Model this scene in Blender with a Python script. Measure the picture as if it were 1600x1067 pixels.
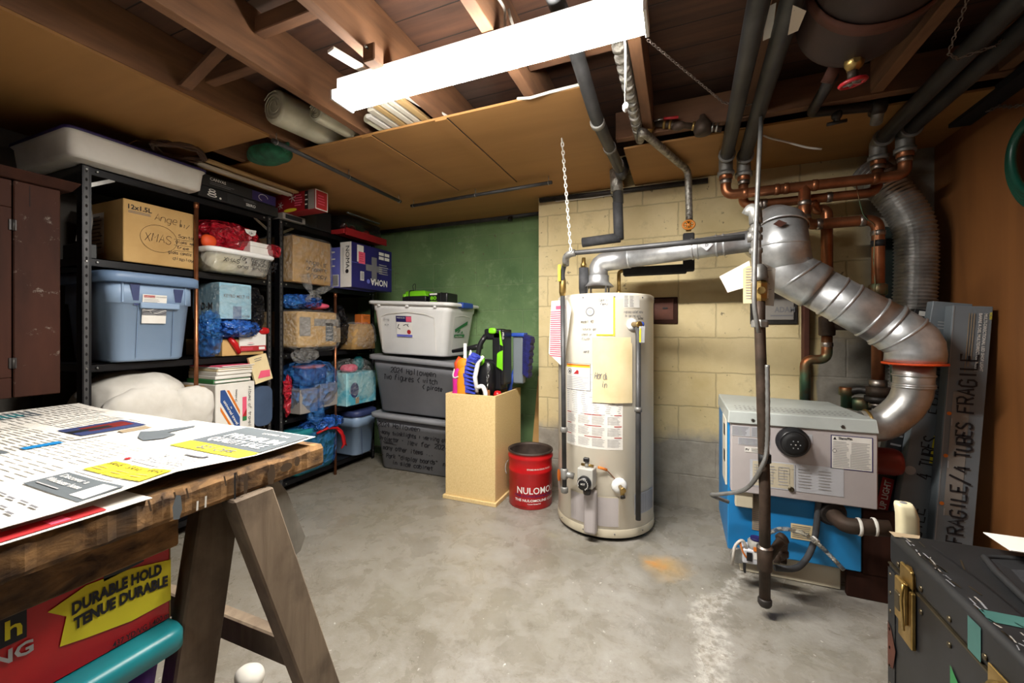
import bpy, bmesh, math, random
from math import sin, cos, pi, radians
from mathutils import Vector, Matrix, noise

for o in list(bpy.data.objects):
    bpy.data.objects.remove(o)
SC = bpy.context.scene
COL = SC.collection
R = random.Random(7)

# ------------------------------------------------------------------ camera, light, exposure
YAW = math.atan(262 / 640.0)
EYE = 1.10
cd = bpy.data.cameras.new('camera')
cd.sensor_width = 36.0
cd.lens = 14.4
cd.shift_y = -16.5 / 1600
cd.clip_start = 0.02
cam = bpy.data.objects.new('camera', cd)
cam.location = (0, 0, EYE)
cam.rotation_euler = (pi / 2, 0, YAW)
COL.objects.link(cam)
SC.camera = cam

LAMP = 240.0          # the strip lamp over the floor
FILL_LAMP = 32.0     # unseen lamp added behind the camera for fill light
SC.view_settings.view_transform = 'Standard'
SC.view_settings.look = 'None'
SC.view_settings.exposure = 0.28
SC.view_settings.gamma = 1.0
SC.view_settings.use_curve_mapping = False
w = bpy.data.worlds.new('world')
SC.world = w
w.use_nodes = True
w.node_tree.nodes['Background'].inputs[0].default_value = (0.9, 0.95, 1.0, 1)
w.node_tree.nodes['Background'].inputs[1].default_value = 0.03
SC.cycles.max_bounces = 8
SC.cycles.diffuse_bounces = 5
SC.cycles.transparent_max_bounces = 10
SC.cycles.caustics_reflective = False
SC.cycles.caustics_refractive = False
SC.cycles.sample_clamp_indirect = 4.0
SC.cycles.use_denoising = True

# ------------------------------------------------------------------ measuring: a sight line met with a plane of the room
FW = (-sin(YAW), cos(YAW))
RT = (cos(YAW), sin(YAW))


def ray(px, py):
    u = (px - 800) / 640.0
    return (FW[0] + u * RT[0], FW[1] + u * RT[1], -(py - 517) / 640.0)


def at_X(px, py, x):
    r = ray(px, py); d = x / r[0]
    return Vector((x, d * r[1], EYE + d * r[2]))


def at_Y(px, py, y):
    r = ray(px, py); d = y / r[1]
    return Vector((d * r[0], y, EYE + d * r[2]))


def at_Z(px, py, z):
    r = ray(px, py); d = (z - EYE) / r[2]
    return Vector((d * r[0], d * r[1], z))


# ------------------------------------------------------------------ materials
MATS = {}


def lin(c):
    if isinstance(c, str):
        c = [int(c[i:i + 2], 16) / 255 for i in (0, 2, 4)]
        return tuple(((v + .055) / 1.055) ** 2.4 if v > .04045 else v / 12.92 for v in c)
    return tuple(c)


class NT:
    def __init__(s, name):
        s.m = bpy.data.materials.new(name)
        s.m.use_nodes = True
        s.t = s.m.node_tree
        s.b = s.t.nodes['Principled BSDF']
        s.out = s.t.nodes['Material Output']
        s.co = None

    def n(s, ty, **k):
        nd = s.t.nodes.new(ty)
        for a, v in k.items():
            if a.startswith('i_'):
                key = a[2:]
                key = int(key) if key.isdigit() else key.replace('_', ' ')
                nd.inputs[key].default_value = v
            else:
                setattr(nd, a, v)
        return nd

    def l(s, a, b):
        s.t.links.new(a, b)

    def coord(s, scale=(1, 1, 1), loc=(0, 0, 0), rot=(0, 0, 0)):
        if s.co is None:
            s.co = s.n('ShaderNodeTexCoord')
        mp = s.n('ShaderNodeMapping')
        mp.inputs['Scale'].default_value = scale
        mp.inputs['Location'].default_value = loc
        mp.inputs['Rotation'].default_value = rot
        s.l(s.co.outputs['Object'], mp.inputs['Vector'])
        return mp.outputs[0]

    def noise(s, scale, detail=5, vec=None, rough=.55, dist=0.0):
        nd = s.n('ShaderNodeTexNoise', i_Scale=scale, i_Detail=detail, i_Roughness=rough, i_Distortion=dist)
        s.l(vec if vec is not None else s.coord(), nd.inputs['Vector'])
        return nd.outputs['Fac']

    def ramp(s, fac, stops):
        r = s.n('ShaderNodeValToRGB')
        e = r.color_ramp.elements
        while len(e) < len(stops):
            e.new(.5)
        for k, (p, c) in enumerate(stops):
            e[k].position = p
            c = lin(c)
            e[k].color = (c[0], c[1], c[2], 1)
        s.l(fac, r.inputs[0])
        return r.outputs[0]

    def step(s, fac, a, b):
        m = s.n('ShaderNodeMapRange', i_1=a, i_2=b)
        s.l(fac, m.inputs[0])
        return m.outputs[0]

    def math(s, op, a, b=None):
        m = s.n('ShaderNodeMath', operation=op)
        for k, v in ((0, a), (1, b)):
            if v is None:
                continue
            if hasattr(v, 'links') or hasattr(v, 'is_linked'):
                s.l(v, m.inputs[k])
            else:
                m.inputs[k].default_value = v
        return m.outputs[0]

    def mix(s, fac, a, b, mode='MIX'):
        m = s.n('ShaderNodeMix', data_type='RGBA', blend_type=mode)
        for key, v in ((0, fac), (6, a), (7, b)):
            if hasattr(v, 'is_linked'):
                s.l(v, m.inputs[key])
            elif key == 0:
                m.inputs[0].default_value = v
            else:
                c = lin(v)
                m.inputs[key].default_value = (c[0], c[1], c[2], 1)
        return m.outputs[2]

    def bump(s, h, strength=.3, dist=.01):
        b = s.n('ShaderNodeBump', i_Strength=strength, i_Distance=dist)
        s.l(h, b.inputs['Height'])
        s.l(b.outputs[0], s.b.inputs['Normal'])

    def done(s, col=None, rough=.5, metal=0):
        if col is not None:
            if hasattr(col, 'is_linked'):
                s.l(col, s.b.inputs['Base Color'])
            else:
                c = lin(col)
                s.b.inputs['Base Color'].default_value = (c[0], c[1], c[2], 1)
        if hasattr(rough, 'is_linked'):
            s.l(rough, s.b.inputs['Roughness'])
        else:
            s.b.inputs['Roughness'].default_value = rough
        s.b.inputs['Metallic'].default_value = metal
        MATS[s.m.name] = s.m
        return s.m


def mat(name, c, c2=None, sc=9, rough=.5, metal=0, bump=0, stretch=(1, 1, 1), lo=.35, hi=.65, bd=.004):
    t = NT(name)
    v = t.coord(stretch)
    f = t.noise(sc, 5, v)
    if c2 is None:
        k = lin(c)
        c2 = tuple(x * .86 for x in k)
    col = t.ramp(f, [(lo, c2), (hi, c)])
    if bump:
        t.bump(f, bump, bd)
    return t.done(col, rough, metal)


def film(name, c, c2, opac=.45, rough=.12, sc=14):
    """thin plastic film: partly clear, creased and shiny"""
    t = NT(name)
    v = t.coord()
    f = t.noise(sc, 3, v, dist=1.2)
    vo = t.n('ShaderNodeTexVoronoi', i_Scale=sc * 1.5)
    wv = t.n('ShaderNodeVectorMath', operation='MULTIPLY_ADD')
    nn = t.n('ShaderNodeTexNoise', i_Scale=sc * .8, i_Detail=3.0)
    t.l(v, nn.inputs['Vector']); t.l(nn.outputs['Color'], wv.inputs[0]); wv.inputs[1].default_value = (.08, .08, .08); t.l(v, wv.inputs[2])
    t.l(wv.outputs[0], vo.inputs['Vector'])
    t.bump(t.math('ADD', f, t.math('MULTIPLY', vo.outputs['Distance'], 1.4)), 1.0, .035)
    t.done(t.ramp(f, [(.35, c2), (.7, c)]), rough)
    t.b.inputs['Specular IOR Level'].default_value = .8
    tr = t.n('ShaderNodeBsdfTransparent')
    mx = t.n('ShaderNodeMixShader')
    fac = t.n('ShaderNodeMapRange', i_1=.3, i_2=.75, i_3=opac * .6, i_4=min(1, opac * 1.5))
    t.l(f, fac.inputs[0])
    t.l(fac.outputs[0], mx.inputs[0])
    t.l(tr.outputs[0], mx.inputs[1])
    t.l(t.b.outputs[0], mx.inputs[2])
    t.l(mx.outputs[0], t.out.inputs[0])


def emit(name, c, s):
    t = NT(name)
    t.done(c, .5)
    cc = lin(c)
    t.b.inputs['Emission Color'].default_value = (cc[0], cc[1], cc[2], 1)
    t.b.inputs['Emission Strength'].default_value = s


def wood(name, c, c2, sc=5, axis='y', rough=.7, bump=.25, lo=.3, hi=.7, dirt=None):
    t = NT(name)
    st = {'x': (.12, 1, 1), 'y': (1, .12, 1), 'z': (1, 1, .12), 'o': (.8, .45, .9)}[axis]
    f = t.noise(sc * 6, 6, t.coord(st), dist=.4)
    g = t.noise(sc * .7, 4, t.coord())
    col = t.ramp(t.math('ADD', t.math('MULTIPLY', f, .6), t.math('MULTIPLY', g, .4)), [(lo, c2), (hi, c)])
    if dirt:
        d = t.noise(sc * .9, 6, t.coord(loc=(3, 1, 2)))
        col = t.mix(t.step(d, .5, .68), col, dirt)
    t.bump(f, bump, .004)
    return t.done(col, rough)


# room surfaces
def m_floor():
    t = NT('concrete_floor')
    v = t.coord()
    a = t.noise(1.1, 6, v, .62); b = t.noise(7, 9, v, .68, .5); c = t.noise(70, 4, v, .7)
    col = t.ramp(a, [(.32, '757062'), (.5, '88837a'), (.68, '94918c')])
    col = t.mix(t.math('MULTIPLY', t.step(b, .42, .72), .5), col, 'aba9a5')
    col = t.mix(t.math('MULTIPLY', t.step(t.noise(2.6, 8, t.coord(loc=(5, 2, 0)), .72), .5, .66), .6), col, '6a6459')
    col = t.mix(t.math('MULTIPLY', t.step(t.noise(13, 8, t.coord(loc=(1, 7, 0)), .8), .5, .66), .55), col, '655f55')
    col = t.mix(t.math('MULTIPLY', t.step(t.noise(48, 3, t.coord(loc=(3, 3, 0))), .69, .73), .75), col, 'e2dfd8')
    sx = t.n('ShaderNodeSeparateXYZ'); t.l(t.co.outputs['Object'], sx.inputs[0])
    X, Y = sx.outputs[0], sx.outputs[1]
    # browner and darker ground towards the shelves
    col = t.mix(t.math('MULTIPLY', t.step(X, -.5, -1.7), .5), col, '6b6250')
    wn = t.n('ShaderNodeTexNoise', i_Scale=9.0, i_Detail=5.0); t.l(v, wn.inputs['Vector'])
    ws = t.n('ShaderNodeSeparateColor'); t.l(wn.outputs['Color'], ws.inputs[0])
    wx = t.math('ADD', X, t.math('MULTIPLY', t.math('SUBTRACT', ws.outputs[0], .5), .22))
    wy = t.math('ADD', Y, t.math('MULTIPLY', t.math('SUBTRACT', ws.outputs[1], .5), .22))
    def spot(x, y, r0, r1):
        dx = t.math('SUBTRACT', wx, x); dy = t.math('SUBTRACT', wy, y)
        d = t.math('SQRT', t.math('ADD', t.math('MULTIPLY', dx, dx), t.math('MULTIPLY', dy, dy)))
        return t.step(d, r1, r0)
    col = t.mix(t.math('MULTIPLY', spot(-.06, 2.05, .01, .14), .5), col, 'c9a05a')
    col = t.mix(t.math('MULTIPLY', spot(-.09, 2.05, .0, .045), .7), col, 'bf7f33')
    col = t.mix(t.math('MULTIPLY', spot(-.63, 2.12, .0, .06), .6), col, '85806a')
    col = t.mix(t.math('MULTIPLY', spot(-.66, 1.93, .0, .05), .6), col, '77736b')
    # pale ragged seam at the edge of an old patch, with a dark crack along it
    seam = None
    for (x0, y0, x1, y1) in SEAM:
        ln = math.hypot(x1 - x0, y1 - y0); ux, uy = (x1 - x0) / ln, (y1 - y0) / ln
        al = t.math('ADD', t.math('MULTIPLY', t.math('SUBTRACT', wx, x0), ux), t.math('MULTIPLY', t.math('SUBTRACT', wy, y0), uy))
        ac = t.math('ABSOLUTE', t.math('SUBTRACT', t.math('MULTIPLY', t.math('SUBTRACT', wx, x0), uy), t.math('MULTIPLY', t.math('SUBTRACT', wy, y0), ux)))
        over = t.math('MAXIMUM', t.math('MAXIMUM', t.math('MULTIPLY', al, -1.0), t.math('SUBTRACT', al, ln)), 0.0)
        d = t.math('ADD', ac, over)
        seam = d if seam is None else t.math('MINIMUM', seam, d)
    spk = t.step(t.noise(38, 5, t.coord(loc=(9, 1, 0)), .7), .42, .56)
    col = t.mix(t.math('MULTIPLY', t.math('MULTIPLY', t.step(seam, .05, .0), spk), .6), col, 'dcd9d2')
    col = t.mix(t.math('MULTIPLY', t.step(seam, .012, .004), .45), col, '8a8378')
    h = t.math('ADD', t.math('MULTIPLY', b, .5), t.math('MULTIPLY', c, .5))
    t.bump(h, .3, .006)
    t.done(col, t.step(b, .2, 1.2))


SEAM = ((.40, 2.22, .28, 2.12), (.28, 2.12, .15, 1.92), (.15, 1.92, .095, 1.79), (.095, 1.79, .105, 1.55), (.105, 1.55, .085, 1.2), (.085, 1.2, .0, .8))


def m_block(name, paint, paint2, mort, off=0.0, bare=None):
    t = NT(name)
    sx = t.n('ShaderNodeSeparateXYZ')
    t.coord()
    t.l(t.co.outputs['Object'], sx.inputs[0])
    cb = t.n('ShaderNodeCombineXYZ')
    t.l(t.math('ADD', sx.outputs[0], off), cb.inputs[0])
    t.l(t.math('ADD', sx.outputs[2], .005 - .64 + .215 * 4), cb.inputs[1])
    wob = t.n('ShaderNodeTexNoise', i_Scale=14.0, i_Detail=3.0)
    t.l(t.co.outputs['Object'], wob.inputs['Vector'])
    ad = t.n('ShaderNodeVectorMath', operation='MULTIPLY_ADD')
    t.l(wob.outputs['Color'], ad.inputs[0]); ad.inputs[1].default_value = (.016, .016, 0); t.l(cb.outputs[0], ad.inputs[2])
    br = t.n('ShaderNodeTexBrick', i_Scale=1.0, i_Mortar_Size=.006, i_Mortar_Smooth=.6, i_Brick_Width=.43, i_Row_Height=.215, i_Bias=0.0)
    br.inputs['Color1'].default_value = (1, 1, 1, 1); br.inputs['Color2'].default_value = (.8, .8, .8, 1)
    t.l(ad.outputs[0], br.inputs['Vector'])
    a = t.noise(2.2, 6, t.coord(), .6); f = t.noise(45, 5, t.coord(), .7)
    col = t.ramp(a, [(.3, paint2), (.62, paint)])
    col = t.mix(.22, col, br.outputs['Color'], 'MULTIPLY')
    worn = t.math('MULTIPLY', t.step(t.noise(6.5, 7, t.coord(loc=(2, 4, 1)), .75), .56, .66), .45)
    col = t.mix(worn, col, mort)
    col = t.mix(t.math('MULTIPLY', br.outputs['Fac'], .3), col, mort)
    ch = t.math('MULTIPLY', t.step(t.noise(26, 3, t.coord(loc=(1, 0, 5))), .68, .74), .8)
    col = t.mix(ch, col, '6b5f4c')
    if bare:
        # below a ragged line, and beyond the chimney, the block was never painted
        zz = t.math('ADD', sx.outputs[2], t.math('MULTIPLY', t.noise(4, 5, t.coord()), .34))
        low = t.step(zz, .68, .58)
        xx = t.math('ADD', sx.outputs[0], t.math('MULTIPLY', t.noise(3, 5, t.coord()), .12))
        side = t.math('MAXIMUM', t.math('MULTIPLY', t.step(xx, .775, .79), t.step(zz, 1.42, 1.22)), t.step(xx, .95, 1.03))
        g = t.ramp(t.noise(5, 7, t.coord(), .7), [(.3, '7d776d'), (.7, bare)])
        col = t.mix(t.math('MAXIMUM', low, side), col, g)
    hh = t.math('SUBTRACT', t.math('MULTIPLY', f, .35), br.outputs['Fac'])
    t.bump(hh, .4, .010)
    t.done(col, .8)


def m_boards(name, c, c2, w=.14, axis=1):
    t = NT(name)
    t.coord()
    sx = t.n('ShaderNodeSeparateXYZ'); t.l(t.co.outputs['Object'], sx.inputs[0])
    k = t.math('MULTIPLY', sx.outputs[axis], 1 / w)
    fr = t.math('FRACT', k); fl = t.math('FLOOR', k)
    seam = t.step(t.math('ABSOLUTE', t.math('SUBTRACT', fr, .5)), .475, .49)
    wn = t.n('ShaderNodeTexWhiteNoise', noise_dimensions='1D'); t.l(fl, wn.inputs['W'])
    st = (.1, 1, 1) if axis == 1 else (1, .1, 1)
    f = t.noise(24, 6, t.coord(st), dist=.3)
    col = t.ramp(f, [(.3, c2), (.7, c)])
    col = t.mix(t.math('MULTIPLY', wn.outputs['Value'], .45), col, c2)
    col = t.mix(t.math('MULTIPLY', t.step(t.noise(1.6, 5, t.coord()), .55, .7), .35), col, '6f665e')
    col = t.mix(seam, col, '140d08')
    t.bump(t.math('SUBTRACT', 1.0, seam), .5, .008)
    t.done(col, .8)


m_floor()
m_block('yellow_block', 'dfcda0', 'c6b27f', 'b0a07a', 0.0, 'aaa498')
m_block('green_block', '7a9866', '597a4e', '93ab80', .11)
m_boards('deck_boards', '5a3a28', '3a2418')
wood('joist_wood', '8c6242', '553a27', 4, 'y', .8)
wood('joist_wood_across', '7d563a', '4e3424', 4, 'x', .8)
wood('hardboard', 'a87a45', '946a3a', 1.6, 'x', .66, .06)
wood('wall_panel', '8f5c30', '6c4322', 1.4, 'z', .55, .08)
mat('plain_dark_wall', '4b4640', '3a3631', 3, .9)
wood('plank_old', '977145', '3a2818', 7, 'o', .9, 1.0, lo=.4, hi=.62, dirt='33281f')
wood('horse_wood', '8b7a66', '5e4e3d', 5, 'z', .8, .45, dirt='4a3d31')
wood('grey_board', '8c877c', '6e695f', 5, 'z', .8, .3, dirt='5a554c')
wood('strip_wood', 'b89a6a', '8d7148', 5, 'y', .7, .2)
wood('pale_strip', 'cfc9bb', 'a8a08f', 6, 'y', .7, .2)
wood('brown_paint', '3a1e14', '221009', 3, 'z', .75, .25).node_tree.nodes['Principled BSDF'].inputs['Specular IOR Level'].default_value = .2
t_ = NT('brown_worn')
t_.done(t_.mix(t_.math('MULTIPLY', t_.step(t_.noise(14, 7, t_.coord(), .75), .6, .7), .7), t_.ramp(t_.noise(6, 5, t_.coord((1, 1, .3))), [(.3, '221009'), (.7, '3e2116')]), '8f867c'), .75).node_tree.nodes['Principled BSDF'].inputs['Specular IOR Level'].default_value = .2
mat('chipboard', 'e0c690', 'cfb27a', 150, .75, 0, .05)
mat('card', 'b8925a', 'a67f48', 4, .8)
mat('card_dark', '9a7646', '87653a', 4, .8)
mat('card_pale', 'c9a56b', 'b48f57', 4, .8)
mat('white', 'e9e7e2', 'd9d6cf', 6, .6)
mat('white_plastic', 'f4f4f2', 'e8e8e6', 3, .35)
mat('paper', 'e6e3dc', 'd8d4cb', 5, .85)
mat('newsprint', 'dedad2', 'cfcac0', 4, .9)
mat('manila', 'e3d2a8', 'd2bd8e', 5, .85)
mat('ink_black', '15141a', '1c1b20', 5, .7)
mat('ink_brown', '4a3722', '3c2c1a', 5, .7)
mat('ink_grey', '77777a', '6a6a6d', 5, .8)
mat('news_ink', 'cfccc7', 'c3c1bb', 5, .9)
mat('conduit', '8f8f8d', '7c7c7a', 30, .45, .6)
mat('ink_pale', 'a9a8a8', '9b9a9a', 5, .8)
mat('grey_print', '5d6468', '545a5e', 5, .8)
mat('yellow_print', 'e6d92e', 'd8ca28', 5, .8)
mat('red_print', 'b3272b', '9c2024', 5, .6)
mat('blue_print', '2b4f8f', '24447c', 5, .6)
mat('orange_print', 'dc7a26', 'c96c1e', 5, .6)
mat('green_print', '2f7d46', '276b3b', 5, .6)
mat('pink_print', 'e9607e', 'd9526f', 5, .6)
mat('black_metal', '16161a', '0e0e11', 8, .38, .4)
mat('black_matte', '131315', '0c0c0e', 8, .7)
mat('black_plastic', '1b1b1e', '131316', 8, .35)
mat('bolt_metal', 'b9b9b6', '9c9c99', 20, .3, 1)
mat('galvanised', 'd6d8da', 'b2b5b8', 22, .4, .75, .08, lo=.3, hi=.7)
mat('foil_duct', 'c9c8c6', 'a3a2a0', 12, .36, .85)
mat('foil_tape', 'b8b5ae', '77736b', 40, .42, .8, .8, bd=.01)
mat('copper', 'b87a56', '7d4e33', 9, .38, .85, lo=.3, hi=.72)
mat('copper_old', '7d4a2c', '58755c', 7, .45, .8, lo=.42, hi=.6)
mat('solder', 'a9a19a', '8a8079', 20, .4, 1)
mat('brass', 'bda066', '8f743c', 14, .38, .9)
mat('iron_black', '3c3836', '2a2725', 16, .5, .5)
mat('iron_rust', '4f3f35', '33291f', 16, .6, .4, .3)
mat('iron_fitting', 'a3a3a0', '7d7b77', 16, .5, .6)
mat('pipe_dark', '4c4c4d', '3a3a3b', 10, .5, .4)
mat('foam_black', '232326', '1a1a1c', 30, .8)
mat('foam_grey', '46474a', '38393c', 30, .75)
mat('heater_cream', 'e4ddcd', 'dad2c0', 2, .35)
mat('heater_band', 'c9c0aa', 'bdb49d', 3, .4)
mat('heater_grey', 'b7b5ae', 'a8a69f', 5, .5)
mat('boiler_grey', 'b9b2b1', 'aca5a5', 3, .42)
mat('boiler_lid', 'b4bab7', 'a4aaa7', 4, .42)
mat('boiler_blue', '1f86c6', '1874b2', 2.5, .4)
mat('label_silver', 'c3c5cb', 'b5b7bd', 6, .45)
mat('red_enamel', 'c4161c', 'a81217', 4, .32)
mat('red_dark', '7d2018', '64180f', 6, .5)
mat('rim_rust', '4a3d36', '2e2420', 12, .6, .4)
mat('tote_grey', '77787d', '6b6c71', 3, .5)
mat('tote_grey_lid', '909196', '838488', 3, .5)
mat('tote_blue', '8ca3bf', '7f97b4', 2, .45)
mat('tote_blue_lid', '6d86a6', '617a9a', 2, .45)
mat('tote_navy', '35406b', '2e385f', 3, .5)
mat('tote_teal', '1f7f86', '1a6f76', 3, .4)
mat('tote_teal_lid', '178089', '11707a', 3, .4)
mat('tote_purple', '5b2a9a', '4d2386', 3, .4)
mat('handle_blue', '2f55b8', '294ca6', 3, .4)
mat('lime', '7fd420', '6cc018', 4, .4)
mat('navy_print', '241f66', '1c1852', 4, .5)
mat('periwinkle', '6a6fc4', '5d62b5', 4, .6)
mat('red_snow', 'a01a24', '84121b', 3, .5)
mat('black_box', '202124', '18191b', 3, .5)
mat('magenta', 'e0309a', 'c9248a', 5, .5)
mat('orange_cloth', 'f29a1c', 'e08812', 5, .6)
mat('orange_red', 'e2521c', 'cf4615', 5, .6)
mat('bristle_blue', '3f50c8', '2a36a0', 40, .7, 0, .6)
mat('bristle_navy', '26276e', '191a4e', 40, .7, 0, .6)
mat('sack_white', 'd9d5cd', 'c5c0b6', 7, .8, 0, .3)
mat('case_blue', '3f526e', '36475f', 5, .6)
mat('trunk_black', '1b1c1f', '0f1011', 6, .42, 0, .2)
mat('trunk_worn', '202123', '0f1011', 5, .5, 0, .3)
mat('trunk_tape', '3c6660', '2f544f', 8, .5)
mat('rivet', '6e6450', '5b5240', 20, .4, .9)
mat('mat_felt', '26272b', '1d1e22', 90, .95, 0, .5)
mat('mat_rim', '141518', '0e0f11', 20, .7)
mat('ivory', 'd8cfae', 'c9bf9c', 5, .4)
mat('hose_green', '0f4a3a', '0b3a2d', 6, .4)
mat('led_grey', '757d84', '6a7278', 3, .5)
mat('led_black', '1d1f22', '15171a', 3, .5)
mat('wreath', '4a3324', '33221a', 30, .9)
mat('net_green', '1c6648', '0d3f2b', 22, .7, 0, .6)
mat('dark_rag', '26302b', '171d1a', 9, .9, 0, .3)
mat('roll_milky', 'c7c3ad', 'aaa690', 9, .4)
mat('rope_white', 'd9d7d0', 'c9c6bd', 30, .8)
mat('chain_grey', '8a7d74', '6c6059', 30, .5, .6)
mat('tank_rust', '3f2d29', '2a1f1d', 6, .6, .3, .2)
mat('strap_rust', '5d3527', '47281e', 9, .7, .3)
mat('red_wheel', 'b3202a', '97181f', 6, .4)
mat('orange_wheel', 'c9791e', 'ad6615', 6, .5)
mat('tape_yellow', 'e0cf2a', 'cdbd22', 6, .5)
mat('wire_white', 'cfcac2', 'bfb9b0', 9, .6)
mat('suit_tan', '9c8a70', '88775e', 8, .7)
mat('blue_box', '9cc6d8', '82b0c6', 5, .5)
mat('gift_aqua', '4fa8bf', '9fd0d6', 9, .4, lo=.45, hi=.6)
mat('parcel_grey', '8f8a84', '827d77', 5, .7)
mat('orange_glow', 'c96f28', 'a85418', 5, .6)
mat('purple_lid', '2f2560', '261d50', 5, .5)
mat('dark_interior', '0b0a0a', '080707', 5, .9)
mat('clear_yellow', 'cfc79e', 'b8b4ae', 2.2, .3, lo=.45, hi=.55)
mat('brush_brown', '9a5f2a', '84501f', 9, .6)
film('film_clear', 'e8e8e6', 'c8c8c6', .2, .08, 22)
film('film_blue', '4a96e0', '2c6cc4', .34, .12)
film('film_blue_deep', '3a78d8', '2350a8', .8, .15)
film('film_red', 'd01f34', 'a01424', .82, .18)
film('film_black', '1d1d22', '0c0c0f', .97, .15, 22)
film('film_tub', 'd2cfc4', 'b9b5a8', .5, .3, 4)
film('film_smoke', '2a2a2c', '1c1c1e', .6, .15, 4)
film('film_hose', 'b9b3a2', 'a09a8a', .6, .2, 20)
emit('lamp_diffuser', 'fffaf2', LAMP)
emit('lamp_side', 'fffaf2', LAMP * .22)      # the lens edge gives off less than its face
emit('lamp_side_fill', 'fffaf2', FILL_LAMP * .22)
emit('lamp_diffuser_fill', 'fffaf2', FILL_LAMP)


# ------------------------------------------------------------------ drawing on surfaces
def plane(o, r, u):
    o = Vector(o); r = Vector(r).normalized(); u = Vector(u).normalized(); n = r.cross(u)
    return lambda a, b, e=.0015: o + r * a + u * b + n * e


def face_X(x, y, z):       # a face looking towards +X, from its lower near corner
    return plane((x, y, z), (0, 1, 0), (0, 0, 1))


def face_Y(x, y, z):       # a face looking towards -Y
    return plane((x, y, z), (1, 0, 0), (0, 0, 1))


def drum(cx, cy, rad, z0, phi0):
    return lambda a, b, e=.0015: Vector((cx + (rad + e) * cos(phi0 + a / rad), cy + (rad + e) * sin(phi0 + a / rad), z0 + b))


GL = {k: v for k, v in (s.split(':', 1) for s in '''a:46 16 05 03 12 32 43 46 42;b:08 02 32 43 45 36 06;c:46 16 05 03 12 42;d:48 42 12 03 05 16 46;e:04 44 45 36 16 05 03 12 42;f:48 28 17 12|06 36;g:46 16 05 03 12 42|46 41 30 10;h:08 02|05 16 36 45 42;i:26 22|28 27;j:26 21 10|28 27;k:08 02|46 04 42;l:28 22 32;m:06 02|05 16 25 22|25 36 45 42;n:06 02|05 16 36 45 42;o:16 05 03 12 32 43 45 36 16;p:06 00|06 36 45 43 32 02;q:46 40|46 16 05 03 12 42;r:06 02|04 16 36;s:46 16 05 14 34 43 32 02;t:28 23 32 42|06 46;u:06 03 12 32 43|46 42;v:06 22 46;w:06 12 25 32 46;x:06 42|46 02;y:06 22|46 10;z:06 46 02 42;A:02 28 42|14 34;B:02 08 38 47 46 35 05|35 44 43 32 02;C:47 38 18 07 03 12 32 43;D:02 08 28 46 44 22 02;E:48 08 02 42|05 35;F:48 08 02|05 35;G:47 38 18 07 03 12 32 43 45 25;H:08 02|48 42|05 45;I:28 22;J:48 43 32 12 03;K:08 02|48 05 42;L:08 02 42;M:02 08 25 48 42;N:02 08 42 48;O:18 07 03 12 32 43 47 38 18;P:02 08 38 47 46 35 05;R:02 08 38 47 46 35 05|25 42;S:47 38 18 07 06 44 43 32 12 03;T:08 48|28 22;U:08 03 12 32 43 48;V:08 22 48;W:08 12 26 32 48;X:08 42|48 02;Y:08 25 48|25 22;Z:08 48 02 42;0:18 07 03 12 32 43 47 38 18;1:17 28 22;2:07 18 38 47 46 02 42;3:08 48 25 34 43 32 02;4:38 04 44|37 32;5:48 08 06 36 45 43 32 02;8:26 07 18 38 47 26 03 12 32 43 26;/:01 49;-:15 35;+:15 35|27 23;.:22 23;':28 26;":18 16|38 36;{:48 27 26 05 24 23 42;#:12 18|32 38|04 44|06 46'''.split(';'))}
FONT_CACHE = {}


def font_mesh(s, bold):
    key = (s, bold)
    if key not in FONT_CACHE:
        c = bpy.data.curves.new('lettering', 'FONT')
        c.body = s
        c.resolution_u = 2
        if bold:
            c.offset = bold
        ob = bpy.data.objects.new('lettering', c)
        me = bpy.data.meshes.new_from_object(ob)
        vs = [(v.co.x, v.co.y) for v in me.vertices]
        fs = [tuple(p.vertices) for p in me.polygons]
        bpy.data.objects.remove(ob); bpy.data.meshes.remove(me); bpy.data.curves.remove(c)
        FONT_CACHE[key] = (vs, fs)
    return FONT_CACHE[key]


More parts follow.
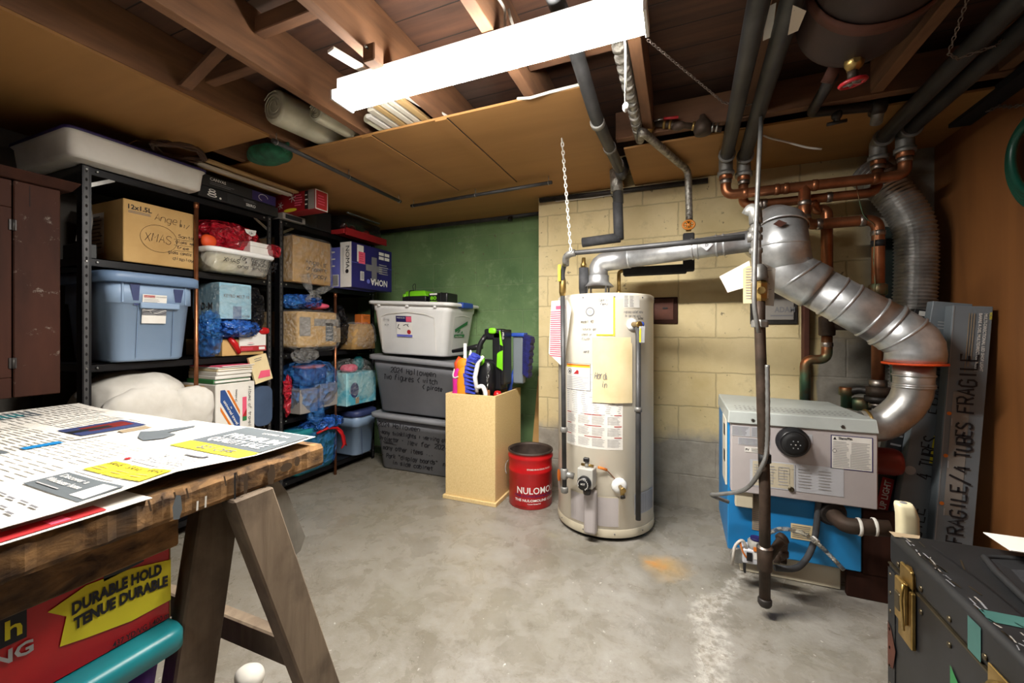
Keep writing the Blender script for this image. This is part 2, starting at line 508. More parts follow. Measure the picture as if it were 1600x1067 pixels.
# ------------------------------------------------------------------ mesh builder
class M:
    def __init__(s, default='white'):
        s.bm = bmesh.new(); s.mats = []; s.cur = default; s.xf = None

    def mi(s, m):
        m = m or s.cur
        if m not in s.mats:
            s.mats.append(m)
        return s.mats.index(m)

    def _tag(s, faces, m, smooth=False):
        k = s.mi(m)
        for f in faces:
            f.material_index = k; f.smooth = smooth

    def poly(s, pts, m=None, smooth=False):
        vs = [s.bm.verts.new(p) for p in pts]
        try:
            f = s.bm.faces.new(vs)
            s._tag([f], m, smooth)
        except ValueError:
            pass
        return s

    def hexa(s, p, m=None, bev=0, seg=1):
        """p: 8 corners, bottom ring then top ring, counter-clockwise from above"""
        v = [s.bm.verts.new(q) for q in p]
        fs = [s.bm.faces.new([v[i] for i in q]) for q in ((3, 2, 1, 0), (4, 5, 6, 7), (0, 1, 5, 4), (1, 2, 6, 5), (2, 3, 7, 6), (3, 0, 4, 7))]
        s._tag(fs, m)
        if bev:
            es = list({e for f in fs for e in f.edges})
            r = bmesh.ops.bevel(s.bm, geom=es, offset=bev, segments=seg, profile=.6, affect='EDGES')
            s._tag(r['faces'], m, seg > 1)
        return s

    def box(s, lo, hi, m=None, bev=0, seg=1):
        x0, y0, z0 = lo; x1, y1, z1 = hi
        return s.hexa([(x0, y0, z0), (x1, y0, z0), (x1, y1, z0), (x0, y1, z0), (x0, y0, z1), (x1, y0, z1), (x1, y1, z1), (x0, y1, z1)], m, bev, seg)

    def obox(s, c, size, mt, m=None, bev=0, seg=1):
        """box of a size about a centre, turned by a 3x3 matrix"""
        c = Vector(c); hx, hy, hz = [k / 2 for k in size]
        p = [Vector(q) for q in ((-hx, -hy, -hz), (hx, -hy, -hz), (hx, hy, -hz), (-hx, hy, -hz), (-hx, -hy, hz), (hx, -hy, hz), (hx, hy, hz), (-hx, hy, hz))]
        return s.hexa([c + mt @ q for q in p], m, bev, seg)

    def rings(s, rings, m=None, cap0=True, cap1=True, smooth=True, closed=False):
        vs = [[s.bm.verts.new(p) for p in r] for r in rings]
        fs = []
        n = len(vs[0])
        prs = list(zip(vs, vs[1:])) + ([(vs[-1], vs[0])] if closed else [])
        for a, b in prs:
            for i in range(n):
                j = (i + 1) % n
                fs.append(s.bm.faces.new((a[i], a[j], b[j], b[i])))
        s._tag(fs, m, smooth)
        if not closed:
            if cap0:
                s._tag([s.bm.faces.new(vs[0][::-1])], m)
            if cap1:
                s._tag([s.bm.faces.new(vs[-1])], m)
        return s

    def tube(s, pts, r, m=None, seg=12, fil=0, nf=5, cap=True, closed=False, smooth=True):
        pts = [Vector(p) for p in pts]
        rr = r if isinstance(r, (list, tuple)) else None
        if fil and len(pts) > 2:
            out = [pts[0]]
            for a, b, c in zip(pts, pts[1:], pts[2:]):
                d1 = (a - b); d2 = (c - b)
                k = min(fil, d1.length * .49, d2.length * .49)
                p1 = b + d1.normalized() * k; p2 = b + d2.normalized() * k
                for i in range(nf + 1):
                    t = i / nf
                    out.append(p1 * (1 - t) ** 2 + b * 2 * t * (1 - t) + p2 * t * t)
            out.append(pts[-1])
            pts = out
        n = len(pts)
        tan = []
        for i in range(n):
            if closed:
                t = pts[(i + 1) % n] - pts[i - 1]
            else:
                t = pts[min(i + 1, n - 1)] - pts[max(i - 1, 0)]
            tan.append(t.normalized() if t.length > 1e-9 else Vector((0, 0, 1)))
        up = Vector((0, 0, 1)) if abs(tan[0].z) < .9 else Vector((1, 0, 0))
        nx = tan[0].cross(up).normalized()
        R_ = []
        for i in range(n):
            nx = (nx - tan[i] * nx.dot(tan[i])).normalized()
            ny = tan[i].cross(nx)
            k = rr[i] if rr and len(rr) == n else (r if not rr else rr[0])
            R_.append([pts[i] + (nx * cos(2 * pi * j / seg) + ny * sin(2 * pi * j / seg)) * k for j in range(seg)])
        return s.rings(R_, m, cap, cap, smooth, closed)

    def lathe(s, prof, o=(0, 0, 0), d=(0, 0, 1), m=None, seg=28, smooth=True, cap0=True, cap1=True):
        o = Vector(o); d = Vector(d).normalized()
        up = Vector((0, 0, 1)) if abs(d.z) < .9 else Vector((1, 0, 0))
        a = d.cross(up).normalized(); b = d.cross(a)
        return s.rings([[o + d * z + (a * cos(2 * pi * j / seg) + b * sin(2 * pi * j / seg)) * max(r, 1e-4) for j in range(seg)] for r, z in prof], m, cap0, cap1, smooth)

    def loft(s, secs, c, m=None, n=4, cap0=True, cap1=True, shear=None, smooth=True):
        """rounded-rectangle sections (z, half x, half y, corner radius) stacked over c; shear: z += f(x)"""
        rings = []
        for q in secs:
            z, hx, hy, r = q[:4]
            ox, oy = (q[4], q[5]) if len(q) > 4 else (0, 0)
            r = min(r, hx * .98, hy * .98)
            ring = []
            for (sx, sy, a0) in ((1, 1, 0), (-1, 1, 90), (-1, -1, 180), (1, -1, 270)):
                for k in range(n + 1):
                    a = radians(a0 + 90 * k / n)
                    x = sx * (hx - r) + r * cos(a) + ox; y = sy * (hy - r) + r * sin(a) + oy
                    ring.append(Vector((c[0] + x, c[1] + y, c[2] + z + (shear(x) if shear else 0))))
            rings.append(ring)
        return s.rings(rings, m, cap0, cap1, smooth)

    def blob(s, c, h, m=None, seed=0, amp=.15, freq=3.0, p=3.0, sub=4, flat=None, ridge=False, top=None):
        """a lumpy bag or cloth: a rounded block with creases; flat: the level it rests on"""
        b2 = bmesh.new()
        bmesh.ops.create_icosphere(b2, subdivisions=5 if (m or s.cur).startswith('film') else sub, radius=1)
        if (m or s.cur).startswith('film') and sub > 3:      # crumpled plastic creases finely
            freq, ridge, amp = freq * 2.6, True, amp * 1.25
        off = Vector((seed * 7.31, seed * 3.17, seed * 1.73))
        idx = {}
        for v in b2.verts:
            q = v.co
            k = (abs(q.x) ** p + abs(q.y) ** p + abs(q.z) ** p) ** (1 / p)
            q = q / k
            w_ = Vector((q.x * h[0], q.y * h[1], q.z * h[2]))
            if ridge:
                f = (noise.ridged_multi_fractal(w_ * freq * 4 + off, 1.0, 2.0, 3, 1.0, 2.0) - 1.0) * .6
            else:
                f = noise.fractal(w_ * freq * 4 + off, 1.0, 2.0, 3)
            w_ = w_ * (1 + amp * f)
            w_ += Vector(c)
            if flat is not None and w_.z < flat:
                w_.z = flat + (w_.z - flat) * .02
            if top is not None and w_.z > top:
                w_.z = top + (w_.z - top) * .1
            idx[v.index] = s.bm.verts.new(w_)
        fs = [s.bm.faces.new([idx[v.index] for v in f.verts]) for f in b2.faces]
        b2.free()
        s._tag(fs, m, True)
        return s

    # --- marks on a surface S(a, b)
    def rect(s, S, a0, b0, a1, b1, m, e=.0012, n=1):
        for k in range(n):
            p = a0 + (a1 - a0) * k / n; q = a0 + (a1 - a0) * (k + 1) / n
            s.poly([S(p, b0, e), S(q, b0, e), S(q, b1, e), S(p, b1, e)], m)
        return s

    def shape(s, S, pts, m, e=.0014):
        return s.poly([S(a, b, e) for a, b in pts], m)

    def disc(s, S, a, b, r, m, e=.0016, n=20, rb=None):
        rb = rb or r
        return s.poly([S(a + r * cos(2 * pi * k / n), b + rb * sin(2 * pi * k / n), e) for k in range(n)], m)

    def text(s, S, t, a, b, h, m, fit=None, e=.002, bold=0, center=False, flip=False):
        vs, fs = font_mesh(t, bold)
        if not vs:
            return s
        x0 = min(v[0] for v in vs); x1 = max(v[0] for v in vs)
        k = h / .7
        kx = fit / (x1 - x0) if fit else k
        W_ = (x1 - x0) * kx
        sg = -1 if flip else 1
        if center:
            a = a - W_ / 2 * sg
        nv = [s.bm.verts.new(S(a + sg * (x - x0) * kx, b + sg * y * k, e)) for x, y in vs]
        out = []
        for f in fs:
            try:
                out.append(s.bm.faces.new([nv[i] for i in f]))
            except ValueError:
                pass
        s._tag(out, m)
        return s

    def ink(s, S, t, a, b, h, m, wd=None, fit=None, slant=.15, e=.002, jit=.25, rot=0.0):
        """handwriting in single pen strokes"""
        wd = wd or h * .09
        adv = 1.35
        k = h / 6.0
        kx = (fit / (len(t) * adv * 4)) if fit else k * .8
        x = 0.0
        for ch in t:
            if ch in GL:
                jy = R.uniform(-jit, jit) * 2
                for st in GL[ch].split('|'):
                    P = []
                    for w_ in st.split():
                        gx, gy = int(w_[0]) + R.uniform(-jit, jit), int(w_[1]) - 2 + jy + R.uniform(-jit, jit)
                        P.append((x + gx * kx + gy * k * slant, gy * k))
                    P = [(a + p * cos(rot) - q * sin(rot), b + p * sin(rot) + q * cos(rot)) for p, q in P]
                    s.stroke(S, P, wd, m, e)
            x += 4 * kx * adv
        return s

    def stroke(s, S, P, wd, m, e=.002):
        L_ = []; R_ = []
        for i, (x, y) in enumerate(P):
            x0, y0 = P[max(i - 1, 0)]; x1, y1 = P[min(i + 1, len(P) - 1)]
            dx, dy = x1 - x0, y1 - y0
            q = math.hypot(dx, dy) or 1
            nx, ny = -dy / q * wd / 2, dx / q * wd / 2
            L_.append(S(x + nx, y + ny, e)); R_.append(S(x - nx, y - ny, e))
        lv = [s.bm.verts.new(p) for p in L_]; rv = [s.bm.verts.new(p) for p in R_]
        s._tag([s.bm.faces.new((rv[i], rv[i + 1], lv[i + 1], lv[i])) for i in range(len(P) - 1)], m)
        return s

    def lines(s, S, a0, b0, a1, b1, n, m, fill=.55, e=.002, seg=1, rag=.25):
        """rows of print too small to read"""
        st = (b1 - b0) / n
        for k in range(n):
            y = b1 - st * (k + .5)
            q = a0 + (a1 - a0) * (1 - rag * R.random())
            s.rect(S, a0, y - st * fill / 2, q, y + st * fill / 2, m, e, seg)
        return s

    def build(s, name, parent=None, base=None):
        bm = s.bm
        bmesh.ops.recalc_face_normals(bm, faces=[f for f in bm.faces if len(f.verts) > 0]) if False else None
        me = bpy.data.meshes.new(name)
        if base is None:
            base = parent['base'] if parent is not None and 'base' in parent else (0, 0, 0)
        base = Vector(base)
        for v in bm.verts:
            v.co -= base
        bm.to_mesh(me)
        bm.free()
        for k in s.mats:
            me.materials.append(MATS[k])
        o = bpy.data.objects.new(name, me)
        COL.objects.link(o)
        if parent is not None:
            o.parent = parent
            o['base'] = tuple(base)
        else:
            o.location = base
            o['base'] = tuple(base)
        return o


def tag(o, label, cat, group=None):
    o['label'] = label; o['category'] = cat
    if group:
        o['group'] = group
    return o


def thing(name, label, cat, base, group=None):
    o = bpy.data.objects.new(name, None)
    o.empty_display_size = .05
    o.location = base
    o['base'] = tuple(base)
    COL.objects.link(o)
    return tag(o, label, cat, group)


def single(name, mb, label, cat, base=None, group=None, kind=None):
    if base is None:
        xs = [v.co for v in mb.bm.verts]
        base = (sum(v.x for v in xs) / len(xs), sum(v.y for v in xs) / len(xs), min(v.z for v in xs))
    o = mb.build(name, None, base)
    tag(o, label, cat, group)
    if kind:
        o['kind'] = kind
    return o


def struct(name, mb, base=(0, 0, 0), parent=None):
    o = mb.build(name, parent, base)
    if parent is None:
        o['kind'] = 'structure'
    return o


def dup(root, delta, label=None):
    """a copy of a thing with copies of its parts and their sub-parts"""
    r = root.copy(); COL.objects.link(r)
    r.location = Vector(root.location) + Vector(delta)
    if label:
        r['label'] = label
    for ch in list(root.children):
        c = ch.copy(); COL.objects.link(c); c.parent = r
        for g in list(ch.children):
            d = g.copy(); COL.objects.link(d); d.parent = c
    return r


I3 = Matrix.Identity(3)


def rz(a):
    return Matrix.Rotation(radians(a), 3, 'Z')


def ry(a):
    return Matrix.Rotation(radians(a), 3, 'Y')


def rx(a):
    return Matrix.Rotation(radians(a), 3, 'X')

# ================================================================== the room
XL, XR, YB, YF, YN = -2.93, 1.22, 2.79, 3.15, -1.9
ZJ, ZD = 2.06, 2.26          # underside of the joists, underside of the deck
PIER = -0.935                # the painted yellow wall steps forward of the green one here

mb = M('concrete_floor'); mb.box((XL - .1, YN - .1, -.1), (XR + .1, YF + .1, 0)); struct('floor', mb)
mb = M('yellow_block'); mb.box((PIER, YB, 0), (XR + .1, YF + .1, ZD)); struct('wall_back', mb)
mb = M('green_block'); mb.box((XL - .1, YF, 0), (PIER, YF + .1, ZD)); struct('wall_far', mb)
mb = M('plain_dark_wall'); mb.box((XL - .1, YN - .1, 0), (XL, YF, ZD)); struct('wall_left', mb)
mb = M('wall_panel'); mb.box((XR, YN - .1, 0), (XR + .1, YB, ZD)); struct('wall_right', mb)
mb = M('plain_dark_wall'); mb.box((XL, YN - .1, 0), (XR, YN, ZD)); struct('wall_rear', mb)
mb = M('deck_boards'); mb.box((XL - .1, YN - .1, ZD), (XR + .1, YF + .1, ZD + .05)); struct('ceiling', mb)

# joists running into the room
for x in (-2.72, -2.29, -1.87, -1.43, -1.01, -.57, -.14, .27, .74, 1.12):
    mb = M('joist_wood')
    mb.box((x - .021, YN, ZJ + (.008 if x > -.3 else 0)), (x + .021, 2.10 if x > -.3 else YF, ZD - .001), None, .002)
    struct('ceiling_joist', mb)
# the cross timber the joists on the boiler side sit on
mb = M('joist_wood_across'); mb.box((-.30, 2.11, 2.065), (XR - .002, 2.155, 2.2), None, .003); struct('ceiling_beam', mb)
# short blocks between joists
for x0, x1, y, z in ((-1.84, -1.455, 1.12, 2.14), (-1.40, -1.035, 1.02, 2.16), (-.985, -.595, .93, 2.17), (-.545, -.165, 1.5, 2.12)):
    mb = M('joist_wood_across'); mb.box((x0, y - .02, z), (x1, y + .02, z + .06), None, .003); struct('ceiling_block', mb)
mb = M('joist_wood_across')
mb.hexa([(-1.845, 1.0, 2.075), (-1.82, 1.0, 2.07), (-1.82, 1.04, 2.07), (-1.845, 1.04, 2.075), (-1.49, 1.0, 2.235), (-1.455, 1.0, 2.225), (-1.455, 1.04, 2.225), (-1.49, 1.04, 2.235)])
struct('ceiling_bridging', mb)

# hardboard sheets nailed under the joists, with the battens over their seams
def sheet(x0, y0, x1, y1, battens=(), alcove=None):
    mb = M('hardboard'); mb.box((x0, y0, ZJ - .012), (x1, y1, ZJ - .002))
    if alcove:
        mb.box((x0, y1, ZJ - .012), (PIER - .003, alcove, ZJ - .002))
    for (bx, w_, ya, yb) in battens:
        mb.box((bx - w_, ya, ZJ - .018), (bx + w_, yb, ZJ - .012))
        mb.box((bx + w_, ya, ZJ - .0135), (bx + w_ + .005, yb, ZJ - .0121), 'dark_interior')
    o = struct('ceiling_panel', mb)
    return o
sheet(XL + .002, YN + .002, -1.85, 1.40)
sheet(XL + .002, 1.575, -.335, 2.778, ((-1.41, .03, 1.576, 2.42), (-.99, .03, 1.576, 2.42)), YF - .02)
sheet(-.27, 2.20, XR - .004, YB - .012)
# the paper edge torn along one sheet
mb = M('newsprint'); mb.tube([(-.62, 1.573, 2.058), (-.56, 1.566, 2.045), (-.48, 1.569, 2.052), (-.345, 1.571, 2.056)], .006, seg=6)
single('torn_paper_strip', mb, 'torn white paper edge curling off the brown ceiling board by the lamp', 'paper')
# dark boxing along the top of the panelled wall
mb = M('black_matte'); mb.box((1.142, YN + .01, 2.03), (XR - .002, 2.5, ZJ)); struct('trim_1', mb)

# ------------------------------------------------------------------ lamps
def strip_lamp(name, label, x0, x1, y, em):
    t = thing(name, label, 'ceiling light', ((x0 + x1) / 2, y, 1.965))
    mb = M('white_plastic')
    mb.box((x0, y - .032, 2.0), (x1, y + .032, ZJ - .001), None, .004)
    mb.build('housing', t)
    mb = M(em)
    prof = [(-.054, 2.0), (-.054, 1.982), (-.042, 1.968), (.042, 1.968), (.054, 1.982), (.054, 2.0)]
    mb.rings([[Vector((x, y + p, z)) for p, z in prof] for x in (x0 + .006, x1 - .006)], None, True, True, False)
    side = mb.mi(em.replace('diffuser', 'side'))
    for f in mb.bm.faces:
        if f.calc_center_median().z > 1.969:
            f.material_index = side
    mb.build('diffuser', t)
    for xe in (x0, x1):
        mb = M('white_plastic')
        mb.box((xe - .006, y - .056, 1.966), (xe + .006, y + .056, 2.003), None, .002)
        mb.build('end_cap', t)
    return t
lamp = strip_lamp('strip_light', 'long bright white strip lamp lit under the joists', -1.205, -.088, 1.216, 'lamp_diffuser')
mb = M('rope_white'); p = Vector((-.155, 1.285, 2.0))
mb.tube([(-.155, 1.278, 1.985), (-.155, 1.30, 1.975), (-.155, 1.302, 1.80)], .0028, seg=6)
mb.lathe([(.003, 0), (.008, .008), (.009, .02), (.004, .028)], (-.155, 1.302, 1.775), m='white_plastic', seg=10)
mb.build('pull_cord', lamp)
strip_lamp('strip_light', 'added unseen strip lamp giving fill light at the rear of the room', -1.5, .2, -.75, 'lamp_diffuser_fill')  # out of view, added only to fill the room with light

# ------------------------------------------------------------------ what hangs from and lies on the ceiling
mb = M('wire_white')
mb.tube([at_Z(768, -20, 2.15), at_Z(790, 15, 2.14), at_Z(788, 40, 2.10), at_Z(800, 65, 2.05)], .005, seg=8, fil=.03)
mb.tube([at_Z(794, 14, 2.15), at_Z(800, 35, 2.12), at_Z(812, 64, 2.06)], .005, seg=8)
single('lamp_cable', mb, 'loop of white cable dropping from the joists to the strip lamp', 'cable')

def roll(name, a, b, r, m, label, inner=True, cat='roll'):
    mb = M(m)
    a = Vector(a); b = Vector(b); L = (b - a).length
    mb.lathe([(r * .55, .002), (r * .6, 0), (r * .95, 0), (r, .01), (r * 1.02, L * .5), (r, L - .01), (r * .9, L)], a, b - a, m, 24)
    # the coiled sheet edge
    d = (b - a).normalized()
    mb.tube([a - d * .002 + Vector((cos(t * .55), 0, sin(t * .55))) * (r * (.25 + .7 * t / 40)) for t in range(40)], .0025, m, 5)
    return single(name, mb, label, cat)
roll('plastic_roll', (-1.74, 1.34, 2.142), (-1.66, 1.98, 2.145), .078, 'roll_milky', 'fat milky roll of plastic sheeting stored between the ceiling joists')
roll('paper_roll', (-1.545, 1.40, 2.11), (-1.50, 1.96, 2.112), .045, 'roll_milky', 'thin pale roll lying beside the fat roll of plastic sheeting')
ks = [(-1.34, 1.50, .020, 'roll_milky', 1), (-1.295, 1.46, .016, 'white', 0), (-1.25, 1.42, .017, 'pale_strip', 0), (-1.21, 1.34, .015, 'strip_wood', 0), (-1.17, 1.30, .016, 'pale_strip', 0), (-1.13, 1.28, .014, 'pale_strip', 0), (-1.09, 1.26, .017, 'strip_wood', 0)]
kl = ['white plastic tube at the end of the row of strips above the lamp', 'short white strip next to the plastic tube on the ceiling board', 'cream wooden strip lying third in the row on the ceiling board', 'tan wooden strip lying in the middle of the row on the ceiling board', 'pale strip lying just past the middle of the ceiling board row', 'narrow pale strip second to last on the ceiling board', 'tan strip lying last in the row on the ceiling board']
for (x, y, hw, m, rd), lb in zip(ks, kl):
    mb = M(m)
    if rd:
        mb.tube([(x, y, 2.085), (x + .02, 1.9, 2.085)], hw, seg=14)
    else:
        mb.hexa([(x - hw, y, 2.061), (x + hw, y, 2.061), (x + hw + .03, 1.95, 2.061), (x - hw + .03, 1.95, 2.061), (x - hw, y, 2.078), (x + hw, y, 2.078), (x + hw + .03, 1.95, 2.078), (x - hw + .03, 1.95, 2.078)], None, .002)
    single('moulding_strip', mb, lb, 'moulding', group='strips stored on the ceiling board')
mb = M('white')
a = at_Z(516, 80, 2.075)
d = Vector((.17, .72, .0)); n_ = Vector((d.y, -d.x, 0)).normalized() * .019
mb.hexa([a - n_, a + n_, a + n_ + d, a - n_ + d] + [q + Vector((0, 0, .012)) for q in (a - n_, a + n_, a + n_ + d, a - n_ + d)], None, .002)
mb.disc(lambda p, q, e: a + d * p + n_ * q * 30 - Vector((0, 0, e)), .08, 0, .008, 'ink_grey', .001, 8)
single('paint_stick', mb, 'long white painted stick lying across the joists above the lamp', 'stick')
mb = M('joist_wood'); mb.box((-.985, 1.08, 2.0), (-.935, 1.13, 2.059), None, .004); mb.tube([(-.96, 1.079, 2.04), (-.96, 1.065, 2.04)], .004, 'bolt_metal', 6)
single('wood_block', mb, 'small bare wood block screwed under a joist beside the lamp', 'block')

t = thing('net_bag', 'green mesh bag tucked up in the gap between ceiling boards', 'bag', (-1.93, 1.49, 1.99))
M('net_green').blob((-1.97, 1.487, 2.012), (.13, .075, .045), None, 3, .2, 1.6, 2.4, 4).build('mesh', t)
M('net_green').tube([(-1.87, 1.487, 2.02), (-1.84, 1.487, 2.04), (-1.845, 1.50, 2.058)], [.03, .012, .006], seg=8).build('neck', t)

def hung_rod(name, a, b, label, r=.011):
    a = Vector(a); b = Vector(b)
    t = thing(name, label, 'pipe', (a + b) / 2)
    mb = M('pipe_dark'); mb.tube([a, b], r, seg=12); mb.build('rod', t)
    for k in (.02, .5, .98):
        p = a.lerp(b, k)
        mb = M('bolt_metal')
        mb.tube([p + Vector((0, 0, r + .002)), p + Vector((0, 0, ZJ - .012 - p.z))], .002, seg=6)
        d = (b - a).normalized(); sd = d.cross(Vector((0, 0, 1)))
        mb.tube([p + (sd * cos(q * pi / 5) + Vector((0, 0, 1)) * sin(q * pi / 5)) * (r + .002) for q in range(10)], .002, seg=5, closed=True)
        mb.build('hanger', t)
    return t
hung_rod('hanging_rod', (-1.79, 1.37, 2.005), (-1.81, 2.36, 2.005), 'grey rod hung on hooks running away beside the shelf tops')
hung_rod('hanging_rod', (-1.80, 2.47, 2.005), (-.72, 2.40, 2.005), 'grey rod hung across the brown ceiling board in front of the green wall')
mb = M('pipe_dark'); mb.tube([(-2.85, 3.11, 2.03), (-1.3, 3.11, 2.035), (-1.02, 3.11, 2.04)], .018, seg=12)
mb.tube([(-1.05, 3.11, 2.04), (-1.02, 3.11, 2.04), (-1.02, 3.11, 1.99)], .022, 'iron_black', 12, .02)
mb.tube([(-1.28, 3.09, 2.03), (-1.28, 3.09, 2.0)], .02, 'iron_black', 10)
single('water_pipe', mb, 'dark pipe running along the top of the green wall', 'pipe')
mb = M('iron_black'); mb.tube([(-.92, 2.765, 2.025), (-.3, 2.768, 2.02), (.16, 2.77, 2.02)], .016, seg=10)
mb.tube([(-.8, 2.75, 2.0), (-.55, 2.772, 2.0), (-.3, 2.772, 2.005)], .004, 'wire_white', 6)
mb.tube([(-.42, 2.772, 2.0), (-.40, 2.77, 1.965), (-.37, 2.77, 1.98), (-.36, 2.772, 2.01)], .003, None, 6, .01)
single('wall_cable', mb, 'thin black cable strung along the top of the yellow wall', 'cable')

# the dusty waste pipe running into the heater corner
t = thing('drain_pipe', 'dark insulated pipe coming under the joists and dropping beside the flue', 'pipe', (-.31, 2.0, 2.0))
mb = M('pipe_dark'); mb.tube([(-.36, .95, 2.12), (-.345, 1.42, 2.11), (-.33, 1.75, 2.01), (-.31, 2.33, 2.0)], .027, seg=16, fil=.06)
for y in (1.78, 2.05, 2.27):
    x = -.335 + (y - 1.7) * .04
    mb.tube([(x, y, 2.008), (x, y + .03, 2.008)], .031, 'iron_fitting', 16)
mb.build('run', t)
A, B, C = at_Y(964, 258, 2.46), at_Y(965, 300, 2.46), at_Y(966, 318, 2.46)
mb = M('pipe_dark'); mb.tube([(-.31, 2.33, 2.0), (-.31, 2.44, 1.99), A, C], .03, seg=14, fil=.05)
mb.tube([at_Y(962, 266, 2.455), at_Y(964, 300, 2.455)], .036, 'foil_tape', 12)
mb.blob(at_Y(975, 262, 2.5), (.03, .03, .06), 'iron_black', 5, .3, 3, 2.2, 3)
mb.build('drop', t)
mb = M('foam_grey'); D = at_Y(967, 374, 2.46)
mb.tube([at_Y(965, 316, 2.46), D], .029, seg=16)
mb.tube([at_Y(969, 371, 2.46), at_Y(910, 379, 2.46)], .029, seg=16)
mb.build('insulation', t)

# the foil wrapped pipe
t = thing('wrapped_pipe', 'foil wrapped pipe slanting down from the ceiling to an orange valve wheel', 'pipe', at_Y(1040, 240, 2.4))
P0 = [(-.20, .9, 2.09), (-.185, 1.5, 2.09), (-.186, 2.08, 2.06), (-.18, 2.12, 2.045)]
mb = M('foil_tape'); mb.tube(P0, .022, seg=14, fil=.02)
P1 = [Vector((-.18, 2.12, 2.045)), at_Z(1001, 203, 2.03), at_Z(1060, 254, 2.022), at_Z(1075, 266, 2.018), at_Y(1077, 345, 2.50)]
mb.tube(P1, .019, seg=14, fil=.05)
for i in range(14):
    q = Vector(P0[0]).lerp(Vector(P0[2]), .3 + i * .05)
    mb.tube([q, q + Vector((0, .02, 0))], .0235, None, 14)
mb.build('wrap', t)
v = at_Y(1076, 352, 2.49)
mb = M('orange_wheel')
mb.tube([v + Vector((.03 * cos(k * pi / 8), -.012, .024 * sin(k * pi / 8))) for k in range(16)], .006, seg=8, closed=True)
for k in range(3):
    q = Vector((.03 * cos(k * pi / 3), -.012, .024 * sin(k * pi / 3)))
    q0 = Vector((0, -.012, 0))
    mb.tube([v + q, v + q * -1 + q0 * 2], .004, seg=6)
mb.build('valve_wheel', t)
mb = M('brass'); mb.tube([v + Vector((0, .02, .02)), v + Vector((0, .02, -.03))], .014, seg=12); mb.tube([v + Vector((0, -.012, 0)), v + Vector((0, .02, 0))], .008, seg=8)
mb.build('valve_body', t)

# brass valve line towards the round regulator
t = thing('valve_line', 'brown brass valve run under the ceiling beam with a red lever', 'pipe', at_Y(1060, 195, 2.085))
Yv = 2.085
mb = M('brass'); mb.tube([(-.15, Yv, 2.055), at_Y(1020, 193, Yv)], .02, seg=12)
mb.tube([at_Y(1020, 193, Yv), at_Y(1082, 197, Yv)], .014, 'iron_rust', 12)
for px in (1012, 1036, 1045, 1082):
    mb.tube([at_Y(px, 192.5 + (px - 1012) * .06, Yv), at_Y(px + 4, 192.7 + (px - 1012) * .06, Yv)], .02, 'brass', 12)
mb.blob(at_Y(1060, 197, Yv), (.03, .02, .018), 'iron_rust', 2, .15, 3, 2.2, 3)
mb.build('run', t)
mb = M('red_print'); mb.tube([at_Y(1037, 185, Yv - .02), at_Y(1060, 183, Yv - .02)], .007, seg=8); mb.tube([at_Y(1022, 189, Yv - .02), at_Y(1040, 184, Yv - .02)], .004, 'bolt_metal', 6)
mb.build('lever', t)
g = at_Y(1098, 200, Yv)
mb = M('iron_rust'); mb.lathe([(.01, -.03), (.035, -.028), (.04, -.01), (.04, .01), (.03, .03), (.015, .045), (.012, .06)], g, (0, 0, 1), None, 20)
mb.tube([at_Y(1082, 197, Yv), at_Y(1128, 202, Yv)], .013, 'iron_rust', 12)
for px in (1086, 1112, 1119):
    mb.tube([at_Y(px, 199, Yv), at_Y(px + 3, 199.3, Yv)], .02, 'bolt_metal', 12)
mb.build('regulator', t)

# chains and hangers
def chain(name, a, b, label, sag=0.0, r=.0045, wire=.0016, m='chain_grey', cat='chain', pts=None):
    mb = M(m)
    P = pts or [Vector(a), Vector(b)]
    P = [Vector(p) for p in P]
    L = sum((q - p).length for p, q in zip(P, P[1:]))
    n = max(2, int(L / (r * 3.1)))
    def pos(u):
        s_ = u * L
        for p, q in zip(P, P[1:]):
            k = (q - p).length
            if s_ <= k + 1e-9:
                return p.lerp(q, s_ / k), (q - p).normalized()
            s_ -= k
        return P[-1], (P[-1] - P[-2]).normalized()
    for i in range(n):
        c, d = pos((i + .5) / n)
        c = c - Vector((0, 0, sag * 4 * ((i + .5) / n) * (1 - (i + .5) / n)))
        up = Vector((0, 0, 1)) if abs(d.z) < .9 else Vector((1, 0, 0))
        e = d.cross(up).normalized()
        if i % 2:
            e = d.cross(e)
        ring = [c + d * cos(k * pi / 4) * r * 2 + e * sin(k * pi / 4) * r for k in range(8)]
        mb.tube(ring, wire, seg=5, closed=True)
    return single(name, mb, label, cat)
chain('pipe_chain', 0, 0, 'thin chain slung from a joist under the pair of black pipes', m='chain_grey', pts=[at_Z(1012, 62, 2.07), at_Z(1130, 160, 2.03), at_Z(1158, 166, 2.018), at_Z(1192, 159, 2.03)])
chain('wall_chain', 0, 0, 'short slack chain hooked along the top of the brown panelled wall', pts=[(1.2, 2.36, 2.025), (1.205, 2.30, 2.018), (1.2, 2.22, 1.975), (1.205, 2.1, 1.93)], r=.006, wire=.002)
chain('rope_chain', at_Z(878, 216, 2.047), at_Y(892, 393, 2.05), 'white plastic chain hanging from the ceiling board to the gas pipe elbow', r=.0062, wire=.003, m='rope_white')

# ================================================================== steel shelving along the left wall
SX0, SX1 = -2.90, -2.45          # back and front of the shelves
LV = [1.84, 1.43, .95, .51, .09]  # tops of the five shelves


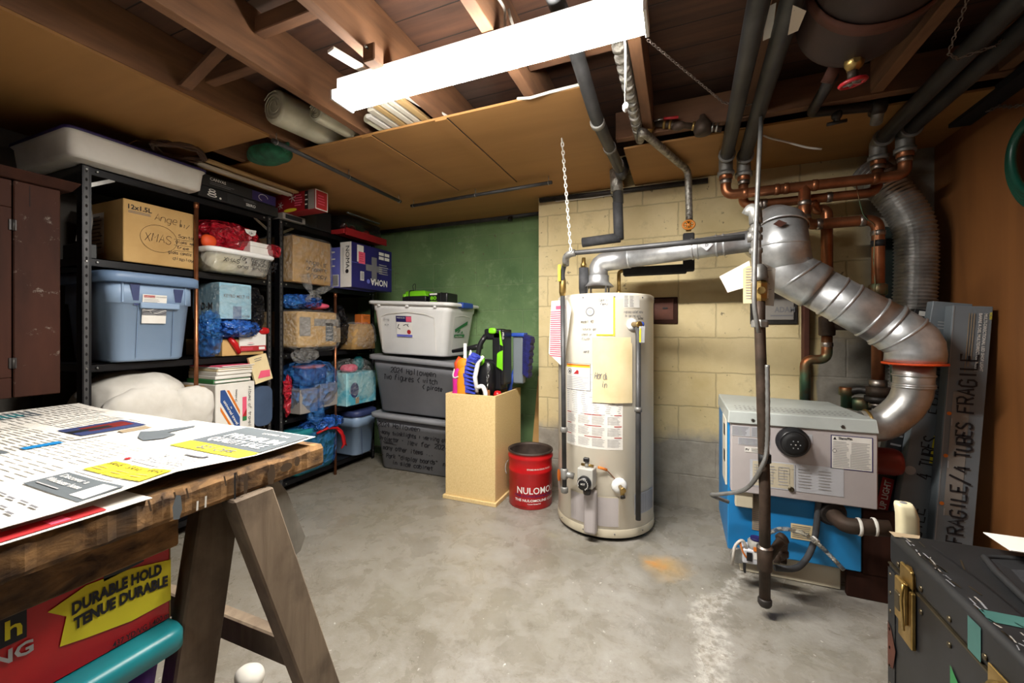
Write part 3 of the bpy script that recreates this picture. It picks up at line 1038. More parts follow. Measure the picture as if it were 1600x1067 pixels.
def shelf_unit(y0, label):
    y1 = y0 + .915
    t = thing('shelf_unit', label, 'shelves', ((SX0 + SX1) / 2, y0, 0), 'black steel shelf units along the wall')
    for (x, y, sx, sy) in ((SX1, y0, -1, 1), (SX1, y1, -1, -1), (SX0, y0, 1, 1), (SX0, y1, 1, -1)):
        mb = M('black_metal')
        mb.box((min(x, x + sx * .003), min(y, y + sy * .034), 0), (max(x, x + sx * .003), max(y, y + sy * .034), 1.841))
        mb.box((min(x, x + sx * .04), min(y, y + sy * .003), 0), (max(x, x + sx * .04), max(y, y + sy * .003), 1.841))
        S = face_X(x, y + sy * .017, 0) if x == SX1 else None
        if S:
            for k in range(46):
                mb.disc(S, 0, .06 + k * .039, .0042, 'dark_interior', .0008, 8, .008)
            mb.box((x - .002, y + sy * .009, .02), (x + .0007, y + sy * .025, 1.835), 'pipe_dark')
        mb.build('post', t)
    for z in LV:
        mb = M('black_metal')
        mb.box((SX0 + .004, y0 + .004, z - .004), (SX1 - .004, y1 - .004, z))
        mb.box((SX1 - .006, y0 + .004, z - .034), (SX1 - .004, y1 - .004, z))
        mb.box((SX1 - .012, y0 + .004, z - .036), (SX1 - .004, y1 - .004, z - .033))
        mb.box((SX0 + .004, y0 + .004, z - .034), (SX0 + .006, y1 - .004, z))
        for ye in (y0 + .004, y1 - .006):
            mb.box((SX0 + .004, ye, z - .034), (SX1 - .004, ye + .002, z))
        for y in (y0 + .017, y0 + .034 + .02, y1 - .017, y1 - .054):
            mb.lathe([(.005, 0), (.0055, .003), (.003, .005)], (SX1 - .001, y, z - .018), (1, 0, 0), 'bolt_metal', 8)
        mb.build('shelf', t)
    for y, s_ in ((y0, 1), (y1, -1)):
        mb = M('bolt_metal'); 
        mb.hexa([(SX1 - .006, y + s_ * .03, 1.745), (SX1 - .0045, y + s_ * .03, 1.745), (SX1 - .0045, y + s_ * .03, 1.765), (SX1 - .006, y + s_ * .03, 1.765),
                 (SX1 - .006, y + s_ * .12, 1.80), (SX1 - .0045, y + s_ * .12, 1.80), (SX1 - .0045, y + s_ * .11, 1.812), (SX1 - .006, y + s_ * .11, 1.812)])
        mb.build('corner_brace', t)
    return t


unit = shelf_unit(.955, 'black steel shelf unit standing nearest the brown cabinet')
dup(unit, (0, .965, 0), 'black steel shelf unit standing by the green wall')
for y, z0, lb in ((1.416, 1.80, 'bare copper pipe standing upright in front of the blue storage tote'), (2.392, 1.39, 'bare copper pipe standing upright in front of the bagged gift box')):
    mb = M('copper'); mb.tube([(-2.4425, y, .0), (-2.4425, y, z0)], .0105, seg=12)
    mb.lathe([(.0125, 0), (.0125, .03)], (-2.4425, y, z0 - .03), m='copper', seg=12)
    single('copper_prop', mb, lb, 'pipe', (-2.4425, y, 0), 'copper pipes standing at the shelves')

# helper for something boxy on a shelf: front face given by two sighted corners
def span(pa, pb, x):
    a = at_X(*pa, x); b = at_X(*pb, x)
    return a.y, b.y, a.z, b.z


# ---- tops of the shelves
t = thing('storage_tray', 'large white lidded tray on top of the shelves above the cartons', 'storage box', (-2.61, 1.15, 1.842))
mb = M('white'); mb.loft([(0, .235, .245, .03), (.012, .25, .26, .035), (.095, .262, .266, .035), (.105, .27, .275, .035)], (-2.615, 1.145, 1.8425), None, 5); mb.build('body', t)
mb = M('purple_lid'); mb.loft([(0, .272, .278, .035), (.012, .272, .278, .035), (.018, .25, .255, .035)], (-2.615, 1.145, 1.948), None, 5); mb.build('lid', t)

mb = M('wreath')
c = Vector((-2.29, 1.25, 1.985))
for k in range(7):
    rr = .098 + R.uniform(-.012, .012); q = R.uniform(0, 6)
    mb.tube([c + Vector((cos(a) * rr, sin(a) * rr, .010 * sin(3 * a + q) + R.uniform(-.002, .002))) for a in [j * pi / 14 for j in range(28)]], .006, seg=6, closed=True)
mb.tube([c + Vector((-.09, -.02, 0)), c + Vector((-.2, -.18, .01)), c + Vector((-.26, -.34, .0))], [.007, .006, .003], seg=6)
mb.tube([c + Vector((-.16, -.13, .01)), c + Vector((-.15, -.1, .04)), c + Vector((-.165, -.07, .05))], .002, 'strip_wood', 5)
single('vine_wreath', mb, 'brown twig wreath lying on the white tray on the shelf top', 'wreath')

for k, (x, z, y0, y1, m, lb) in enumerate(((-2.30, 2.003, 1.385, 1.93, 'strip_wood', 'tan wooden strip topmost of the strips on the black craft boxes'), (-2.345, 1.988, 1.36, 1.92, 'pale_strip', 'grey strip lying under the tan strip on the black craft boxes'), (-2.39, 1.998, 1.40, 1.90, 'strip_wood', 'wooden strip lying at the rear of the strips on the black craft boxes'))):
    mb = M(m); mb.box((x - .02, y0, z - .012), (x + .02, y1, z), None, .002)
    single('wood_strip', mb, lb, 'wood strip', group='strips on the craft boxes')

def canvas_box(z, y0, y1, x1, txt, label, art, below=False):
    t = thing('craft_box', label, 'box', ((SX0 + x1) / 2, (y0 + y1) / 2, z), 'black craft boxes on the shelf top')
    mb = M('black_box'); h = .062
    mb.box((-2.78, y0, z), (x1, y1, z + h), None, .002)
    S = face_X(x1, y0, z); L = y1 - y0
    if not below:
        mb.text(S, txt, .04, .036, .016, 'white', bold=.01)
        mb.lines(S, .04, .012, .19, .03, 2, 'ink_grey', .3)
        mb.rect(S, L * .64, .002, L - .004, h - .004, 'purple_lid')
        mb.stroke(S, [(L * .8 + .03 * cos(a * .4), .03 + .02 * sin(a * .4)) for a in range(12)], .003, 'white')
    else:
        mb.text(S, txt, L * .55, .016, .016, 'white', bold=.01)
        mb.lines(S, L * .52, .04, L * .7, .055, 2, 'ink_grey', .3)
        mb.rect(S, .004, .004, L * .32, h - .004, 'black_matte')
        for q in range(3):
            mb.disc(S, .07, .018 + q * .014, .026 - q * .004, 'white', .0016 + q * .0004, 16, .008); mb.disc(S, .07, .018 + q * .014, .019 - q * .003, 'black_matte', .0018 + q * .0004, 16, .004)
        mb.disc(S, .115, .014, .006, 'white')
    mb.build('carton', t)
    return t
canvas_box(1.842, 1.42, 1.90, -2.43, 'SBIRO', 'lower of the two flat black craft boxes on the shelf top', 0, True)
canvas_box(1.906, 1.435, 1.88, -2.425, 'CANVAS', 'upper of the two flat black craft boxes under the wood strips', 1)

t = thing('gift_wrap_box', 'long red snowflake box jutting from the top shelf', 'box', (-2.45, 2.0, 1.875))
mb = M('red_snow'); X0, X1, Y0, Y1, Z0, Z1 = -2.74, -2.16, 1.95, 2.05, 1.885, 2.012
mb.box((X0, Y0, Z0), (X1, Y1, Z1), None, .002)
S = face_Y(X0, Y0, Z0)
def flake(mb, S, a, b, r, m='white', wd=.005):
    for k in range(3):
        q = k * pi / 3 + .2
        mb.stroke(S, [(a - r * cos(q), b - r * sin(q)), (a + r * cos(q), b + r * sin(q))], wd, m)
for (a, b, r) in ((.06, .04, .02), (.18, .085, .025), (.27, .05, .025), (.38, .09, .03), (.12, .1, .015)):
    flake(mb, S, a, b, r)
mb.lines(S, .40, .03, .47, .11, 5, 'pink_print', .5)
mb.rect(S, .49, .006, .52, .122, 'led_black'); mb.rect(S, .52, .0, .575, .127, 'parcel_grey'); mb.lines(S, .493, .02, .517, .11, 3, 'white', .25)
mb.disc(S, .36, .012, .06, 'yellow_print', .0016, 18, .012); mb.disc(S, .2, .008, .05, 'orange_print', .0016, 18, .008)
S2 = face_X(X1, Y0, Z0)
mb.rect(S2, 0, 0, .1, .127, 'white'); mb.rect(S2, .006, .006, .094, .121, 'red_print', .0018); mb.lines(S2, .02, .03, .08, .1, 4, 'pink_print', .3, .0026)
mb.build('carton', t)
mb = M('parcel_grey'); mb.box((-2.74, 1.925, 1.842), (-2.42, 2.10, 1.883)); mb.rect(face_X(-2.42, 1.925, 1.842), .02, .006, .15, .035, 'black_box')
single('flat_carton', mb, 'flat dark grey carton under the red snowflake box', 'box')
mb = M('black_matte'); mb.box((-2.84, 2.115, 1.842), (-2.46, 2.37, 1.99), None, .003); mb.rect(face_X(-2.46, 2.115, 1.842), .01, .01, .12, .10, 'black_box')
single('dark_carton', mb, 'plain black carton on the top shelf beside the red snowflake box', 'box')

t = thing('ornament_case', 'clear topped red case with red ornaments on the top shelf', 'case', (-2.58, 2.62, 1.842))
mb = M('red_print'); mb.box((-2.83, 2.385, 1.842), (-2.35, 2.86, 1.876), None, .004, 2); mb.box((-2.34, 2.39, 1.83), (-2.335, 2.855, 1.885), 'red_snow'); mb.build('base', t)
mb = M('film_smoke'); mb.loft([(0, .225, .225, .03), (.11, .215, .215, .03), (.12, .19, .19, .03)], (-2.59, 2.62, 1.877), None, 4); mb.build('cover', t)
for (x, y) in ((-2.42, 2.46), (-2.41, 2.53), (-2.42, 2.70), (-2.55, 2.62)):
    mb = M('red_enamel'); mb.lathe([(.03 * sin(k * pi / 10), -.03 * cos(k * pi / 10)) for k in range(11)], (x, y, 1.908), m='red_enamel', seg=16, cap0=False, cap1=False)
    mb.build('ornament', t)
mb = M('led_grey'); mb.box((-2.36, 2.42, 2.002), (-2.345, 2.78, 2.01)); mb.build('lid_edge', t)

# ---- second shelf, first unit
t = thing('carton', 'tan cardboard carton marked for Christmas glass on the second shelf', 'carton', (-2.6, 1.2, 1.431), 'cardboard cartons on the shelves')
y0, y1, za, zb = 1.105, 1.418, 1.434, 1.735
mb = M('card_pale'); mb.box((-2.84, y0, za), (-2.455, y1, zb), None, .003)
S = face_X(-2.455, y0, za)
mb.text(S, '12x1.5L', .018, .256, .022, 'ink_black', bold=.02); mb.lines(S, .018, .236, .11, .25, 2, 'ink_grey', .4)
mb.ink(S, 'Angel', .125, .225, .034, 'ink_brown', .0022, .13); mb.ink(S, '#1/', .235, .215, .018, 'ink_black', .002, .05)
mb.stroke(S, [(.145 + .08 * cos(k * pi / 14), .135 + .068 * sin(k * pi / 14)) for k in range(29)], .0016, 'ink_brown')
mb.ink(S, 'XMAS', .083, .118, .042, 'ink_brown', .0024, .12)
for k, (w_, a) in enumerate((('Santa', .23), ('glass xmas', .218), ('tree', .222), ('glass candle', .185), ('display', .205))):
    mb.ink(S, w_, a, .16 - k * .03, .015, 'ink_black', .0022, min(.11, .013 * len(w_) + .01))
for b in (.147, .088, .117):
    mb.stroke(S, [(.21, b), (.30, b + .006)], .0015, 'ink_black')
mb.build('box', t)
S = plane((-2.84, y0, za), (1, 0, 0), (0, 0, 1))
mb = M('led_grey'); mb.rect(S, .09, .05, .22, .25, 'newsprint'); mb.lines(S, .1, .07, .21, .24, 9, 'ink_grey', .3); mb.text(S, '75', .17, .13, .02, 'ink_black')
mb.build('packing_list', t)
mb = M('newsprint'); S = plane((-2.62, 1.0, 1.50), (.95, .3, 0), (.1, 0, 1))
for k in range(6):
    mb.poly([S(.0 + k * .01, .02 + k * .028, .004 * sin(k)), S(.08, .02 + k * .028, .004 * cos(k)), S(.08, .02 + (k + 1) * .028, .004 * cos(k + 1)), S(.0 + (k + 1) * .008, .02 + (k + 1) * .028, .004 * sin(k + 1))], 'newsprint')
mb.lines(S, .04, .04, .075, .18, 6, 'ink_grey', .3, .006)
mb.box((-2.66, .972, 1.431), (-2.50, 1.03, 1.50), 'black_box', .004)
single('loose_papers', mb, 'crumpled grey papers stuffed between the shelf post and the tan carton', 'papers')

t = thing('storage_bin', 'shallow clear bin with white lid below the red bag', 'storage bin', (-2.6, 1.68, 1.431))
mb = M('film_tub'); mb.loft([(0, .17, .16, .04), (.02, .185, .175, .045), (.105, .198, .188, .045)], (-2.56, 1.63, 1.4335), None, 5)
mb.build('tub', t)
mb = M('clear_yellow'); mb.loft([(0, .163, .155, .04), (.04, .17, .165, .04), (.095, .18, .175, .04)], (-2.56, 1.63, 1.437), None, 5); mb.build('contents', t)
mb = M('white_plastic'); mb.loft([(0, .204, .194, .045), (.012, .212, .2, .045), (.024, .212, .2, .045), (.03, .2, .19, .045)], (-2.56, 1.63, 1.538), None, 5); mb.build('lid', t)
mb = M('ink_black'); S = plane((-2.361, 1.455, 1.44), (0, 1, 0), (.09, 0, 1))
mb.ink(S, 'for top of tree', .14, .072, .022, 'ink_black', .003, .24); mb.ink(S, 'XMAS + Baubles', .05, .05, .022, 'ink_black', .0034, .33); mb.ink(S, 'and snowman', .13, .026, .018, 'ink_black', .0034, .24)
mb.build('lettering', t)

t = thing('red_bag', 'shiny red plastic bag with white boxes heaped on the clear bin', 'bag', (-2.55, 1.68, 1.57))
mb = M('film_red'); mb.blob((-2.55, 1.63, 1.655), (.15, .19, .095), None, 11, .16, 1.2, 2.3, 4, 1.570); mb.build('bag', t)
mb = M('orange_red'); mb.blob((-2.435, 1.475, 1.60), (.022, .035, .035), None, 4, .2, 2, 2.3, 3, 1.570); mb.build('orange_wrap', t)
mb = M('white'); mb.box((-2.50, 1.68, 1.571), (-2.385, 1.83, 1.612), None, .002); mb.box((-2.50, 1.685, 1.614), (-2.392, 1.825, 1.642), None, .002); mb.build('white_box', t)
mb = M('white'); S = plane((-2.392, 1.66, 1.668), (0, 1, 0), (-.45, 0, 1)); mb.shape(S, [(.0, .045), (.003, .02), (.03, 0), (.06, .015), (.075, .05)], 'white', .004); mb.ink(S, 'ok', .02, .015, .02, 'ink_black', .002, .03, e=.006); mb.build('tag', t)
mb = M('film_red'); mb.blob((-2.40, 1.84, 1.605), (.04, .045, .045), None, 9, .2, 3, 3, 3, 1.571); mb.build('bag_corner', t)

# ---- third shelf, first unit
def tote(name, label, c, hx, hy, h, body, lid, lidh=.035, taper=.82, cat='storage tote', group=None, shear=None, lshear=None, lipx=.028, rad=.05):
    t = thing(name, label, cat, c, group)
    mb = M(body)
    mb.loft([(.0, hx * taper - .01, hy * taper - .01, rad), (.012, hx * taper, hy * taper, rad), (h * .72, hx * (taper + (1 - taper) * .72), hy * (taper + (1 - taper) * .72), rad),
             (h * .725, hx * (taper + (1 - taper) * .73) + .008, hy * (taper + (1 - taper) * .73) + .008, rad), (h, hx, hy, rad)], c, None, 5, shear=shear)
    t['mb'] = 0
    ml = M(lid)
    ml.loft([(h - .012, hx + lipx - .006, hy + lipx - .006, rad + .01), (h - .01, hx + lipx, hy + lipx, rad + .012), (h + lidh - .008, hx + lipx, hy + lipx, rad + .012), (h + lidh, hx + lipx - .01, hy + lipx - .01, rad + .01), (h + lidh - .008, hx - .02, hy - .02, rad)], c, None, 5, shear=lshear or shear)
    del t['mb']
    return t, mb, ml

c = (-2.60, 1.20, .953)
t, mb, ml = tote('storage_tote', 'big light blue lidded tote on the shelf under the Christmas carton', c, .215, .1765, .385, 'tote_blue', 'tote_blue_lid', .038, .86)
S = plane((c[0] + .187, 1.20, .953), (0, 1, 0), (.075, 0, 1))
# moulded handle well with the pale brand sheet below it
mb.box((-2.395, 1.20 - .065, .953 + .255), (-2.372, 1.20 + .10, .953 + .285), 'tote_blue', .006, 2)
mb.shape(S, [(-.105, .375), (-.065, .375), (-.068, .27), (-.085, .27)], 'tote_navy', .006)
mb.shape(S, [(.075, .36), (.12, .36), (.11, .285), (.085, .285)], 'tote_navy', .006)
mb.stroke(S, [(-.068, .27), (-.068, .02)], .003, 'tote_blue_lid', .004); mb.stroke(S, [(.08, .285), (.08, .02)], .003, 'tote_blue_lid', .004)
for b in (-.13, .13):
    mb.box((-2.41, 1.20 + b - .004, .953 + .28), (-2.38, 1.20 + b + .004, .953 + .375), 'tote_blue', .002)
mb.build('tub', t)
mb = M('white'); mb.rect(S, -.055, .185, .045, .325, 'white', .010); mb.rect(S, -.05, .31, -.005, .321, 'red_print', .0115); mb.text(S, 'Rubbermaid', -.048, .312, .006, 'white', .04, .0125); mb.text(S, 'ROUGHNECK', 0, .313, .005, 'ink_black', .043, .0125)
mb.lines(S, -.05, .285, .02, .305, 3, 'ink_pale', .3, .0115); mb.rect(S, -.055, .225, .045, .275, 'ink_grey', .0115)
for k in range(5):
    mb.stroke(S, [(-.055 + i * .01, .235 + k * .007 + .008 * sin(i * .7 + k)) for i in range(11)], .002, 'white' if k % 2 else 'ink_black', .0125)
mb.build('paper_label', t)
ml.build('lid', t)

t = thing('bagged_box', 'pale blue box in torn blue plastic above the snack carton', 'box', (-2.58, 1.66, 1.12))
mb = M('blue_box'); X1 = -2.42
mb.box((-2.66, 1.525, 1.170), (X1, 1.712, 1.378), None, .003)
S = face_X(X1, 1.525, 1.170); mb.rect(S, .075, .0, .125, .075, 'tote_blue_lid'); mb.text(S, 'KEYRO MELT 18', .022, .125, .018, 'ink_grey', .15, bold=.01); mb.text(S, 'C1/38L', .13, .012, .012, 'ink_grey', bold=.01)
S = face_Y(-2.66, 1.525, 1.170); mb.text(S, 'D-M', .08, .055, .04, 'ink_black', .10, bold=.02)
mb.build('carton', t)
M('film_clear').blob((-2.54, 1.618, 1.272), (.130, .105, .112), None, 5, .04, 1.5, 7, 4).build('wrap', t)
mb = M('film_blue_deep'); mb.blob((-2.50, 1.63, 1.115), (.12, .15, .055), 'film_blue_deep', 8, .3, 2.2, 2.4, 5, 1.052, True); mb.blob((-2.46, 1.495, 1.08), (.06, .05, .13), 'film_blue', 21, .35, 2.2, 2.4, 5, .955)
mb.build('bag_tail', t)
t = thing('snack_carton', 'open tan carton with a red and cream packet propped on its front', 'carton', (-2.6, 1.70, .951), 'cardboard cartons on the shelves')
mb = M('card_pale'); mb.box((-2.80, 1.565, .952), (-2.46, 1.82, 1.05), None, .002); mb.build('box', t)
mb = M('white'); S = plane((-2.452, 1.65, .968), (0, 1, 0), (-.12, 0, 1))
mb.box((-2.458, 1.66, .975), (-2.452, 1.83, 1.09), 'white', .001)
mb.rect(S, .012, .008, .178, .04, 'red_print', .006); mb.rect(S, .13, .015, .17, .032, 'white', .007); mb.lines(S, .02, .015, .1, .03, 2, 'pink_print', .3, .007)
mb.disc(S, .08, .075, .05, 'wreath', .006, 18, .03); mb.disc(S, .08, .075, .038, 'pink_print', .007, 18, .02)
mb.shape(S, [(.13, .05), (.17, .05), (.155, .12)], 'strip_wood', .006)
mb.build('packet', t)
mb = M('red_enamel'); mb.tube([(-2.452, 1.60, 1.06), (-2.446, 1.63, 1.02), (-2.446, 1.655, .965)], [.014, .018, .01], seg=8); mb.build('ribbon', t); mb = M('red_enamel'); mb.blob((-2.455, 1.82, 1.10), (.014, .03, .02), None, 2, .2, 3, 2.4, 3); mb.build('ribbon', t)
single('black_bag', M('film_black').blob((-2.50, 1.772, 1.225), (.085, .045, .145), None, 31, .2, 2.2, 2.4, 5, 1.055), 'crumpled black plastic bag stuffed beside the pale blue box', 'bag')

# ---- fourth shelf, first unit
mb = M('sack_white'); mb.blob((-2.59, 1.195, .70), (.245, .198, .195), None, 14, .09, 1.5, 2.6, 5, .512, True, .905); mb.blob((-2.40, 1.19, .67), (.075, .185, .16), None, 23, .14, 1.8, 2.2, 5, .513); mb.blob((-2.372, 1.355, .68), (.055, .10, .14), None, 3, .16, 2.0, 2.2, 5, .52)
single('cloth_sack', mb, 'stuffed white cloth sack on the shelf under the blue tote', 'sack')
def book_box():
    t = thing('album_box', 'cream slipcase box with a blue and orange diagonal band', 'box', (-2.55, 1.6, .511))
    mb = M('paper'); x1 = -2.375; y0, y1, z0, z1 = 1.475, 1.70, .512, .80
    mb.box((-2.74, y0, z0), (x1, y1, z1), None, .003)
    S = face_X(x1, y0, z0)
    mb.shape(S, [(.025, .255), (.05, .255), (.135, .085), (.135, .02), (.115, .02), (.025, .19)], 'blue_print')
    mb.shape(S, [(.06, .25), (.073, .25), (.135, .125), (.135, .10)], 'orange_print'); mb.shape(S, [(.025, .165), (.025, .14), (.095, .01), (.108, .01)], 'orange_print')
    D = plane(S(.035, .19), (0, .085, -.165), (0, .165, .085))
    mb.text(D, 'universal travel', .0, .004, .014, 'white', .165, bold=.02); mb.text(D, 'the', .05, .022, .008, 'white', bold=.02)
    Q = plane(S(.118, .18), (0, 0, 1), (0, -1, 0)); mb.text(Q, '24 volumes', 0, 0, .014, 'ink_black', .07)
    mb.rect(S, .15, .06, .175, .20, 'pink_print'); mb.shape(S, [(.15, .06), (.175, .06), (.175, .13), (.15, .09)], 'red_print', .002); mb.rect(S, .15, .06, .175, .085, 'green_print', .0025)
    Q = plane(S(.205, .26), (0, 0, -1), (0, 1, 0)); mb.ink(Q, 'Albums of travel', 0, -.02, .018, 'ink_black', .002, .24)
    mb.build('slipcase', t)
book_box()
mb = M('card'); mb.box((-2.80, 1.402, .512), (-2.46, 1.47, .79), None, .002); mb.box((-2.46, 1.405, .65), (-2.458, 1.468, .655), 'card_dark')
single('plain_carton', mb, 'narrow tan carton squeezed between the white sack and the slipcase box', 'carton', group='cardboard cartons on the shelves')
mags = [('green_print', 'lowest green spined magazine lying on the slipcase box'), ('paper', 'white magazine second from the bottom of the slipcase stack'), ('newsprint', 'grey magazine in the middle of the slipcase stack'), ('manila', 'cream magazine above the middle of the slipcase stack'), ('paper', 'white magazine second from the top of the slipcase stack'), ('pink_print', 'pink topmost magazine of the slipcase stack')]
z = .802
for k, (m, lb) in enumerate(mags):
    h = (.024, .020, .022, .014, .010, .008)[k]
    mb = M('paper'); a = R.uniform(-4, 4)
    mb.obox((-2.52 + R.uniform(-.01, .01), 1.585 + k * .004, z + h / 2), (.26, .20, h - .001), rz(a), m, .002)
    mb.obox((-2.515, 1.585 + k * .004, z + h / 2), (.262, .196, h * .5), rz(a), 'paper', 0)
    single('magazine', mb, lb, 'magazine', group='magazines stacked on the slipcase box')
    z += h + .0005
t = thing('leaning_book', 'thin cream picture book leaning on the blue suitcase', 'book', (-2.42, 1.77, .76))
mb = M('manila'); S = plane((-2.385, 1.715, .775), (0, 1, .22), (-.1, -.22, 1)); 
P = [S(0, 0, 0), S(.115, 0, 0), S(.115, .165, 0), S(0, .165, 0)]
mb.hexa([P[0], P[1], P[1] + Vector((-.015, 0, 0)), P[0] + Vector((-.015, 0, 0)), P[3], P[2], P[2] + Vector((-.015, 0, 0)), P[3] + Vector((-.015, 0, 0))])
mb.shape(S, [(.02, .03), (.1, .02), (.11, .06), (.05, .07)], 'pink_print', .003); mb.lines(S, .03, .13, .08, .155, 2, 'ink_grey', .3, .003); mb.build('cover', t)
t = thing('suitcase', 'small blue vintage case with rounded corners on the shelf by the posts', 'suitcase', (-2.56, 1.80, .511))
mb = M('case_blue')
mb.rings([[Vector((x, 1.768 + y, .512 + .122 + z_)) for y, z_ in [(sx * (.061 - .045) + .045 * cos(radians(a)), sy * (.122 - .045) + .045 * sin(radians(a))) for (sx, sy, a0) in ((1, 1, 0), (-1, 1, 90), (-1, -1, 180), (1, -1, 270)) for a in [a0 + 90 * k / 5 for k in range(6)]]] for x in (-2.78, -2.775, -2.40, -2.392)], None, True, True, True)
mb.build('shell', t)
mb = M('suit_tan'); mb.box((-2.46, 1.722, .515), (-2.45, 1.732, .75)); mb.box((-2.42, 1.720, .66), (-2.40, 1.7285, .69), 'brass'); mb.build('trim', t)
mb = M('red_dark'); mb.lathe([(.02 * sin(k * pi / 8), -.02 * cos(k * pi / 8)) for k in range(9)], (-2.60, 1.77, .785), m=None, seg=12, cap0=False, cap1=False); mb.lathe([(.005, 0), (.005, .02)], (-2.60, 1.77, .803), m='brass', seg=8)
single('dark_ornament', mb, 'dark red ornament in the shadow behind the suitcase', 'ornament')

# ---- second shelf, second unit
def inflated(mb, c, h, m, seed, amp=.05, p=7, flat=None):
    mb.blob(c, h, m, seed, amp, 1.3, p, 5, flat)
t = thing('wrapped_carton', 'tan ornament carton in a clear bag knotted underneath', 'carton', (-2.58, 2.12, 1.431), 'cardboard cartons on the shelves')
mb = M('card'); mb.box((-2.76, 1.985, 1.433), (-2.40, 2.305, 1.745), None, .003)
S = face_X(-2.40, 1.985, 1.433)
for k, (w_, a) in enumerate((('Angels', .12), ('ornament', .125), ('snoopy', .13))):
    mb.ink(S, w_, a - .02, .135 - k * .045, .032, 'ink_black', .004, .18)
mb.build('box', t)
mb = M('film_clear'); inflated(mb, (-2.575, 2.145, 1.595), (.205, .178, .17), None, 4, .04, 8, 1.4315)
k0 = Vector((-2.36, 2.10, 1.36)); 
mb.tube([Vector((-2.385, 2.06, 1.49)), Vector((-2.385, 2.09, 1.42)), k0, k0 + Vector((0, .0, -.03))], [.035, .03, .012, .022], None, 10)
mb.tube([k0, k0 + Vector((.01, -.04, -.05))], [.008, .022], None, 8); mb.tube([k0, k0 + Vector((.01, .06, -.03))], [.008, .02], None, 8)
mb.tube([k0 + Vector((0, .01, .0)), Vector((-2.37, 2.2, 1.39)), Vector((-2.385, 2.30, 1.43))], [.02, .028, .02], None, 8)
mb.build('plastic_wrap', t)

t = thing('lights_box', 'white and navy light set box standing upside down by the wrapped carton', 'box', (-2.43, 2.6, 1.431), 'light set boxes on the shelf')
mb = M('navy_print'); X0, X1, Y0, Y1, Z0, Z1 = -2.395, -2.285, 2.395, 2.86, 1.432, 1.775
mb.box((X0, Y0, Z0), (X1, Y1, Z1), None, .003)
S = face_Y(X0, Y0, Z0); mb.rect(S, .001, .001, .109, .342, 'white', .0015)
Q = plane(S(.07, .31), (0, 0, -1), (1, 0, 0)); mb.text(Q, 'NOMA', 0, -.012, .036, 'ink_black', .17, .003); mb.disc(Q, .19, .0, .016, 'ink_black', .003)
mb.lines(plane(S(.03, .3), (0, 0, -1), (1, 0, 0)), 0, -.01, .2, .01, 2, 'ink_pale', .3, .003)
S = face_X(X1, Y0, Z0)
mb.text(S, 'NOMA', .34, .075, .052, 'white', .21, .003, .02, flip=True) if False else None
U = plane(S(.40, .085), (0, -1, 0), (0, 0, -1))
mb.text(U, 'NOMA', .0, .0, .05, 'white', .2, .003, .02); mb.disc(U, .225, .025, .018, 'periwinkle', .003)
mb.rect(S, .215, .07, .275, .26, 'ink_grey', .002); mb.rect(S, .15, .145, .34, .195, 'ink_grey', .0022)
for k in range(4):
    mb.rect(S, .30 + (k % 2) * .07, .255 + (k // 2) * .035, .36 + (k % 2) * .07, .28 + (k // 2) * .035, 'white', .002)
mb.lines(S, .30, .13, .42, .22, 5, 'ink_pale', .35, .0028)
mb.rect(S, .055, .20, .125, .33, 'white', .002); mb.rect(S, .07, .19, .14, .28, 'pink_print', .003); mb.lines(S, .08, .2, .13, .27, 4, 'red_print', .2, .004)
mb.rect(S, .09, .06, .13, .13, 'white', .002); mb.lines(plane(S(.095, .065), (0, 0, 1), (0, -1, 0)), 0, -.03, .06, 0, 8, 'ink_black', .4, .003, rag=0)
mb.stroke(S, [(.0, .19), (.465, .19)], .003, 'periwinkle', .0018)
mb.build('carton', t)
t = thing('lights_box', 'periwinkle blue light set box pressed between the wrapped carton and the navy box', 'box', (-2.46, 2.6, 1.431), 'light set boxes on the shelf')
mb = M('periwinkle'); mb.box((-2.505, 2.40, 1.432), (-2.397, 2.79, 1.742), None, .003)
S = face_Y(-2.505, 2.40, 1.432); mb.rect(S, .03, .01, .09, .10, 'white'); mb.lines(plane(S(.035, .015), (0, 0, 1), (-1, 0, 0)), 0, -.05, .08, 0, 9, 'ink_black', .45, .003, rag=0); mb.lines(S, .02, .14, .06, .3, 3, 'white', .2)
mb.build('carton', t)

# ---- third shelf, second unit
t = thing('wrapped_carton', 'tan patterned carton in a baggy clear bag under the knotted bag', 'carton', (-2.56, 2.16, .951), 'cardboard cartons on the shelves')
mb = M('card_pale'); mb.box((-2.74, 2.0, .985), (-2.37, 2.34, 1.235), None, .02, 2)
S = face_X(-2.37, 1.99, .985); mb.rect(S, .02, .08, .11, .21, 'parcel_grey'); mb.rect(S, .24, .04, .31, .17, 'grey_print'); mb.lines(S, .245, .05, .305, .16, 4, 'ink_pale', .3, .003); mb.rect(S, .14, .10, .38, .2, 'orange_print', .001) if False else None
mb.rect(S, .14, .15, .36, .2, 'parcel_grey', .0012); mb.rect(S, .31, .03, .38, .14, 'suit_tan', .0012)
mb.build('box', t)
mb = M('film_clear'); mb.blob((-2.555, 2.17, 1.10), (.235, .203, .15), None, 44, .05, 1.4, 5, 5, .952); mb.blob((-2.375, 2.06, .93), (.05, .10, .05), None, 3, .2, 2, 2.2, 4); mb.build('plastic_wrap', t)
mb = M('film_blue_deep'); mb.blob((-2.52, 2.14, 1.31), (.12, .15, .05), None, 16, .3, 2.2, 2.2, 5, 1.255); mb.blob((-2.50, 2.27, 1.285), (.06, .09, .025), 'pink_print', 3, .25, 2, 2.2, 4); mb.blob((-2.46, 2.03, 1.30), (.06, .05, .05), 'film_blue', 9, .3, 2, 2.2, 4)
single('blue_bag', mb, 'crumpled bright blue bag with pink scraps on top of the clear wrapped carton', 'bag')
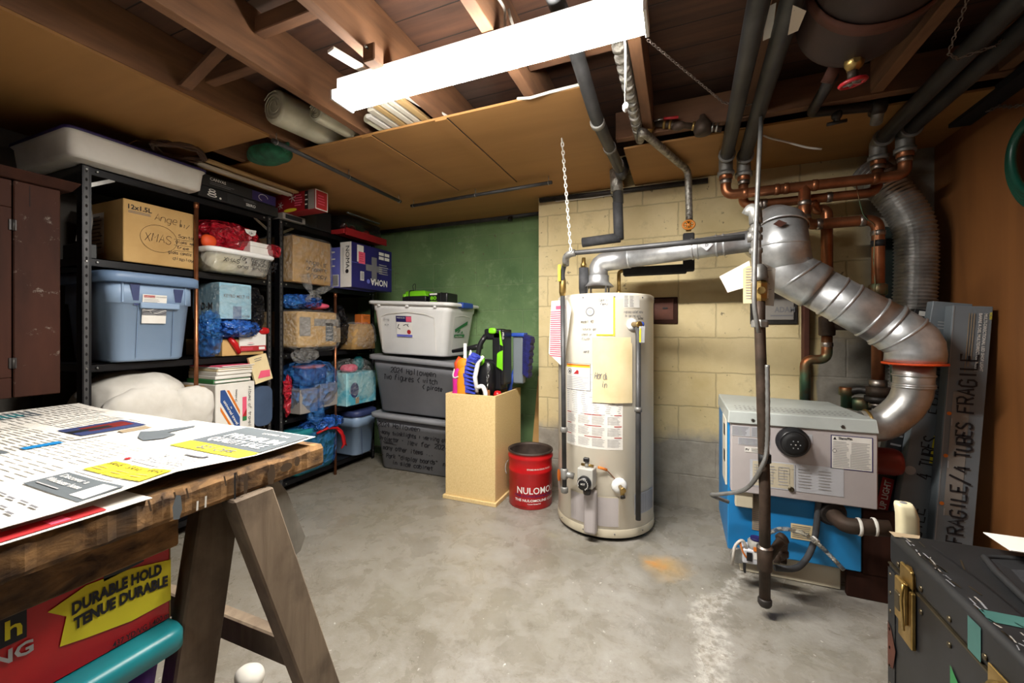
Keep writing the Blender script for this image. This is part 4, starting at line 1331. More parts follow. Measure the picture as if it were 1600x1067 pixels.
single('black_bag', M('film_black').blob((-2.53, 2.47, 1.13), (.11, .07, .17), None, 8, .28, 1.6, 2.4, 5, .955), 'crumpled black plastic bag beside the orange cellophane bag', 'bag')
t = thing('cellophane_bag', 'orange and tan cellophane bag on the shelf edge beside the white tote', 'bag', (-2.45, 2.62, .951))
mb = M('card'); mb.loft([(0, .09, .13, .03), (.16, .09, .11, .03), (.2, .08, .09, .03)], (-2.44, 2.62, .955), None); mb.build('contents', t)
mb = M('orange_glow'); mb.box((-2.44, 2.59, 1.155), (-2.365, 2.69, 1.235), None, .004); mb.text(face_X(-2.365, 2.59, 1.155), 'WEST', .02, .04, .025, 'ink_brown', .06); mb.build('label', t)
M('film_clear').blob((-2.43, 2.62, 1.06), (.105, .125, .11), None, 5, .2, 2, 3.5, 4, .953).build('wrap', t)

# ---- fourth shelf, second unit
t = thing('bagged_parcel', 'grey parcel boxes and orange dish in a clear blue bag drooping off the shelf', 'bag', (-2.48, 2.13, .511))
mb = M('parcel_grey'); mb.box((-2.62, 2.01, .535), (-2.36, 2.155, .70), None, .004); mb.box((-2.62, 2.16, .555), (-2.345, 2.32, .72), None, .004)
S = face_X(-2.345, 2.16, .555); mb.stroke(S, [(.03, .06), (.06, .1), (.09, .1), (.085, .085)], .006, 'ink_black'); mb.build('parcel', t)
mb = M('orange_glow'); mb.loft([(0, .05, .08, .03), (.025, .06, .11, .03)], (-2.44, 2.15, .83), None); mb.loft([(0, .06, .10, .02), (.11, .06, .10, .02)], (-2.44, 2.16, .722), 'tote_navy'); mb.build('dish', t)
mb = M('film_blue'); mb.blob((-2.48, 2.175, .70), (.16, .185, .185), None, 15, .10, 1.3, 3.0, 5, .512); mb.tube([(-2.375, 2.14, .60), (-2.375, 2.15, .49), (-2.375, 2.16, .44)], [.06, .06, .01], None, 12)
mb.build('bag', t)
mb = M('film_red'); mb.blob((-2.415, 1.955, .72), (.022, .03, .08), None, 6, .35, 2.5, 2.2, 4); mb.blob((-2.41, 1.95, .62), (.018, .022, .09), None, 16, .35, 2.5, 2.2, 4, .50)
single('red_tinsel', mb, 'red plastic strands spilling between the shelf posts and the blue bag', 'tinsel')
t = thing('gift_bag', 'turquoise patterned gift box in clear plastic with a pink bow', 'gift bag', (-2.5, 2.63, .511))
mb = M('gift_aqua'); mb.box((-2.66, 2.44, .513), (-2.375, 2.77, .77), None, .006)
S = face_X(-2.375, 2.45, .513); mb.disc(S, .07, .12, .045, 'tote_navy', .002, 20, .06); mb.rect(S, .08, .01, .12, .06, 'suit_tan', .0016); mb.build('box', t)
mb = M('pink_print'); mb.blob((-2.45, 2.54, .80), (.06, .07, .035), None, 5, .3, 2, 2.2, 4); mb.build('bow', t)
mb = M('tote_teal'); mb.blob((-2.50, 2.70, .83), (.04, .05, .06), None, 6, .3, 2, 2.2, 4); mb.build('tissue', t)
M('film_clear').blob((-2.52, 2.605, .69), (.17, .18, .18), None, 17, .10, 1.5, 3.5, 5, .512).build('wrap', t)

# ---- on the floor at the shelves
t = thing('bagged_tote', 'teal tote wrapped in a blue bag tied with red ribbon', 'storage tote', (-2.6, 2.2, .0))
mb = M('tote_teal'); mb.loft([(0, .155, .16, .04), (.02, .17, .175, .045), (.27, .185, .19, .045), (.28, .195, .205, .04), (.32, .195, .205, .04)], (-2.60, 2.205, .0915), None, 5); mb.build('tub', t)
mb = M('film_blue'); mb.blob((-2.595, 2.205, .255), (.205, .2, .165), None, 24, .04, 1.4, 5, 5, .0912); mb.blob((-2.46, 2.28, .42), (.11, .16, .045), 'film_blue_deep', 9, .25, 2, 2.3, 4); mb.build('bag', t)
mb = M('red_enamel'); k0 = Vector((-2.37, 2.33, .38))
mb.tube([k0 + Vector((-.02, -.16, -.01)), k0 + Vector((0, -.08, .015)), k0, k0 + Vector((.0, .05, -.04)), k0 + Vector((.0, .08, -.14)), k0 + Vector((0, .05, -.17))], [.008, .012, .012, .012, .014, .004], None, 8)
mb.build('ribbon', t); mb = M('red_enamel'); mb.tube([k0, k0 + Vector((.0, .07, -.08)), k0 + Vector((0, .10, -.16))], [.008, .012, .005], None, 8); mb.build('ribbon', t)
c = (-2.585, 2.665, .0915)
t, mb, ml = tote('storage_tote', 'light blue tote with a navy lid on the bottom shelf by the grey totes', c, .21, .12, .33, 'tote_blue', 'tote_navy', .035, .88, lipx=.012)
S = face_X(c[0] + .188, 2.665, .095); mb.stroke(S, [(-.06, .25), (-.05, .0)], .004, 'tote_navy', .014); mb.build('tub', t); ml.build('lid', t)

# ================================================================== brown cupboard on the left wall
t = thing('wall_cupboard', 'old brown painted wooden cupboard with worn doors beside the shelves', 'cupboard', (-2.6, .3, .85))
X1, Y0, Y1, Z0, Z1 = -2.30, -.45, .835, .85, 1.665
mb = M('brown_paint'); mb.box((XL + .002, Y0, Z0), (X1 - .022, Y1, Z1), None, .003); mb.build('body', t)
mb = M('brown_paint')
mb.hexa([(XL + .002, Y0 - .03, Z1), (X1 + .01, Y0 - .03, Z1), (X1 + .01, Y1 + .03, Z1), (XL + .002, Y1 + .03, Z1), (XL + .002, Y0 - .05, Z1 + .035), (X1 + .04, Y0 - .05, Z1 + .035), (X1 + .04, Y1 + .05, Z1 + .035), (XL + .002, Y1 + .05, Z1 + .035)], None, .003)
mb.build('cornice', t)
mb = M('brown_paint'); mb.box((X1 - .022, Y1 - .125, Z0), (X1, Y1, Z1 - .002), 'brown_worn', .003); mb.box((X1 - .0005, Y1 - .085, Z1 - .09), (X1 + .0004, Y1 - .083, Z1 - .01), 'dark_interior'); mb.build('stile', t)
for a, b in ((Y1 - .71, Y1 - .13), (Y0, Y1 - .715)):
    mb = M('brown_paint')
    w_ = (b - a) * .34
    for k in range(2):
        pass
    mb.box((X1 - .022, a, Z0), (X1 - .008, b, Z1 - .004))
    mb.box((X1 - .01, a, Z1 - .105), (X1, b, Z1 - .004), 'brown_worn', .002); mb.box((X1 - .01, a, Z0), (X1, b, Z0 + .075), None, .002)
    mb.box((X1 - .01, b - .12, Z0 + .076), (X1, b, Z1 - .106), None, .002); mb.box((X1 - .01, a, Z0 + .076), (X1, a + .10, Z1 - .106), None, .002)
    d = mb.build('door', t)
    for z in (Z0 + .11, Z1 - .19):
        mb = M('iron_black'); mb.box((X1 - .001, b - .008, z), (X1 + .004, b + .012, z + .04), None, .001); mb.tube([(X1 + .004, b + .003, z), (X1 + .004, b + .003, z + .04)], .005, seg=8); mb.build('hinge', d)

# ================================================================== the stack of totes by the green wall
sl1 = lambda x: -.022 * (x + .45)
def wall_tote(z, w0, w1, x0, h, label, shb, shl, name='storage_tote'):
    pass
def grey_tote(c, hx, hy, h, label, sh0, sh1, texts):
    """sh0, sh1: how far the base and the rim sag to one side"""
    t = thing('storage_tote', label, 'storage tote', c, 'dark grey totes in the stack')
    mb = M('tote_grey')
    tp = .87
    secs = [(.0, hx * tp - .012, hy * tp - .012, .045), (.012, hx * tp, hy * tp, .045), (h * .8, hx * .975, hy * .975, .05), (h * .805, hx * .985, hy * .985, .05), (h - .01, hx, hy, .05)]
    rings0 = len(mb.bm.verts)
    mb.loft(secs, c, None, 6)
    S = plane((c[0], c[1] - hy * tp, c[2]), (1, 0, 0), (0, -.13 * hy / h, 1))
    # shallow moulded ribs
    for x, w_ in ((-.07, .012), (.02, .012)):
        p = [S(x - w_, .02, -.004), S(x + w_, .02, -.004), S(x + w_, .02, .006), S(x - w_, .02, .006)]
    for v in mb.bm.verts:
        k = (v.co.z - c[2]) / h
        v.co.z += (sh0 * (1 - k) + sh1 * k) * ((v.co.x - c[0]) / hx + 1) / 2
    SS = lambda a, b, e=.0015: S(a, b, e) + Vector((0, 0, (sh0 * (1 - b / h) + sh1 * b / h) * (a / hx + 1) / 2))
    mb.shape(SS, [(-.075, h * .78), (.005, h * .78), (-.002, .03), (-.012, .03), (-.02, h * .7), (-.06, h * .74)], 'tote_grey', .004) if False else None
    mb.stroke(SS, [(.06, .03), (.03, h * .45), (.02, h * .72), (.0, h * .78), (-.14, h * .78), (-.16, h * .7)], .004, 'tote_grey_lid', .0012) if False else None
    for (s_, a, b, hh, f) in texts:
        if s_ == '_':
            mb.stroke(SS, [(a, b), (a + f, b - .004)], .0045, 'ink_black', .004)
        else:
            mb.ink(SS, s_, a, b, hh, 'ink_black', .0066, f, e=.004)
    mb.build('tub', t)
    ml = M('tote_grey_lid')
    ml.loft([(h - .012, hx + .018, hy + .018, .06), (h - .008, hx + .03, hy + .03, .065), (h + .022, hx + .03, hy + .03, .065), (h + .028, hx + .015, hy + .015, .06), (h + .016, hx - .03, hy - .03, .05)], c, None, 6)
    for v in ml.bm.verts:
        v.co.z += sh1 * ((v.co.x - c[0]) / hx + 1) / 2
    ml.build('lid', t)
    for s_ in (-1, 1):
        mb = M('black_matte'); x = c[0] + s_ * (hx + .02)
        zz = c[2] + h - .06 + (sh1 if s_ > 0 else 0)
        mb.hexa([(x - .012, c[1] - .09, zz), (x + .012, c[1] - .09, zz), (x + .012, c[1] + .09, zz), (x - .012, c[1] + .09, zz), (x - .018, c[1] - .09, zz + .045), (x + .02, c[1] - .09, zz + .045), (x + .02, c[1] + .09, zz + .045), (x - .018, c[1] + .09, zz + .045)], None, .004)
        mb.build('handle', t)
    return t
grey_tote((-1.885, 2.862, .001), .385, .245, .425, 'dark grey tote at the bottom of the stack with a long handwritten list', 0, -.022, [
    ('2024 Halloween', -.34, .345, .036, .40), ('-many twinklights + verving others', -.33, .285, .032, .70), ('-Projector -', -.35, .232, .034, .25), ('_', -.30, .222, 0, .10), ('_', -.29, .212, 0, .12), ('New for 2024', -.06, .225, .036, .36),
    ('- many other items ...', -.35, .16, .034, .52), ('- Park "display boards"  next', -.32, .095, .034, .66), ('in side cabinet', -.22, .045, .032, .38)])
grey_tote((-1.865, 2.862, .462), .425, .245, .425, 'dark grey tote in the middle of the stack marked with two figures', -.022, -.05, [
    ('2024 Halloween', -.24, .325, .042, .42), ('Two figures { witch', -.31, .265, .042, .50), ('{ pirate', .05, .215, .036, .18)])

# white tote on top
t = thing('storage_tote', 'white tote with blue lid handle topping the stack by the green wall', 'storage tote', (-1.93, 2.85, .92))
c = (-1.945, 2.855, .922); hx, hy, h = .365, .225, .41
mb = M('white_plastic')
mb.loft([(0, hx * .84 - .012, hy * .84 - .012, .05), (.012, hx * .84, hy * .84, .05), (h * .84, hx * .965, hy * .965, .055), (h * .86, hx * .985, hy * .985, .055), (h, hx, hy, .055)], c, None, 6)
shf = lambda x, k: (-.022 - .012 * k) * ((x - c[0]) / hx + 1) / 2
S0 = plane((c[0], c[1] - hy * .84 - .002, c[2]), (1, 0, 0), (0, -.105, 1))
S1 = plane((c[0] + hx * .84 + .002, c[1], c[2]), (0, 1, 0), (.135, 0, 1))
for v in mb.bm.verts:
    v.co.z += shf(v.co.x, (v.co.z - c[2]) / h)
SH = lambda S: (lambda a, b, e=.0015: (lambda p: p + Vector((0, 0, shf(p.x, b / h))))(S(a, b, e)))
SA, SB = SH(S0), SH(S1)
# raised moulded frames on the front and the end
fr = [(-.265, .03), (-.265, .30), (-.2, .325), (0, .345), (.16, .33), (.235, .305), (.235, .03)]
mb.stroke(SA, fr, .007, 'white', .003)
mb.stroke(SB, [(-.115, .02), (-.13, .32), (0, .335), (.13, .32), (.115, .02)], .007, 'white', .003)
mb.build('tub', t)
mb = M('white'); 
mb.rect(SA, -.115, .145, .03, .31, 'white', .004); mb.rect(SA, -.115, .262, .03, .31, 'navy_print', .005); mb.rect(SA, -.02, .265, .03, .306, 'pink_print', .006); mb.text(SA, 'MADE IN USA', -.105, .29, .010, 'white', .075, .006)
mb.rect(SA, -.115, .145, .03, .163, 'periwinkle', .005); mb.disc(SA, 0, .185, .018, 'red_print', .005); mb.stroke(SA, [(-.1, .23), (-.09, .245), (-.105, .215), (-.08, .205)], .006, 'ink_black', .005); mb.stroke(SA, [(-.05, .235), (-.02, .245), (-.0, .225)], .006, 'ink_black', .005); mb.stroke(SA, [(-.01, .23), (-.005, .25)], .006, 'ink_black', .005)
mb.build('paper_label', t)
mb = M('green_print'); mb.shape(SB, [(-.10, .22), (-.02, .25), (.09, .29), (.09, .26), (0, .23), (-.09, .195)], 'green_print', .004); mb.rect(SB, -.1, .155, .06, .178, 'green_print', .004); mb.text(SB, 'Sterilite', -.085, .158, .012, 'white', .11, .005); mb.shape(SB, [(-.06, .19), (-.03, .215), (-.01, .22), (-.03, .195)], 'green_print', .004); mb.shape(SB, [(.0, .185), (.03, .19), (.02, .21)], 'green_print', .004); mb.build('emblem', t)
mb = M('ink_pale'); mb.ink(SA, 'Bins', -.24, .27, .02, 'ink_pale', .003, .06, e=.004); mb.ink(SA, 'mix', -.23, .23, .018, 'ink_pale', .003, .04, e=.004); mb.build('lettering', t)
ml = M('white_plastic')
ml.loft([(h - .014, hx + .006, hy + .006, .06), (h - .012, hx + .028, hy + .028, .065), (h + .006, hx + .03, hy + .03, .065), (h + .014, hx + .02, hy + .02, .06), (h + .006, hx - .03, hy - .03, .05)], c, None, 6)
for x in (-.27, .0, .25):
    ml.box((c[0] + x - .01, c[1] - hy - .024, c[2] + h - .03), (c[0] + x + .01, c[1] - hy - .002, c[2] + h - .012), None, .003)
for v in ml.bm.verts:
    v.co.z += shf(v.co.x, 1)
ml.build('lid', t)
mb = M('handle_blue'); x = c[0] + hx; mb.box((x - .012, c[1] - .085, c[2] + h - .055), (x + .04, c[1] + .085, c[2] + h - .012), None, .008, 2)
mb.box((x - .012, c[1] - .085, c[2] + h - .02), (x + .036, c[1] + .085, c[2] + h - .012 - .012), None, .004)
mb.build('handle', t)

# charger and battery on the white tote
t = thing('battery_charger', 'lime green and black battery charger on the white tote', 'charger', (-2.03, 2.9, 1.338))
zc = 1.3315
mb = M('black_plastic'); mb.box((-2.13, 2.80, zc), (-1.90, 2.99, zc + .055), None, .008, 2); mb.build('base', t)
mb = M('lime'); mb.hexa([(-2.125, 2.802, zc + .05), (-1.895, 2.802, zc + .05), (-1.895, 2.985, zc + .05), (-2.125, 2.985, zc + .05), (-2.11, 2.82, zc + .10), (-1.93, 2.82, zc + .10), (-1.93, 2.97, zc + .10), (-2.11, 2.97, zc + .10)], None, .012, 2)
mb.box((-2.13, 2.801, zc + .03), (-2.10, 2.83, zc + .075), 'lime', .006); mb.build('cover', t)
mb = M('black_matte'); mb.tube([(-2.06, 2.795, zc + .01), (-2.06, 2.80, zc + .10), (-2.06, 2.87, zc + .106), (-2.06, 2.96, zc + .10)], .004, seg=6, fil=.02); mb.tube([(-2.06, 2.86, zc + .107), (-2.08, 2.87, zc + .15), (-2.055, 2.88, zc + .17), (-2.05, 2.87, zc + .11)], .003, seg=6, fil=.02); mb.build('strap', t)
t = thing('battery_pack', 'black battery pack marked 80 beside the lime charger', 'battery', (-1.80, 2.88, 1.331))
zc = 1.3195
mb = M('black_plastic'); mb.box((-1.875, 2.80, zc), (-1.70, 2.97, zc + .085), None, .012, 2); mb.box((-1.76, 2.795, zc + .01), (-1.755, 2.975, zc + .088), 'black_matte', .002)
S = face_Y(-1.875, 2.80, zc); mb.text(S, '80', .02, .03, .028, 'lime', .06, .004, .03); mb.rect(S, .015, .068, .085, .082, 'white', .004); mb.stroke(S, [(.02, .018), (.085, .018), (.085, .01), (.02, .01), (.02, .018)], .004, 'lime', .004); mb.build('case', t)

# ================================================================== chipboard bin with brushes and yard tools
t = thing('chipboard_bin', 'tall open chipboard bin holding brushes and green yard tools', 'bin', (-1.25, 2.57, 0))
X0, X1, Y0, Y1, H = -1.43, -1.07, 2.335, 2.78, .69
for nm, lo, hi in (('front_panel', (X0, Y0, .025), (X1, Y0 + .014, H)), ('side_panel', (X1 - .014, Y0 + .0145, .025), (X1, Y1 - .0145, H)), ('side_panel', (X0, Y0 + .0145, .025), (X0 + .014, Y1 - .0145, H)), ('back_panel', (X0, Y1 - .014, .025), (X1, Y1, H))):
    mb = M('chipboard'); mb.box(lo, hi, None, .0015); mb.build(nm, t)
mb = M('chipboard'); mb.box((X0 - .014, Y0 - .014, .0), (X1 + .012, Y1, .0245), None, .002); mb.build('plinth', t)
mb = M('card'); mb.hexa([(-1.045, 2.90, 0), (-.955, 2.90, 0), (-.955, 2.91, 0), (-1.045, 2.91, 0), (-1.045, 3.1, .74), (-.952, 3.1, .74), (-.952, 3.11, .74), (-1.045, 3.11, .74)])
single('cardboard_sheet', mb, 'strip of tan cardboard leaning on the green wall behind the bin', 'cardboard')

def fall(z):   # a point inside the bin
    return z
# spray bottles / bright bags
t = thing('glove_bundle', 'pink and orange rubber gloves around bottles in the chipboard bin', 'gloves', (-1.36, 2.42, .60))
mb = M('magenta'); mb.blob((-1.370, 2.405, .735), (.042, .03, .125), None, 3, .18, 2.4, 2.6, 4); mb.build('pink_glove', t)
mb = M('orange_cloth'); mb.blob((-1.322, 2.395, .735), (.046, .032, .13), None, 6, .15, 2.4, 2.8, 4); mb.blob((-1.345, 2.42, .865), (.045, .03, .05), None, 8, .2, 3, 2.3, 4); mb.build('orange_glove', t)
mb = M('orange_red'); mb.tube([(-1.385, 2.41, .83), (-1.392, 2.42, .88), (-1.375, 2.43, .925)], [.018, .02, .012], seg=10); mb.build('red_cuff', t)
mb = M('rope_white'); mb.tube([(-1.40, 2.40, .845), (-1.405, 2.385, .80), (-1.385, 2.375, .785), (-1.35, 2.37, .80), (-1.31, 2.375, .79)], .005, seg=6, fil=.015); mb.build('tie', t)
mb = M('white_plastic'); mb.tube([(-1.352, 2.46, .70), (-1.352, 2.46, 1.015)], .011, seg=12); mb.lathe([(.02, .0), (.02, .1), (.012, .13)], (-1.352, 2.46, .60), m=None, seg=12)
single('white_rod', mb, 'white plastic rod standing among the gloves in the bin', 'rod')
mb = M('yellow_print'); mb.lathe([(.028, 0), (.03, .22), (.024, .27), (.012, .285), (.012, .30)], (-1.315, 2.47, .62), m=None, seg=16); mb.lathe([(.014, 0), (.012, .02), (.004, .05)], (-1.315, 2.47, .92), m='white_plastic', seg=12)
single('yellow_bottle', mb, 'yellow squeeze bottle with white nozzle in the bin', 'bottle')

def brush(name, label, base, pts, n, m, rad, spread, handle, hm, seed):
    t = thing(name, label, 'brush', base)
    return t
# hand brush with blue bristles
t = thing('hand_brush', 'blue bristled hand brush with white handle in the chipboard bin', 'brush', (-1.24, 2.40, .6))
mb = M('bristle_blue')
sp = [Vector((-1.235, 2.385, .70)), Vector((-1.25, 2.385, .80)), Vector((-1.225, 2.385, .90)), Vector((-1.19, 2.385, .935))]
rr_ = []
for k in range(13):
    f = k / 12; i = min(int(f * 3), 2); p = sp[i].lerp(sp[i + 1], f * 3 - i)
    rr_.append(p)
for k, p in enumerate(rr_):
    d = Vector((-.058, -.012 + .006 * (k % 2), .012)); d2 = Vector((0, .04, 0))
    mb.hexa([p - d2 * .5 + Vector((0, 0, -.009)), p + Vector((.004, 0, -.009)) - d2 * .5, p + d2 * .5 + Vector((.004, 0, -.009)), p + d2 * .5 + Vector((0, 0, -.009)), p - d2 * .5 + d + Vector((0, 0, -.012)), p - d2 * .5 + d + Vector((0, 0, .012)), p + d2 * .5 + d + Vector((0, 0, .012)), p + d2 * .5 + d + Vector((0, 0, -.012))])
mb.build('bristles', t)
mb = M('white_plastic'); mb.tube([Vector(p) + Vector((.012, 0, 0)) for p in sp] , [.012, .016, .015, .01], seg=10)
mb.tube([(-1.222, 2.385, .73), (-1.185, 2.39, .745), (-1.165, 2.395, .70), (-1.168, 2.40, .55)], .015, seg=10, fil=.04); mb.build('handle', t)

DZ = .08
# leaf blower: dark body with lime panels
t = thing('yard_blower', 'black and lime cordless yard tool standing handle up in the bin', 'power tool', (-1.14, 2.55, .5))
mb = M('black_plastic')
mb.box((-1.17, 2.50, .62), (-1.10, 2.60, 1.02), None, .015, 2); mb.box((-1.23, 2.50, .96), (-1.10, 2.60, 1.035), None, .015, 2)
mb.box((-1.10, 2.48, .66), (-1.045 - .03, 2.62, 1.03), None, .008, 2) 
mb.blob((-1.20, 2.50, .70), (.06, .07, .13), None, 2, .05, 2, 3, 4)
[setattr(v.co, 'z', v.co.z + DZ) for v in mb.bm.verts]; mb.build('body', t)
mb = M('black_plastic'); mb.tube([(-1.215, 2.50, .99), (-1.25, 2.48, .93), (-1.265, 2.47, .83), (-1.24, 2.47, .78)], .018, seg=12, fil=.03); [setattr(v.co, 'z', v.co.z + DZ) for v in mb.bm.verts]; mb.build('handle', t)
for p, h in (((-1.165, 2.498, 1.02), (.028, .012, .02)), ((-1.262, 2.455, .835), (.02, .014, .028)), ((-1.225, 2.455, .815), (.022, .014, .04))):
    mb = M('lime'); mb.blob(p, h, None, 1, .02, 1, 3, 3); [setattr(v.co, 'z', v.co.z + DZ) for v in mb.bm.verts]; mb.build('button', t)
mb = M('lime'); mb.hexa([(-1.13, 2.478, .78), (-1.078, 2.478, .75), (-1.078, 2.50, .75), (-1.13, 2.50, .78), (-1.125, 2.478, .87), (-1.078, 2.478, .90), (-1.078, 2.50, .90), (-1.125, 2.50, .87)], None, .006)
mb.hexa([(-1.10, 2.476, .93), (-1.08, 2.476, .92), (-1.08, 2.49, .92), (-1.10, 2.49, .93), (-1.105, 2.476, 1.02), (-1.098, 2.476, 1.02), (-1.098, 2.49, 1.02), (-1.105, 2.49, 1.02)]); [setattr(v.co, 'z', v.co.z + DZ) for v in mb.bm.verts]; mb.build('panel', t)
mb = M('white'); mb.text(plane((-1.082, 2.475, 1.01), (0, 0, -1), (1, 0, 0)), 'PRO', 0, 0, .012, 'white', .045); [setattr(v.co, 'z', v.co.z + DZ) for v in mb.bm.verts]; mb.build('lettering', t)
chain('brush_chain', 0, 0, 'small metal chain dangling down the front of the yard tool', pts=[(-1.165, 2.455, .88), (-1.168, 2.42, .765)], r=.007, wire=.002, m='bolt_metal')
mb = M('brush_brown'); mb.hexa([(-1.195, 2.40, .60), (-1.135, 2.40, .60), (-1.135, 2.42, .60), (-1.195, 2.42, .60), (-1.185, 2.405, .715), (-1.145, 2.405, .715), (-1.145, 2.42, .715), (-1.185, 2.42, .715)], None, .003); mb.tube([(-1.165, 2.412, .715), (-1.16, 2.42, .76)], .004, 'bolt_metal', 6)
single('small_broom', mb, 'small brown whisk standing in front of the black yard tool', 'brush')
# push broom head with navy bristles
DZ = .075
t = thing('push_broom', 'broom head with navy bristles and blue block upright in the bin', 'broom', (-1.07, 2.66, .6))
mb = M('led_grey'); mb.box((-1.075, 2.64, .66), (-1.0, 2.70, 1.0), None, .01, 2); [setattr(v.co, 'z', v.co.z + DZ) for v in mb.bm.verts]; mb.build('dust_pan', t)
mb = M('handle_blue'); mb.box((-1.085, 2.625, .985), (-.985, 2.70, 1.012), None, .008, 2); [setattr(v.co, 'z', v.co.z + DZ) for v in mb.bm.verts]; mb.build('block', t); mb = M('handle_blue'); mb.tube([(-1.115, 2.66, .05), (-1.105, 2.66, .72), (-1.05, 2.66, .86)], .018, seg=12); mb.build('handle', t)
mb = M('bristle_navy')
for k in range(22):
    z = .735 + k * .0125; o_ = .01 * sin(k * 1.7)
    x0 = -1.0 + (k / 22) ** 2 * .005
    mb.hexa([(x0, 2.63, z - .005), (x0 + .05 + .02 * k / 22 + o_ * .4, 2.60, z - .03), (x0 + .05 + .02 * k / 22 + o_ * .4, 2.68, z - .03), (x0, 2.70, z - .005), (x0, 2.63, z + .006), (x0 + .05 + .02 * k / 22 + o_ * .4, 2.60, z - .014), (x0 + .05 + .02 * k / 22 + o_ * .4, 2.68, z - .014), (x0, 2.70, z + .006)])
[setattr(v.co, 'z', v.co.z + DZ) for v in mb.bm.verts]; mb.build('bristles', t)
mb = M('black_plastic'); mb.tube([(-1.475, 2.50, .957), (-1.30, 2.52, .988), (-1.255, 2.53, .996)], [.012, .02, .02], seg=12)
single('black_tube', mb, 'black tapered tube lying across the bin towards the white tote', 'tube')
mb = M('green_print'); mb.blob((-1.035, 2.56, .735), (.028, .03, .025), None, 2, .05, 1, 2.5, 3); mb.lathe([(.012, 0), (.014, .06)], (-1.04, 2.56, .66), m=None, seg=10)
single('green_knob', mb, 'dull green knob poking out beside the broom bristles', 'knob') if False else mb.bm.free()
mb = M('red_enamel'); mb.lathe([(.001, .05), (.02, .045), (.028, .025), (.028, 0)][::-1], (-1.105, 2.45, .66), m=None, seg=14)  # domed red cap at the rim of the bin
single('red_cap', mb, 'red rounded cap showing at the rim of the bin', 'ball')

# ================================================================== red pail
t = thing('metal_pail', 'old red metal pail with white lettering beside the water heater', 'pail', (-.892, 2.494, 0))
bx, by, br = -.892, 2.494, .138
mb = M('red_enamel')
mb.lathe([(.118, .004), (br - .004, .0), (br, .006), (br, .215), (br + .004, .222), (br, .229), (br, .287), (br + .006, .30), (br + .007, .31), (br + .001, .318), (br + .001, .33), (br + .006, .338)], (bx, by, 0), m=None, seg=48, cap1=False)
S = drum(bx, by, br, 0, radians(-72))
mb.text(S, 'NULOMOLINE', -.082, .100, .040, 'white', .335, .002, .012)
mb.text(S, 'THE CONCENTRATED', -.10, .080, .012, 'navy_print', .26, .002, .01)
mb.text(S, 'THE NULOMOLINE COMPANY', -.098, .052, .015, 'white', .335, .002, .02)
mb.text(S, 'Canaan Street NY', -.015, .035, .008, 'white', .085, .002, .02)
mb.text(S, 'STORE IN A COOL PLACE', -.018, .245, .009, 'white', .16, .002, .02)
mb.rect(S, -.1, .012, -.02, .018, 'red_dark', .001, 6)
for v in mb.bm.verts:
    pass
mb.build('bucket', t)
mb = M('rim_rust'); mb.lathe([(br + .007, .336), (br + .006, .345), (br - .004, .345), (br - .006, .33), (br - .006, .06), (.001, .055)], (bx, by, 0), m=None, seg=48, cap0=False); mb.build('inside', t)
mb = M('bolt_metal'); 
for s_ in (-1, 1):
    a = radians(190 if s_ < 0 else 10)
    mb.lathe([(.014, 0), (.014, .004), (.006, .01)], (bx + (br) * cos(a), by + br * sin(a), .258), (cos(a), sin(a), 0), None, 10)
mb.build('ear', t) if False else None
ea = radians(190)
q = Vector((bx + br * cos(ea), by + br * sin(ea), .258))
mb.bm.free(); mb = M('iron_fitting')
mb.tube([q + Vector((-.006, 0, 0)), q + Vector((-.022, -.01, -.02)), q + Vector((-.018, -.03, -.055)), q + Vector((.0, -.05, -.075))], .0025, 'iron_fitting', 6, fil=.015)
mb.build('bail', t)

# ================================================================== water heater
hx_, hy_, hr, HT = -.406, 2.427, .27, 1.30
t = thing('water_heater', 'tall cream cylindrical water heater papered with labels and notes', 'water heater', (hx_, hy_, 0))
mb = M('heater_cream'); mb.lathe([(.1, .02), (hr - .004, .02), (hr, .026), (hr, HT - .045), (hr + .002, HT - .04), (hr + .002, HT - .008), (hr - .012, HT), (.001, HT + .012)], (hx_, hy_, 0), m=None, seg=72, cap0=True)
mb.lathe([(hr - .02, .0), (hr - .02, .021)], (hx_, hy_, 0), m='black_matte', seg=48)
mb.lathe([(hr + .0015, .022), (hr + .0035, .03), (hr + .0035, .062), (hr + .001, .066)], (hx_, hy_, 0), m='heater_band', seg=72, cap0=False, cap1=False)
for k in range(8):
    a = radians(-140 + k * 35); mb.lathe([(.005, 0), (.003, .003)], (hx_ + (hr + .003) * cos(a), hy_ + (hr + .003) * sin(a), HT - .022), (cos(a), sin(a), 0), 'ink_grey', 6); mb.lathe([(.004, 0), (.003, .003)], (hx_ + (hr + .003) * cos(a), hy_ + (hr + .003) * sin(a), .045), (cos(a), sin(a), 0), 'ink_grey', 6)
mtank = mb
PH = -80.5


def cyl_at(px, py, rad=hr):
    """the tank surface met by a sight line, as (arc, height)"""
    r = ray(px, py); a = r[0] ** 2 + r[1] ** 2; b = r[0] * hx_ + r[1] * hy_; c = hx_ ** 2 + hy_ ** 2 - rad ** 2
    d = (b - math.sqrt(max(b * b - a * c, 0))) / a
    p = (d * r[0] - hx_, d * r[1] - hy_)
    return (math.atan2(p[1], p[0]) - radians(PH)) * rad, EYE + d * r[2]


